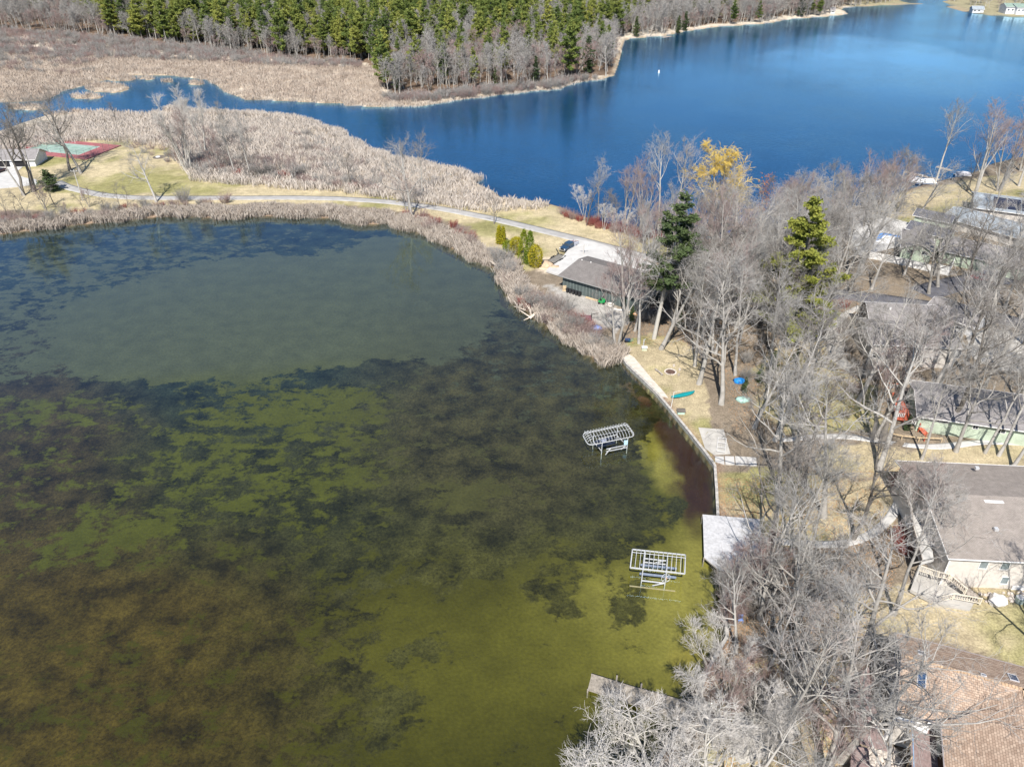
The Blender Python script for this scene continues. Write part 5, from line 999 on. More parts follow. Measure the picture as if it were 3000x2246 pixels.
for a, b in ((q0,q1),(q1,q2_),(q2_,q3_),(q3_,q0)): MB().beam(a+[0,0,.04], b+[0,0,.04], .12,.16).build('side_rail', M_DARK, tr_)
du_ = unit(q2_-q1); 
for t in (.42,.62):
    for sd, (s_, e_) in enumerate(((q1,q2_),(q0,q3_))):
        c = s_+(e_-s_)*t; nn = unit(q1-q0)*(1 if sd == 0 else -1); c = c+nn*.22; o = MB().tube([lz(c-nn*.12,1.05), lz(c+nn*.12,1.05)], .34, 14).build('wheel', M_RUB, tr_); MB().tube([lz(c+nn*.10,1.05), lz(c+nn*.14,1.05)], .2, 10).build('rim', mat('cream_rim', (.6,.52,.34), .5), o)
for sd, (s_, e_) in enumerate(((q1,q2_),(q0,q3_))): c = s_+(e_-s_)*.52; nn = unit(q1-q0)*(1 if sd == 0 else -1); MB().beam(lz(c+nn*.22,1.5)-du_*1.0, lz(c+nn*.22,1.5)+du_*1.0, .3,.05).build('fender', M_DARK, tr_)
mq = (q2_+q3_)/2; MB().beam(q3_, mq+du_*1.5-[0,0,.2], .1,.1).build('hitch_arm', M_DARK, tr_); MB().beam(q2_, mq+du_*1.5-[0,0,.2], .1,.1).build('hitch_arm', M_DARK, tr_); MB().beam(q3_+[0,0,.1], q3_+du_*.2+np.array([-.8,.4,1.3]), .3,.08).build('ramp', M_DARK, tr_)
def car(loc, rz, lab, col, nm):
    t = thing('parked_car', loc, lab, 'car', None, rz); b = MB(); prof = [(2.2,.35),(2.25,.75),(1.1,.95),(.5,1.42),(-1.1,1.45),(-1.8,1.0),(-2.2,.95),(-2.25,.4)]; n = len(prof)
    vs = [(x, -.88*(1 if z < 1.2 else .8), z) for x, z in prof]+[(x, .88*(1 if z < 1.2 else .8), z) for x, z in prof]; b.add(vs, [tuple(range(n))[::-1], tuple(range(n, 2*n))]+[(i, (i+1) % n, n+(i+1) % n, n+i) for i in range(n)])
    o = lb(b, 'body', mat(nm, col, .25, .1, 1, spec=.7), t); bv = o.modifiers.new('bevel', 'BEVEL'); bv.width = .08; bv.segments = 2
    lb(MB().add([(1.08,-.74,.99),(1.08,.74,.99),(.55,.68,1.4),(.55,-.68,1.4)], [(0,1,2,3)]), 'windscreen', M_GLASS, t)
    for s in (-1, 1):
        lb(MB().add([(.8,s*.87,1.0),(-1.5,s*.87,1.0),(-1.0,s*.74,1.38),(.45,s*.74,1.38)], [(0,1,2,3)]), 'side_window', M_GLASS, t)
        for x in (1.4,-1.4): wo_ = lb(MB().tube([(x,s*.7,.33),(x,s*.92,.33)], .33, 14), 'wheel', M_RUB, t); mobj('rim', MB().tube([(x,s*.9,.33),(x,s*.94,.33)], .2, 10).mesh('rim', M_CHR), wo_)
    return t
car(G(2870,822,.1), R(160), 'dark red car on the road behind the bare trees at right', (.22,.01,.02), 'car_red'); car(G(2905,806,.1), R(165), 'blue car on the road beyond the red car', (.03,.07,.2), 'car_blue'); car(G(2,505,.1), R(70), 'dark car on the white driveway at the left edge by the garage', (.05,.02,.02), 'car_dark')
def boat(loc, rz, lab, L_=6.5, cover=True, m=None):
    t = thing('pontoon_boat', loc, lab, 'boat', None, rz)
    for s in (-1, 1): lb(MB().tube([(-L_/2,s*.9,.3),(L_/2-.8,s*.9,.3),(L_/2,s*.9,.5)], [.32,.32,.08], 10), 'pontoon', M_CHR, t)
    lb(MB().box((-.2,0,.68), (L_-.6,2.4,.12)), 'deck', M_METAL, t); cv = MB(); a, b = L_/2-.6, 1.25
    cv.add([(-a,-b,.75),(a,-b,.75),(a,b,.75),(-a,b,.75),(-a+.1,-b+.1,1.35),(a-.3,-b+.2,1.35),(a-.3,b-.2,1.35),(-a+.1,b-.1,1.35),(-a*.3,0,1.95),(a*.4,0,1.8)], [(0,1,5,4),(1,2,6,5),(2,3,7,6),(3,0,4,7),(4,5,9,8),(5,6,9),(6,7,8,9),(7,4,8)]); lb(cv, 'cover', m or mat('boat_cover', (.62,.63,.66), .7, .1, 2), t); return t
boat(G(2685,538,.1), R(-12), 'silver covered pontoon boat on the grass at the lake shore'); boat(G(2722,540,.1), R(-5), 'white boat pulled up on the sand right of the pontoon boat', 5, m=M_WHITE); boat(P(2822,518,0), R(-10), 'covered boat on a lift under the reddish maples at right', 6, m=mat('cover_grey', (.45,.44,.46), .7))
fb = thing('canopy_frame', G(2680,524), 'empty white boat canopy frame behind the pontoon boat', 'frame'); fp = [P(a, b, 2.4) for a, b in ((2664,516),(2700,522),(2704,512),(2670,507))]
for i in range(4): MB().beam(fp[i], fp[(i+1) % 4], .1,.1).build('rail', M_WHITE, fb); MB().beam(lz(fp[i],0), fp[i], .09,.09).build('leg', M_WHITE, fb)
for i in range(1, 6): t = i/6; MB().beam(fp[0]+(fp[1]-fp[0])*t, fp[3]+(fp[2]-fp[3])*t, .07,.07).build('bow', M_WHITE, fb)
# teal canoe
c0, c1 = G(1966,1168,.25), G(2034,1152,.25); ca_ = ang2(c0, c1); cn = thing('canoe', tuple((c0+c1)/2), 'teal green canoe lying upside down beside the swing post', 'canoe', None, ca_); b = MB(); Lc = np.linalg.norm(c1-c0)/2; n = 11; rows = []
for i in range(n):
    x = -Lc+2*Lc*i/(n-1); k = math.sqrt(max(0, 1-(x/Lc)**2)); wv_ = .5*k+.02; rows.append([(x,-wv_,0+.12*(1-k)),(x,-wv_*.85,.26),(x,0,.42+.02*(1-k)),(x,wv_*.85,.26),(x,wv_,0+.12*(1-k))])
b.add([v_ for r_ in rows for v_ in r_], [(i*5+j, i*5+j+1, (i+1)*5+j+1, (i+1)*5+j) for i in range(n-1) for j in range(4)]); lb(b, 'hull', mat('canoe_teal', (.01,.22,.24), .35, .1, 2), cn, True); lb(MB().beam((-Lc*.97,0,.43),(Lc*.97,0,.43),.05,.04), 'keel', M_TEAL, cn)
# post, little box houses, pit
po = thing('flag_pole', G(1966,1193), 'thin white pole leaning over the teal canoe', 'pole'); MB().tube([G(1966,1193), G(1966,1193)+[.25,.3,3.3]], .05, 6).build('pole', M_WHITE, po); MB().tube([G(1966,1193)+[.25,.3,3.25], G(1966,1193)+[1.6,.4,3.5]], .025, 5).build('arm', M_WHITE, po)
def hutch(px, py, w_, lab, wm, rm): p = G(px, py); o = thing('pump_box', p, lab, 'box'); MB().box((p[0],p[1],p[2]+.35), (w_,w_*.7,.7)).build('body', wm, o); r = MB(); r.slab([(p[0]-w_*.6,p[1]-w_*.5,p[2]+.7),(p[0]+w_*.6,p[1]-w_*.5,p[2]+.7),(p[0]+w_*.6,p[1],p[2]+1.0),(p[0]-w_*.6,p[1],p[2]+1.0)],.05); r.slab([(p[0]+w_*.6,p[1]+w_*.5,p[2]+.7),(p[0]-w_*.6,p[1]+w_*.5,p[2]+.7),(p[0]-w_*.6,p[1],p[2]+1.0),(p[0]+w_*.6,p[1],p[2]+1.0)],.05); r.build('roof', rm, o); return o
hutch(1994,1210,1.3,'small pale green box with brown shingle lid on the grass below the canoe', mat('pale_green_paint', (.45,.62,.52), .6), M_TAUPE); o = hutch(1887,1025,1.0,'small pale box with grey lid and a pipe at the edge of the firepit lawn', mat('box_sage', (.5,.56,.42), .7), M_METAL); p = G(1885,1015); MB().tube([p, p+[0,0,1.7], p+[.25,-.1,1.9]], .12, 7).build('pipe', M_METAL, o)
pit = thing('fire_pit', G(1964,1090), 'round stone ringed fire pit on the dry lawn', 'fire pit'); pc = G(1964,1090); MB().tube([pc-[0,0,.1], pc+[0,0,.05]], .95, 20).build('ash_bed', mat('ash', (.12,.075,.06), .95, .4, 3), pit)
for i in range(20): a = 2*math.pi*i/20; MB().rock(pc+[1.12*math.cos(a),1.12*math.sin(a),.1], .19,.16,.16, i, 6).build('stone', M_STONE, pit)
for k, (x_, y_, l_) in enumerate(((1974,1073,'pale cut stump seat above the fire pit'),(1991,1084,'pale cut stump seat right of the fire pit'),(1988,1100,'brown stump seat lower right of the fire pit'))): p = G(x_, y_); MB().tube([p, p+[0,0,.4]], .24, 8).build('stump', M_STONE if k < 2 else M_WOOD, None, p)
for o_, l_ in zip([o_ for o_ in COL.objects if o_.name.split('.')[0] == 'stump'], ('pale cut stump seat above the fire pit','pale cut stump seat right of the fire pit','brown stump seat lower right of the fire pit')): tag(o_, l_, 'stump')
bn = thing('log_bench', G(1930,1094), 'flat plank bench lying left of the fire pit', 'bench'); MB().beam(G(1919,1084,.4), G(1941,1102,.4), .35,.08).build('seat', M_WOOD, bn)
for px in ((1922,1087),(1938,1100)): MB().box(G(*px,.18), (.3,.3,.36)).build('leg', M_WOOD, bn)
# goods along the shed wall
bins = None
for i in range(5):
    p = qS(1.9+i*.85, -.75, .62)
    if bins is None:
        bins = thing('trash_bin', p, 'leftmost black wheeled bin in the row against the green shed', 'bin', 'black bins along the green shed', anS); lb(MB().add([(-.25,-.25,.05),(.25,-.25,.05),(.25,.25,.05),(-.25,.25,.05),(-.32,-.32,1.05),(.32,-.32,1.05),(.32,.32,1.05),(-.32,.32,1.05)], [(0,3,2,1),(0,1,5,4),(1,2,6,5),(2,3,7,6),(3,0,4,7),(4,5,6,7)]), 'body', M_DARK, bins); lb(MB().box((0,0,1.09), (.7,.72,.07)), 'lid', M_DARK, bins); lb(MB().tube([(-.3,.3,.12),(.3,.3,.12)], .12, 8), 'wheel', M_RUB, bins)
    else: copy_thing(bins, p, anS, label=('','second','middle','fourth','rightmost')[i]+' black wheeled bin in the row against the green shed', group='black bins along the green shed')
pp = qS(.6,-.7,.62); an_ = thing('plank_stack', pp, 'few pale boards leaning on the left corner of the green shed', 'boards'); 
for i in range(3): MB().beam((pp[0]+i*.3,pp[1]-.2,.6), (pp[0]+i*.3+.1,pp[1]+.3,2.0), .2,.05).build('board', M_PINEW, an_)
pp = np.array(qS(7.0,-.6,.62)); ln = thing('timber_beam', pp, 'long pale timber lying between the bins and the green mower', 'timber'); MB().beam(pp+[0,0,.15], pp+np.array([dS[0],dS[1],0])*3.2+[0,0,.15], .4,.25).build('beam', M_PINEW, ln)
pp = np.array(qS(11.6,-1.0,.62)); mw = thing('garden_tractor', pp, 'bright green garden machine with black seat beside the shed wall', 'machine', None, anS+.3); M_JG = mat('machine_green', (.01,.30,.08), .4, .1, 2)
lb(MB().box((0,0,.55), (1.5,1.2,.5)), 'deck', M_JG, mw); lb(MB().box((.2,.35,.95), (.9,.5,.4)), 'hood', M_JG, mw); lb(MB().box((-.3,-.1,.95), (.5,.6,.3)), 'seat', M_DARK, mw); lb(MB().tube([(0,.2,1.0),(.3,.4,2.0)], .09, 6), 'chute', M_DARK, mw)
for x in (-.55,.55):
    for s in (-1,1): lb(MB().tube([(x,s*.55,.28),(x,s*.72,.28)], .28, 12), 'wheel', M_RUB, mw)
pp = np.array(qS(14.0,-1.2,.62)); tr2 = thing('cable_drum', pp, 'round cream drum lying next to the green garden machine', 'drum'); ring = [pp+[math.cos(2*math.pi*i/16)*.7, math.sin(2*math.pi*i/16)*.7, .4] for i in range(17)]; MB().tube(ring, .28, 8, False).build('ring', mat('drum_cream', (.6,.56,.5), .8), tr2)
rn = random.Random(5)
for i in range(7):
    p = np.array(qS(16.5+rn.uniform(0,5),-1.6+rn.uniform(-.6,.4),.7)); o = thing('lumber_board', p, ('orange','white')[i > 1]+' board in the scrap lumber heap right of the shed machine' , 'board', 'scrap boards by the shed'); a = anS+rn.uniform(-.3,.3); MB().beam(p-[math.cos(a)*1.2,math.sin(a)*1.2,0], p+[math.cos(a)*1.2,math.sin(a)*1.2,.05], .3,.08).build('plank', mat('orange_board', (.7,.3,.05), .7) if i < 2 else M_WHITE, o)
# dirt piles by the trailer
for k, (x_, y_, a, b, h_, l_) in enumerate(((1600,775,2.6,2.0,.9,'flat mound of tan dirt left of the trailer'),(1624,788,1.6,1.3,1.0,'small peaked tan dirt pile in front of the trailer'))): p = G(x_, y_); o = MB().rock(p, a, b, h_, 90+k, 12).build('dirt_pile', mat('tan_dirt', (.50,.38,.26), .95, .15, 2, bump=.5), None, p, True); tag(o, l_, 'dirt pile')
# utility poles
def pole(px, py, H, lab, m=mat('pole_grey', (.50,.48,.45), .8, .1, 2)):
    p = G(px, py); o = thing('utility_pole', p, lab, 'pole'); MB().tube([p-[0,0,.5], p+[0,0,H]], [.17,.11], 8).build('shaft', m, o); MB().beam(p+[-1,0,H-.5], p+[1,0,H-.5], .12,.12).build('crossarm', m, o)
    for s in (-.9,.9): MB().tube([p+[s,0,H-.4], p+[s,0,H-.15]], .07, 6).build('insulator', M_WHITE, o)
pole(243, 588, 9.8, 'tall grey utility pole rising over the left end of the path')
pole(1709, 751, 3.4, 'thin grey lamp post on the white driveway behind the shed')
mh = MB().tube([G(1714,720,.09), G(1714,720,.14)], .55, 16).build('manhole_cover', mat('iron', (.07,.07,.08), .7), None, G(1714,720,.09)); tag(mh, 'dark round manhole cover in the white driveway', 'manhole cover')
mh = MB().tube([G(466,461,.0), G(466,461,.12)], 2.2, 20).build('gravel_ring', mat('dark_gravel', (.14,.12,.10), .9, .3, 3), None, G(466,461)); tag(mh, 'dark gravel circle in the left lawn round a white lid', 'gravel bed')
mh = MB().tube([G(463,461,.1), G(463,461,.3)], .8, 14).build('white_lid', M_WHITE, None, G(463,461,.1)); tag(mh, 'white round lid in the dark gravel circle', 'lid')
bu = thing('buoy', (*P(1930,214)[:2], 0), 'white marker buoy alone on the big lake', 'buoy'); p = P(1930,214); MB().tube([p-[0,0,.4], p+[0,0,.2], p+[0,0,1.1], p+[0,0,1.5]], [.45,.45,.32,.1], 10).build('float', M_WHITE, bu)
# blue tarps and covered things
def tarp(px, py, a, b, h_, lab, col=(.02,.12,.55), seed=1, nm='tarp_blue'): p = G(px, py); o = MB().rock(p+[0,0,h_*.2], a, b, h_, seed, 10).build('tarp', mat(nm, col, .45, .25, 2, bump=.5, bscale=4), None, p, True); tag(o, lab, 'tarp'); return o
tarp(2140,684,1.8,1.2,1.1,'bright blue tarp heap near the lake dock'); tarp(1744,962,1.5,1.0,.6,'pale blue crumpled tarp in the reddish shrubs below the shed', (.22,.3,.6), 3, 'tarp_paleblue'); tarp(2166,1118,1.3,.9,.8,'blue tarp bundle under the bare trees right of the fire pit', (.02,.22,.62), 4, 'tarp_mid'); tarp(2176,1172,1.6,1.0,.6,'pale green covered heap below the blue bundle', (.30,.45,.40), 5, 'cover_green')
wbr = thing('wheelbarrow', G(1838,1003), 'dark blue wheelbarrow at the wood edge above the sand strip', 'wheelbarrow'); p = G(1838,1003); MB().add([p+[-.4,-.3,.4],p+[.4,-.3,.4],p+[.4,.3,.4],p+[-.4,.3,.4],p+[-.6,-.45,.85],p+[.6,-.45,.85],p+[.6,.45,.85],p+[-.6,.45,.85]], [(0,3,2,1),(0,1,5,4),(1,2,6,5),(2,3,7,6),(3,0,4,7)]).build('tray', mat('dark_blue', (.03,.05,.12), .5), wbr); MB().tube([p+[-.5,0,.25],p+[-.5,.12,.25]], .25, 12).build('wheel', M_RUB, wbr)
for s in (-.3,.3): MB().beam(p+[.2,s,.4], p+[1.2,s,.75], .06,.06).build('handle', M_TEAL, wbr)
tl = thing('utility_trailer', G(1715,940), 'rusty maroon open trailer in the reeds below the shed', 'trailer'); p = G(1715,940); MB().box(p+[0,0,.6], (2.6,1.5,.1)).build('floor', mat('maroon', (.20,.10,.12), .7), tl)
for s in (-1,1): MB().box(p+[0,s*.75,.85], (2.6,.05,.45)).build('side_panel', MATS['maroon'], tl); MB().tube([p+[.2,s*.8,.35],p+[.2,s*.98,.35]], .34, 12).build('wheel', M_RUB, tl)
MB().box(p+[1.3,0,1.2], (.06,1.5,1.1)).build('tailgate', M_DARK, tl); MB().beam(p+[1.4,0,1.7], p+[2.9,.4,1.8], .1,.1).build('bar', M_DARK, tl)
# swim frame by patio, fire bowl, boulder, air conditioner, stones
fr_ = thing('metal_frame', G(2107,1290), 'white tubular ladder frame lying on the patio behind the seawall', 'frame'); k = [G(2103,1288,.5), G(2127,1290,.5), G(2122,1330,.5), G(2098,1326,.5)]
for i in range(4): MB().beam(k[i], k[(i+1) % 4], .06,.06).build('tube', M_WHITE, fr_)
for t in (.35,.7): MB().beam(k[0]+(k[3]-k[0])*t, k[1]+(k[2]-k[1])*t, .05,.05).build('tube', M_WHITE, fr_)
fbw = thing('fire_bowl', G(2205,2126), 'round grey fire bowl with pale rim on the bottom terrace', 'fire bowl'); p = G(2205,2126,.1); MB().tube([p,p+[0,0,.5]], .75, 18).build('bowl', mat('bowl_ash', (.28,.30,.28), .9), fbw); ring = [p+[math.cos(2*math.pi*i/18)*.8, math.sin(2*math.pi*i/18)*.8, .5] for i in range(19)]; MB().tube(ring, .09, 6, False).build('rim', M_CONC, fbw)
p = G(2919,1766); tag(MB().rock(p+[0,0,.5], 1.25,1.0,1.0, 8, 10).build('boulder', mat('white_rock', (.62,.60,.58), .9, .1, 2, bump=.6), None, p, False), 'big pale round boulder in front of the stucco house', 'boulder')
ac = thing('air_conditioner', G(2984,1762), 'round topped green grey air conditioner at the right edge by the stucco wall', 'air conditioner'); p = G(2984,1762); MB().tube([p,p+[0,0,.9]], .55, 14).build('casing', mat('ac_green', (.33,.40,.38), .5), ac); MB().tube([p+[0,0,.9],p+[0,0,.98]], [.5,.42], 14).build('fan_grille', M_METAL, ac)
def stones(px_poly, n, smin, smax, lab, grp, m, seed):
    base = None
    for i, q_ in enumerate(rand_px(px_poly, n, smin*1.5, seed=seed, wmin=.05)):
        s = random.uniform(smin, smax); z_ = hz(*q_)
        if base is None or i % 5 == 0: me_ = MB().rock((0,0,.25), 1,.8,.6, seed+i, 8).mesh('stone', m)
        o = mobj('stone', me_, None, (q_[0], q_[1], z_)); o.scale = (s,s,s); o.rotation_euler = (0,0,random.uniform(0,6)); tag(o, lab, 'stone', grp); base = o
M_ST2 = mat('pale_stone', (.50,.46,.40), .9, 1, 1.3, col2=(.62,.42,.30), bump=.5)
stones([(2118,1676),(2150,1680),(2160,1740),(2128,1750)], 9, .45, .8, 'rounded pale boulder behind the seawall corner below the deck', 'boulders at the seawall corner', M_STONE, 51)
stones([(2545,2195),(2620,2200),(2640,2246),(2550,2260)], 34, .3, .65, 'pale rock in the rock bed below the balcony', 'rocks below the balcony', M_STONE, 52)
stones([(2420,2040),(2475,2045),(2478,2150),(2430,2160),(2412,2100)], 26, .3, .6, 'pale tan rock edging the slope beside the boardwalk', 'rocks beside the boardwalk', M_ST2, 53)
stones([(2462,1960),(2500,1940),(2500,1975),(2465,1990)], 5, .5, 1.0, 'pinkish boulder above the boardwalk steps', 'boulders above the boardwalk steps', M_ST2, 54)
stones([(2850,1770),(3000,1765),(3000,1790),(2880,1800)], 40, .18, .38, 'small pale cobble in the bed by the big boulder', 'cobbles by the big boulder', M_STONE, 55)
# fallen driftwood at the pond edge
dw = thing('fallen_tree', (*P(1560,915)[:2], .2), 'bleached fallen tree trunk with stub branches at the pond edge', 'fallen tree'); m_ = mat('bleached_wood', (.58,.50,.42), .8, .15, 2)
for a, b, r_ in (((1552,932,.1),(1590,900,2.2),.38),((1557,925,.6),(1549,893,3.2),.2),((1552,928,.4),(1522,908,1.4),.16),((1572,912,1.4),(1580,890,3.6),.16),((1540,908,1.0),(1505,897,.7),.12),((1552,930,.3),(1534,938,.1),.14),((1550,905,2.0),(1540,888,3.0),.1)): MB().tube([P(*a), P(*b)], [r_, r_*.45], 7).build('limb', m_, dw)
# swing set style posts / mailbox skipped; chairs on the lawn
for k, (x_, y_, l_) in enumerate(((2390,1228,'grey garden bench under the oaks right of the shore'),(2168,1820,'blue white folded chair behind the seawall'))):
    p = G(x_, y_); o = thing('garden_chair', p, l_, 'chair'); m_ = (M_WOOD, mat('chair_blue', (.2,.3,.6), .5))[k]; MB().box(p+[0,0,.45], (.7,.55,.06)).build('seat', m_, o); MB().box(p+[0,.27,.8], (.7,.06,.6)).build('backrest', m_, o)
    for sx2 in (-.3,.3):
        for sy2 in (-.22,.22): MB().box(p+[sx2,sy2,.21], (.06,.06,.42)).build('leg', m_, o)
# ================================================================ planting
RT = random.Random(99)
# --- named trees near the camera (base pixel, kind, height, lean, label)
near = [
 (2048,1125,'oakA',21,(.12,0),'big forked oak with thick pale trunk right of the fire pit'),
 (1936,1022,'oakB',20,(.1,0),'leaning grey oak at the front edge of the firepit lawn'),
 (1872,1006,'tallB',21,None,'slim bare tree above the small sage box'),
 (1806,1020,'maple',17,None,'two stemmed bare tree at the top end of the sand strip'),
 (1955,1000,'tallB',20,(.08,0),'thin bare tree directly behind the leaning oak'),
 (2036,1072,'tall',19,(.03,0),'slender pale tree just left of the big forked oak'),
 (2573,1378,'oakA',21,(.06,0),'stout bare oak on the lawn left of the taupe roofed house'),
 (2415,1515,'oakB',20,(.04,0),'bare oak with flared base in the middle of the olive lawn'),
 (2318,1612,'tall',16,(.05,.0),'pale trunked tree rising from the walkway beside the pond deck'),
 (2372,1625,'tallB',16,(-.02,0),'thick grey tree between the walkway and the pond deck tree'),
 (2588,1290,'oakC',20,(.12,0),'leaning bare tree whose trunk crosses the red stairs'),
 (2560,1285,'maple',17,None,'twin stemmed tree at the bend of the walkway'),
 (2510,1962,'oakA',20,(.08,0),'great oak trunk rising beside the pinkish boulder'),
 (2620,1800,'tallB',19,(.02,0),'tall tree at the upper left corner of the tan roofed house'),
 (2465,2225,'oakA',20,(.08,.05),'massive trunked tree rising through the boardwalk'),
 (2240,2246,'tallB',20,(.12,0),'pale slanting tree beside the bottom terrace'),
 (2415,2290,'oakB',19,(-.1,.05),'wide crowned oak at the bottom edge left of the boardwalk'),
 (2590,2360,'oakB',15,(.05,.0),'bare oak whose branches reach over the tan roof'),
 (2095,2190,'white',12,(-.22,0),'pale bare tree leaning over the pond beside the bottom dock'),
 (2130,2060,'birch',11,(-.2,0),'small pale tree spreading over the seawall above the dock'),
 (1975,2350,'white',14,(-.32,.02),'wide white twigged tree at the bottom edge over the dock'),
 (1870,2440,'white',15,(-.38,.0),'pale spreading tree at the very bottom edge over the water'),
 (2100,2360,'white',14,(-.1,.05),'pale twigged tree at the bottom edge between dock and terrace'),
 (2330,1885,'oakB',17,None,'dense bare tree on the slope below the walkway lawn'),
 (2230,1790,'mapleB',11,None,'reddish many stemmed tree behind the blue white chair'),
 (2280,1440,'oakA',18,(-.05,0),'wide oak behind the stepped landing at the seawall'),
 (2250,1660,'oakC',17,(-.04,0),'dark trunk standing at the right corner of the pond deck'),
 (2270,1290,'oakB',18,None,'oak with spreading crown behind the patio frame'),
 (2668,1560,'mapleB',11,None,'reddish twigged tree against the left eave of the taupe roof'),
 (2715,1645,'tallB',12,None,'bare tree at the head of the cream railing'),
 (2770,1250,'oakC',20,None,'dark forked oak in front of the low sage house'),
 (2740,1130,'tallB',21,(.1,0),'pale leaning trunk in front of the grey roofed house'),
 (2830,1100,'oakC',19,None,'dark oak casting shadow by the cream wall corner'),
 (2925,1335,'tallB',18,(.08,0),'pale leaning oak just above the taupe roof'),
 (2965,1370,'tallB',20,(.1,0),'slanting trunk at the right edge above the taupe roof'),
 (2400,960,'oakB',19,None,'bare oak between the yellow pine and the stone walkway'),
 (2490,860,'tallB',19,(.1,0),'leaning bare tree by the road above the grey roofed house'),
 (2910,880,'oakA',20,None,'broad bare tree beside the road near the red car'),
 (2740,806,'oakB',18,None,'bare oak in front of the tall white fence'),
 (2520,790,'oakA',19,(.1,0),'oak with long slanting trunk in front of the pool fence'),
 (2800,1322,'oakA',16,None,'oak standing before the right half of the sage house'),
 (2885,1326,'tallB',17,(.05,0),'slim tree throwing its shadow up the sage house wall'),
 (3070,2000,'oakA',21,(0,0),'tall oak just beyond the right edge shading the stucco wall'),
 (2700,1345,'tallB',16,None,'slim bare tree at the end of the timber guard rail'),
 # lakeside
 (2152,545,'x',0,None,''),
]
for px, py, k, h, ln, lab in near:
    if k == 'x': continue
    h *= 1.27
    place_tree(k, G(px, py), lab, h=h, lean=ln, rz=RT.uniform(0, 6.28), name='oak_tree' if 'oak' in lab and k.startswith('oak') else None, cat='oak' if 'oak' in lab and k.startswith('oak') else None)
lakeside = [
 (1712,640,'birch',10,(-.15,0),'pale leaning bush like tree first on the lake shore right of the reeds'),
 (1752,640,'tallB',13,None,'slim straight bare tree on the lake shore left of the broken snag'),
 (1806,652,'sparse',9,None,'broken bare snag leaning on the lake shore'),
 (1834,655,'maple',15,None,'pinkish forked tree in the lake shore row'),
 (1880,672,'mapleB',14,None,'many stemmed reddish tree in the lake shore row'),
 (1930,672,'tall',20,None,'tall pink topped tree rising above the lake shore row'),
 (1972,680,'tall',20,(.05,0),'second tall pink topped tree nearest the willow'),
 (2088,690,'willow',20,None,'big golden yellow willow at the lake shore'),
 (2738,540,'tall',20,(.06,0),'tall pale leaning tree alone beside the pontoon boat'),
 (2855,575,'maple',22,(.05,0),'large reddish maple right of the pale leaning tree'),
 (2925,560,'mapleB',19,None,'dark stemmed reddish maple on the right lawn'),
 (2830,560,'sparse',12,None,'small dark tree by the lift boat'),
 (2985,545,'tallB',24,(.05,0),'tall bare tree at the right edge over the lake lawn'),
 (2990,500,'mapleB',20,None,'reddish maple behind the tall tree at the right edge'),
 (2690,640,'oakB',14,None,'small oak in front of the long blue grey roof')]
for px, py, k, h, ln, lab in lakeside:
    h *= 1.28 if h > 12 else 1
    place_tree(k, G(px, py) if hz(*P(px,py)[:2]) > -.5 else P(px, py), lab, h=h, lean=ln, rz=RT.uniform(0, 6.28))
left = [
 (68,572,'oakC',19,(-.12,0),'leaning dark tree at the foot of the white pavement, leftmost pair'),(72,574,'tallB',18,(-.22,0),'left slanting trunk of the pair at the white pavement'),
 (98,562,'oakC',21,(-.1,0),'tall dark forked tree right of the white pavement'),(104,556,'tallB',19,(0,0),'upright dark trunk behind the tall forked tree at the pavement'),
 (205,500,'oakC',19,(-.12,0),'dark bare oak in front of the tennis court, left of the pair'),(238,508,'oakB',20,(-.08,0),'dark bare oak in front of the tennis court, right of the pair'),
 (143,628,'sparse',9,(-.1,0),'crooked small tree on the bank below the left trees'),(160,600,'sparse',8,(-.05,0),'short dark tree beside the round shadow left of the pole'),(84,650,'sparse',9,(-.1,0),'scrubby leaning tree in the left bank thicket'),
 (352,612,'sparse',7,(-.1,0),'thin twisted sapling left of the path'),(375,610,'sparse',6,(.1,0),'short sapling beside the twisted one left of the path'),(458,592,'oakB',14,(-.05,0),'bare tree standing by the path left of the centre'),
 (545,500,'birch',19,(-.08,0),'tall clump of pale birch stems at the marsh edge'),(600,455,'birch',17,None,'white topped birch clump in the marsh behind the first'),(560,500,'mapleB',16,(-.1,0),'fan shaped bare clump at the foot of the birches'),
 (690,515,'tallB',17,(-.05,0),'slim bare tree at the marsh edge, left of two'),(735,518,'tallB',15,(-.03,0),'slim bare tree at the marsh edge, right of two'),(345,366,'sparse',9,None,'small dead tree in the marsh by the inlet'),
 (1028,545,'sparse',11,None,'bare tree alone in the reeds above the middle of the path'),(1206,636,'oakA',17,None,'wide bare tree at the boat ramp mirrored in the pond'),(1196,634,'maple',12,(-.1,0),'smaller stems beside the boat ramp tree'),(1448,656,'sparse',8,None,'young bare tree beside the path near the yellow shrubs'),(1236,575,'tallB',14,None,'thin bare tree in the reeds beyond the path'),
 (640,480,'maple',12,None,'low bare tree among the red shrubs of the marsh edge'),(668,505,'sparse',10,None,'small bare tree left of the two slim marsh edge trees')]
for px, py, k, h, ln, lab in left:
    h *= 1.33 if h > 13 else 1.1
    place_tree(k, G(px, py), lab, h=h, lean=ln, rz=RT.uniform(0, 6.28))
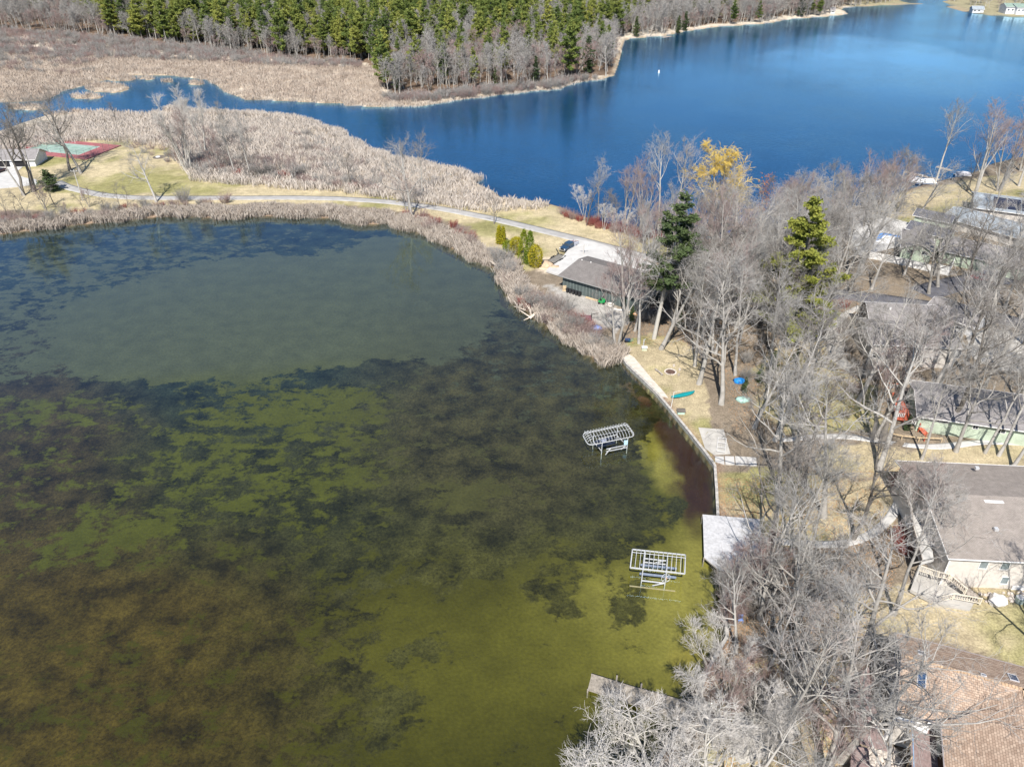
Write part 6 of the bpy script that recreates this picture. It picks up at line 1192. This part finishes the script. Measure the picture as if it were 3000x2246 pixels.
# --- the wood between the houses
LM = [('the fire pit',1964,1090),('the teal canoe',2000,1160),('the blue bundle',2166,1118),('the yellow green pine',2290,830),('the green shed',1760,800),('the tall dark pine',1965,900),('the stepped landing',2150,1350),('the pond deck',2150,1590),('the bottom terrace',2230,2150),('the red stairs',2650,1190),('the sage house',2850,1240),('the grey roofed house',2650,960),('the white garage',2780,930),('the pool terrace',2570,700),('the pale green house',2700,740),('the pontoon boat',2685,535),('the blue grey roof',2830,620),('the willow',2090,560),('the boardwalk',2540,2100),('the taupe roof',2850,1500),('the white driveway',1830,760),('the lake dock',2180,665),('the walkway bend',2590,1540),('the stone walkway',2445,1000),('the bottom dock',1850,2040),('the cream railing',2750,1680),('the red car',2870,820)]
SEEN = {}
def where(x, y, h, k):
    px, py = proj(x, y, hz(x, y)); best = sorted(LM, key=lambda l: (l[1]-px)**2+(l[2]-py)**2)[0]; dx, dy = px-best[1], py-best[2]
    d_ = ('right of' if dx > 0 else 'left of') if abs(dx) > abs(dy) else ('below' if dy > 0 else 'above'); r_ = math.hypot(dx, dy); q_ = ' close' if r_ < 80 else ' standing' if r_ < 170 else ' well' if r_ < 280 else ' far'
    lk = {'oakA':'spreading grey','oakB':'crooked grey','oakC':'dark','maple':'two stemmed reddish','mapleB':'three stemmed reddish','tall':'tall straight pale','tallB':'tall slim grey','birch':'pale clumped','white':'white twigged','sparse':'thin dark'}[k]
    lab = f'{lk} bare tree{q_} {d_} {best[0]}'; n = SEEN.get(lab, 0); SEEN[lab] = n+1
    if n: lab = f'{("second","third","fourth","fifth","sixth","seventh","eighth")[min(n-1, 6)]} {lab}'
    return lab
def wood(poly, n, mind, kinds, h0, h1, lab, grp, seed, z=1.5, sxr=(.85, 1.15), hm=1.32):
    for q_ in rand_px(poly, n, mind, FOOT, z, seed, 1.2):
        k = RT.choice(kinds); hh = RT.uniform(h0, h1)*(hm if h0 > 11 else 1.15); place_tree(k, (q_[0], q_[1], hz(*q_)-.1), where(q_[0], q_[1], hh, k), grp, h=hh, lean=(RT.uniform(-.06, .06), RT.uniform(-.05, .05)), sx=RT.uniform(*sxr))
K = ['oakA','oakB','oakC','oakA','tallB','tallB','oakB']
wood([(1790,870),(1900,830),(2120,830),(2180,1000),(2080,1040),(1990,1000),(1900,960),(1830,960)], 22, 2.6, ['tallB','oakC','oakB','maple','tall','sparse'], 13, 20, 'bare grey tree in the grove between the shed and the firepit lawn', 'grove right of the shed', 61)
wood([(2120,830),(2450,830),(2430,900),(2400,1000),(2300,1050),(2160,1020)], 18, 4.6, K, 14, 19, 'bare tree in the wood around the yellow pine', 'wood around the yellow pine', 62)
wood([(2170,1050),(2430,1010),(2560,1180),(2560,1350),(2180,1290),(2110,1180)], 12, 5.5, K, 14, 19, 'bare tree in the wood right of the canoe lawn', 'wood right of the canoe lawn', 63, 2)
wood([(2140,1390),(2300,1360),(2620,1400),(2640,1560),(2380,1760),(2180,1740)], 4, 6, K, 14, 18, 'bare tree on the slope behind the pond deck', 'slope trees behind the pond deck', 64, 2)
wood([(2150,1730),(2360,1740),(2520,1780),(2490,1900),(2380,2000),(2160,1960)], 13, 3.5, ['oakB','oakA','mapleB','tallB'], 10, 16, 'bare tree in the thicket below the walkway lawn', 'thicket above the bottom terrace', 65, 2)
wood([(2080,2130),(2380,2170),(2440,2320),(2080,2330)], 7, 4, ['oakB','mapleB','white'], 9, 13, 'bare tree at the bottom edge around the terrace', 'bottom edge trees', 66, 2)
wood([(1990,690),(2200,700),(2420,700),(2480,640),(2480,830),(2150,820),(1990,760)], 26, 4.2, K+['mapleB'], 13, 19, 'bare tree in the wood between the road and the lake', 'wood between the road and the lake', 67, hm=1.12)
wood([(2230,680),(2420,640),(2640,575),(2640,640),(2480,690),(2260,700)], 26, 3.6, ['oakB','oakC','maple','mapleB','oakA'], 12, 17, 'bare tree in the dense row along the lake shore left of the pontoon boat', 'lake shore row left of the pontoon boat', 68, hm=1.12)
wood([(2540,800),(2800,810),(3000,830),(3050,960),(2840,960),(2700,850),(2550,850)], 13, 5, K, 14, 19, 'bare tree along the road behind the white garage', 'trees along the road', 69, 3, hm=1.08)
wood([(2840,960),(3080,960),(3120,1220),(2850,1180)], 10, 5, K, 15, 20, 'bare tree at the right edge between the garage and the sage house', 'right edge trees above the sage house', 70, 3, hm=1.08)
wood([(2600,1100),(2850,1110),(2860,1170),(2640,1130)], 3, 4, K, 14, 18, 'bare tree between the cream wall and the red deck', 'trees above the red deck', 71, 3, hm=1.08)
wood([(2860,620),(3100,600),(3100,800),(2850,790)], 10, 6, K+['maple'], 12, 16, 'bare tree among the houses at the upper right', 'trees among the upper right houses', 72, 3, hm=1.08)
wood([(1850,705),(1990,710),(2000,760),(1930,760)], 7, 3, ['maple','tallB','mapleB','sparse'], 10, 15, 'bare tree between the driveway and the lake shore row', 'trees by the driveway', 73)
wood([(1650,640),(1850,680),(1990,700),(1990,720),(1840,690),(1700,660)], 10, 2.2, ['birch','sparse','mapleB','tallB'], 6, 12, 'thin bare tree in the lake shore row beyond the dry lawn', 'thin lake shore trees', 74, .6)
wood([(0,600),(230,590),(330,625),(200,650),(0,672)], 8, 3, ['sparse','mapleB'], 4, 7, 'low scrubby tree on the left pond bank', 'scrub on the left bank', 75, .6)
wood([(590,480),(880,500),(900,540),(720,525),(600,510)], 9, 3, ['sparse','mapleB','maple'], 5, 10, 'small bare tree at the marsh edge behind the lawn', 'marsh edge trees', 76, .6)
# pines and evergreens on the right
place_tree('n', G(1916,992), 'very tall dark green pine with bare pale trunk at the edge of the firepit lawn', h=33, name='pine_tree', lean=(.07,0), sx=1.3); place_tree('n', G(1975,905), 'second dark pine behind the very tall pine', h=21, name='pine_tree', sx=1.1)
place_tree('y', G(2305,990), 'bright yellow green pine standing alone among the bare trees', h=31, name='pine_tree', sx=1.0)
for i, (x, y, s) in enumerate(((1830,900,3.5),(1990,960,4),(2225,1120,4),(2260,1090,5),(2330,1060,3.5),(2655,1262,3.2),(2180,1150,3.5),(1850,940,4))): place_tree('d', G(x, y), 'small dark green evergreen '+('left of the grove trunks','under the tall dark pine','beside the blue tarp bundle','behind the blue tarp bundle','above the canoe lawn wood','between the red stairs and the walkway','right of the firepit oak','in the grove right of the shed')[i], h=s, name='evergreen_shrub', cat='evergreen', sx=1.1)
place_tree('d', G(150,560), 'round dark green spruce on the left lawn beside the white pavement', h=7, name='spruce_tree', cat='spruce', sx=2.3)
# clipped yellow green cedars
def cedar(px, py, h, r, lab, m, round_=False, seed=0):
    rn = np.random.default_rng(seed); p = G(px, py); o = thing('cedar_shrub', p, lab, 'cedar'); n = 900; t = rn.uniform(0, 1, n)**.8; pr = np.sqrt(np.clip(1-(2*t-1)**2, .05, 1)) if round_ else np.clip(1.15*(1-t)**.55*np.minimum(1, .5+t*5), .05, 1)
    a = rn.uniform(0, 6.28, n); cen = np.stack([np.cos(a)*r*pr*.9, np.sin(a)*r*pr*.9, t*h], 1); V, F = leaf_cloud(cen, 3, .20, rn, 1.6, 2.0); mobj('crown', fast_mesh('crown', V, [F], m), o)
    MB().tube([(0,0,-.2),(0,0,h*.7)], [.12,.04], 6); mobj('trunk', MB().tube([(0,0,-.2),(0,0,h*.7)], [.12,.04], 6).mesh('trunk', B_DARK), o); return o
CGM = varied('cedar_green', [(.07,.13,.012), (.15,.20,.02), (.20,.22,.02)], nscale=1.5); CYM = varied('cedar_yellow', [(.20,.20,.02), (.33,.29,.02), (.36,.30,.03)], nscale=1.5)
cedar(1534,772,9.2,1.6,'tall pointed cedar, left of the close pair by the trailer',CGM,seed=1); cedar(1552,774,9.0,1.6,'tall pointed cedar, right of the close pair by the trailer',CGM,seed=2); cedar(1568,783,6.0,1.9,'rounded yellow cedar directly right of the tall pair',CYM,True,3); cedar(1512,744,4.6,1.8,'rounded golden shrub behind the tall cedar pair',CYM,True,4); cedar(1462,714,5.0,.75,'narrow yellow cedar spire, left of the far pair',CYM,seed=5); cedar(1474,716,4.9,.75,'narrow yellow cedar spire, right of the far pair',CYM,seed=6); cedar(1490,735,2.6,1.6,'low olive shrub between the cedar pairs',CGM,True,7)
# young oak still holding rusty leaves
rn = np.random.default_rng(5); o = place_tree('sparse', G(2225,672), 'young oak holding rusty orange leaves by the lake dock', h=17, name='oak_tree', cat='oak', sx=.55)
W_, C_ = None, None; cen = np.stack([rn.normal(0, 1.1, 260), rn.normal(0, 1.1, 260), rn.uniform(3, 8.6, 260)], 1); V, F = leaf_cloud(cen, 3, .20, rn); mobj('leaves', fast_mesh('leaves', V, [F], varied('rusty_leaves', [(.42,.19,.10), (.55,.28,.16)], transl=.3)), o)
# --- shrubs
def shrubs(poly, n, mind, kinds, s0, s1, lab, grp, seed, z=.5, wmin=.3):
    for q_ in rand_px(poly, n, mind, FOOT, z, seed, wmin): place_shrub(RT.choice(kinds), (q_[0], q_[1], hz(*q_)), lab, grp, RT.uniform(s0, s1))
shrubs([(1190,630),(1300,655),(1390,690),(1400,730),(1330,700),(1220,660)], 16, 1.5, ['red','red','pink'], .7, 1.1, 'reddish dogwood shrub behind the reeds right of the boat ramp', 'red shrubs right of the boat ramp', 81)
shrubs([(1440,740),(1500,770),(1510,860),(1560,890),(1540,920),(1490,840),(1440,790)], 14, 1.6, ['red','grey','pink','grey'], .7, 1.1, 'twiggy shrub on the pond bank left of the cedars', 'bank shrubs by the cedars', 82)
shrubs([(1560,880),(1620,890),(1720,950),(1780,1010),(1790,1040),(1700,1010),(1600,945),(1550,915)], 40, 1.4, ['red','pink','pink','grey'], .7, 1.05, 'red stemmed shrub on the bank below the shed', 'red shrubs below the shed', 83)
shrubs([(560,500),(900,540),(1040,560),(1100,565),(1100,555),(900,525),(600,475)], 34, 2.2, ['red','pink','grey','red'], .7, 1.1, 'dark red shrub at the marsh edge above the path', 'marsh edge shrubs', 84)
shrubs([(0,640),(200,625),(420,605),(660,600),(560,612),(300,640),(0,675)], 30, 2.2, ['pink','red','grey','pink'], .5, .95, 'brown shrub on the left pond bank', 'left bank shrubs', 85)
shrubs([(1640,625),(1850,675),(2000,705),(2000,720),(1840,690),(1690,655)], 26, 1.8, ['red','pink','red'], .7, 1.0, 'red shrub along the lake shore beyond the dry lawn', 'lake shore red shrubs', 86)
shrubs([(2118,1690),(2180,1680),(2260,1720),(2250,1800),(2130,1820)], 12, 1.5, ['grey','pink','dark'], .8, 1.2, 'twiggy shrub filling the corner behind the seawall', 'seawall corner shrubs', 87)
shrubs([(2540,1960),(2620,1960),(2625,2150),(2560,2100)], 12, 1.2, ['red','dark','pink'], .6, .9, 'dark red shrub between the boardwalk and the tan roofed house', 'shrubs by the tan roofed house', 88, 3)
shrubs([(2620,1420),(2660,1420),(2690,1600),(2640,1620)], 10, 1.4, ['red','dark'], .7, 1.0, 'red stemmed shrub along the terrace left of the taupe roof', 'shrubs along the taupe house terrace', 89, 3)
shrubs([(2200,1880),(2380,1880),(2360,2080),(2170,2080)], 14, 2, ['grey','pink','dark'], .8, 1.2, 'twiggy shrub on the slope above the bottom terrace', 'slope shrubs above the bottom terrace', 90, 2)
shrubs([(1800,860),(2150,880),(2150,980),(1900,950)], 16, 2, ['grey','dark','pink'], .7, 1.1, 'grey shrub under the grove right of the shed', 'shrubs in the shed grove', 91, 1)
shrubs([(2150,900),(2450,900),(2540,1250),(2200,1240)], 22, 3, ['grey','dark','pink'], .5, .9, 'grey shrub under the bare trees right of the lawn', 'understorey shrubs', 92, 2)
shrubs([(2460,960),(2520,960),(2560,1120),(2500,1110)], 14, 1.4, ['dark','grey'], .5, .8, 'dark shrub in the shade of the grey roofed house', 'shrubs at the grey roofed house', 93, 3)
for x, y, s, l_ in ((660,595,1.1,'round reddish shrub beside the path'),(540,592,1.2,'grey round shrub left of the path bend'),(868,522,1.3,'big grey twiggy bush at the lawn edge, right of two'),(770,520,1.4,'big grey twiggy bush at the lawn edge, left of two'),(1510,742,.9,'grey twiggy bush among the cedars'),(1190,636,1.0,'wine red shrub at the foot of the boat ramp tree'),(2470,900,.9,'maroon bush at the stone walkway')): place_shrub('grey' if 'grey' in l_ else 'red' if 'wine' in l_ or 'maroon' in l_ else 'pink', G(x, y), l_, None, s)

# --- the forest beyond the marsh
F_EDGE = [(900,178),(1085,190),(1112,245),(1150,283),(1300,283),(1480,264),(1700,240),(1795,215),(1812,150),(1800,60),(1500,-40),(600,-40),(500,100)]
def forest_pts(poly, n, mind, seed, z=2): return rand_px(poly, n, mind, FOOT, z, seed, 3)
PINEPOLY = [(330,100),(560,135),(720,150),(900,178),(1090,190),(1110,225),(1500,160),(1700,160),(1800,120),(1800,20),(1000,-10),(300,20)]
pts = forest_pts(PINEPOLY, 290, 5.2, 101)
for i, q_ in enumerate(pts):
    place_tree(RT.choice('abc'), (q_[0], q_[1], hz(*q_)-.2), 'green pine in the front of the forest beyond the marsh', 'pines of the far forest', h=RT.uniform(18, 30), sx=RT.uniform(.7, .95))
for x, y, h, k, l_ in ((1127,262,24,'c','yellowish pine at the left corner of the wooded point'),(1222,240,22,'a','tall pine on the wooded point, second from its left corner'),(1306,250,20,'a','narrow pine near the middle of the wooded point'),(1392,262,19,'b','thin pine with short crown on the wooded point'),(1470,240,20,'b','pine with layered crown right of the thin pine'),(1568,240,12,'d','small dense evergreen at the shore of the wooded point'),(1665,228,27,'c','largest dark pine at the right end of the wooded point'),(1720,215,18,'d','dark evergreen right of the largest pine'),(1452,248,8,'d','dark small evergreen at the point shore'),(1165,265,12,'d','short dark evergreen at the left corner of the point'),(1862,108,12,'d','dark evergreen left of the cream far house'),(1985,100,11,'d','dark evergreen right of the cream far house'),(2005,92,12,'d','low dark evergreen at the far shore dock'),(2220,70,15,'b','green spruce on the far bank nearer the centre'),(2345,50,17,'d','bright green spruce on the far bank'),(2370,45,16,'a','pine right of the bright spruce on the far bank'),(2145,72,16,'a','pine on the far bank above the dark reflection'),(2400,48,14,'a','pine near the sandy spit')):
    place_tree(k, G(x, y), l_, h=h, name='pine_tree')
for k, q_ in enumerate(forest_pts([(1120,240),(1250,240),(1700,200),(1780,180),(1760,130),(1100,185)], 36, 7, 104)):
    place_tree(RT.choice('abc'), (q_[0], q_[1], hz(*q_)-.2), 'green pine rising among the bare trees of the wooded point', 'pines among the bare trees of the point', h=RT.uniform(17, 25), sx=RT.uniform(.7, .9))
for k, q_ in enumerate(forest_pts([(1115,250),(1150,280),(1300,280),(1480,261),(1700,238),(1790,215),(1800,150),(1500,170),(1200,200)], 88, 4.4, 102)):
    place_tree(RT.choice(['farA','farA','farB','farB','farR']), (q_[0], q_[1], hz(*q_)-.2), 'bare grey tree on the wooded point across the lake', 'bare trees on the wooded point', h=RT.uniform(12, 20))
place_tree('oakA', G(1775,225), 'broad pale bare tree overhanging the lake at the tip of the wooded point', h=19); place_tree('oakB', G(1800,170), 'spreading grey tree behind the tip of the wooded point', h=18)
ref = {}
for o in COL.objects:
    if o.type == 'EMPTY' and o.children:
        for c in o.children: ref.setdefault(c.data.name if c.data else '', c)
def pr(key):
    if key in TREE_KINDS: return [ref[TREE_KINDS[key][1].name], ref[TREE_KINDS[key][2].name]]
    return [ref[PINES[key][0].name], ref[PINES[key][1].name]]
def uni(poly, n, seed, wmin=3):
    q_ = rand_px(poly, n, 0, FOOT, 2, seed, wmin); return q_[:, 0], q_[:, 1]
X, Y = uni([(330,112),(560,132),(720,145),(1090,180),(1500,150),(1800,110),(1900,60),(2050,-50),(2300,-70),(2300,-110),(-300,-110),(200,50)], 9500, 111); scatter('distant_pine_forest', X, Y, [pr('a'), pr('b'), pr('c')], .8, 1.35)
X, Y = uni([(-400,100),(300,110),(500,125),(700,150),(700,60),(300,-80),(-500,-80)], 4200, 112); X2, Y2 = uni([(600,150),(1100,190),(1150,270),(1500,250),(1800,200),(1800,20),(500,20)], 1800, 113); X3, Y3 = uni([(1830,112),(1940,104),(2000,90),(2090,78),(2253,66),(2316,53),(2398,48),(2460,20),(2570,12),(2700,-30),(2600,-60),(1800,20)], 2400, 114)
X4, Y4 = uni([(2760,0),(2850,25),(2950,30),(3100,30),(3300,-60),(2700,-60)], 160, 118, 4); X5, Y5 = uni([(2350,-70),(3600,-60),(3600,-130),(2350,-130)], 2600, 128, 4); X4 = np.r_[X4, X5]; Y4 = np.r_[Y4, Y5]  # second batch: unseen woods above the frame, added to block horizon glow on the lake
scatter('distant_bare_wood', np.concatenate([X, X2, X3, X4]), np.concatenate([Y, Y2, Y3, Y4]), [pr('farA'), pr('farB'), pr('farR')], .6, 1.1)
X, Y = uni([(-400,70),(200,80),(600,70),(2050,60),(2400,20),(2500,-60),(-400,-80)], 500, 119); scatter('distant_mixed_pines', X, Y, [pr('a'), pr('c')], .5, 1.0)
# purple brown thicket at the marsh rim
q_ = place_shrub('far', G(300,150), 'tall grey brown thicket bush at the rim of the marsh', None, 1.0); q2 = place_shrub('farred', G(420,165), 'reddish brown thicket bush at the rim of the marsh', None, 1.0)
X, Y = uni([(-300,100),(250,110),(500,130),(720,150),(900,175),(1080,187),(1040,200),(800,188),(620,178),(420,170),(200,170),(60,165),(-300,170)], 1500, 115); X2, Y2 = uni([(-300,150),(260,150),(300,215),(0,210),(-300,230)], 220, 116); X3, Y3 = uni([(1130,290),(1300,290),(1500,268),(1720,242),(1790,225),(1780,215),(1500,250),(1130,280)], 260, 117, .4)
XM, YM = uni([(380,420),(600,360),(900,390),(1130,500),(1130,560),(900,540),(600,510)], 260, 141, .5); scatter('marsh_brush', XM, YM, [[q_.children[0]], [q2.children[0]]], .35, .8)
XP, YP = uni([(330,112),(1090,180),(1500,150),(1800,110),(1900,60),(2000,-50),(300,0)], 1500, 142); X3 = np.r_[X3]; scatter('distant_birches', XP, YP, [pr('farA')], .9, 1.3)
scatter('thicket', np.concatenate([X, X2, X3]), np.concatenate([Y, Y2, Y3]), [[q_.children[0]], [q2.children[0]]], .4, .95)

# --- reeds and marsh grass: real blades
RD = varied('reed_straw', [(.36,.30,.25), (.55,.485,.42), (.68,.62,.56)], nscale=.5, transl=.15); RDM = varied('marsh_grass', [(.42,.34,.28), (.62,.54,.46), (.74,.68,.60)], nscale=.16, transl=.15)
def blades(name, X, Y, per, h0, h1, wd, m, spread=.5, lean=.17):
    per = int(per*1.7); wd = wd*.62
    Zb = np.maximum(height(X, Y), -.25); n = len(X)*per; x = np.repeat(X, per)+rng.normal(0, spread, n); y = np.repeat(Y, per)+rng.normal(0, spread, n); z = np.repeat(Zb, per); h = rng.uniform(h0, h1, n)*np.repeat(rng.uniform(.75, 1.1, len(X)), per)
    a = rng.uniform(0, 6.28, n); ln = rng.normal(0, lean, (n, 2)); wx_ = np.cos(a)*wd*rng.uniform(.6, 1.3, n); wy_ = np.sin(a)*wd*rng.uniform(.6, 1.3, n)
    V = np.stack([np.stack([x-wx_, y-wy_, z-.1], 1), np.stack([x+wx_, y+wy_, z-.1], 1), np.stack([x+wx_*.7+ln[:, 0]*h*.6, y+wy_*.7+ln[:, 1]*h*.6, z+h*.7], 1), np.stack([x+ln[:, 0]*h*1.3, y+ln[:, 1]*h*1.3, z+h], 1)], 1).reshape(-1, 3)
    return tag(mobj(name, fast_mesh(name, V, [np.arange(n*4).reshape(-1, 4)], m)), kind='stuff')
def shore_pts(px, n, w_in, w_out, seed, z=0):
    rn = np.random.default_rng(seed); P_ = PR(px, z); L_ = np.r_[0, np.cumsum(np.linalg.norm(np.diff(P_, axis=0), axis=1))]; t = rn.uniform(0, L_[-1], n); X = np.interp(t, L_, P_[:, 0]); Y = np.interp(t, L_, P_[:, 1])
    i = np.clip(np.searchsorted(L_, t)-1, 0, len(P_)-2); d = P_[i+1]-P_[i]; d /= np.linalg.norm(d, axis=1, keepdims=True); s = rn.uniform(-w_out, w_in, n); s = s+.8*np.sin(t*.35)+.5*np.sin(t*1.1+1)
    return X-d[:, 1]*s, Y+d[:, 0]*s
A1_ = [shore_pts(p, n, a, b, s) for p, n, a, b, s in ((pond_px[7:17], 2600, 5.0, .6, 1), (pond_px[2:8], 1100, 3.5, .2, 2), (pond_px[15:24], 2300, 5.0, .6, 3), (pond_px[24:31], 1100, 2.6, .5, 4))]
blades('pond_reeds', np.concatenate([a[0] for a in A1_]), np.concatenate([a[1] for a in A1_]), 9, 1.4, 2.4, .06, RD, .35)
x, y = uni(MARSH_M, 9000, 121, -.4); A2_ = [shore_pts(lake_s[8:22], 2200, 4, .8, 5)]; k_ = segdist(x, y, PR(MARSH_M[8:14])) > 0
blades('marsh_reeds', np.concatenate([x, A2_[0][0]]), np.concatenate([y, A2_[0][1]]), 7, 1.5, 2.6, .085, RD, .6)
x, y = uni([(-300,165),(60,160),(200,165),(420,165),(620,172),(800,182),(1040,195),(1100,195),(1120,260),(1150,292),(1330,292),(1240,312),(1000,306),(800,300),(660,275),(600,238),(400,224),(280,245),(150,300),(-300,320)], 11500, 122, .2); xi, yi = uni([(30,225),(620,225),(620,330),(30,330)], 700, 123, .3)
blades('far_marsh_grass', np.concatenate([x, xi]), np.concatenate([y, yi]), 6, 1.0, 2.0, .13, RDM, .9)
x, y = shore_pts([(1118,316),(1244,312),(1335,296),(1452,282),(1561,269),(1642,262),(1678,246),(1769,233)], 500, 2.5, .1, 7); blades('point_shore_grass', x, y, 6, .5, 1.2, .1, RDM, .5)
# fallen brown leaves and lawn tufts near the houses
LV = varied('fallen_leaves', [(.30,.17,.09), (.42,.25,.13), (.36,.27,.17)], nscale=.8); x, y = uni([(2100,1380),(2700,1380),(2620,1700),(2500,1950),(2480,2246),(2100,2246),(2130,1700)], 14000, 131, .3); x2, y2 = uni([(1800,860),(2150,830),(2560,860),(2600,1250),(2150,1250),(2100,1000),(1850,990)], 14000, 132, .3)
x = np.r_[x, x2]; y = np.r_[y, y2]; z = height(x, y)+.03; n = len(x); a = rng.uniform(0, 6.28, n); s = rng.uniform(.05, .11, n); tl_ = rng.uniform(-.04, .06, n)
V = np.stack([np.stack([x+np.cos(a+k)*s, y+np.sin(a+k)*s, z+(tl_ if k < 2 else 0)], 1) for k in (0, 1.6, 3.1, 4.7)], 1).reshape(-1, 3); tag(mobj('fallen_leaves', fast_mesh('fallen_leaves', V, [np.arange(n*4).reshape(-1, 4)], LV)), kind='stuff')
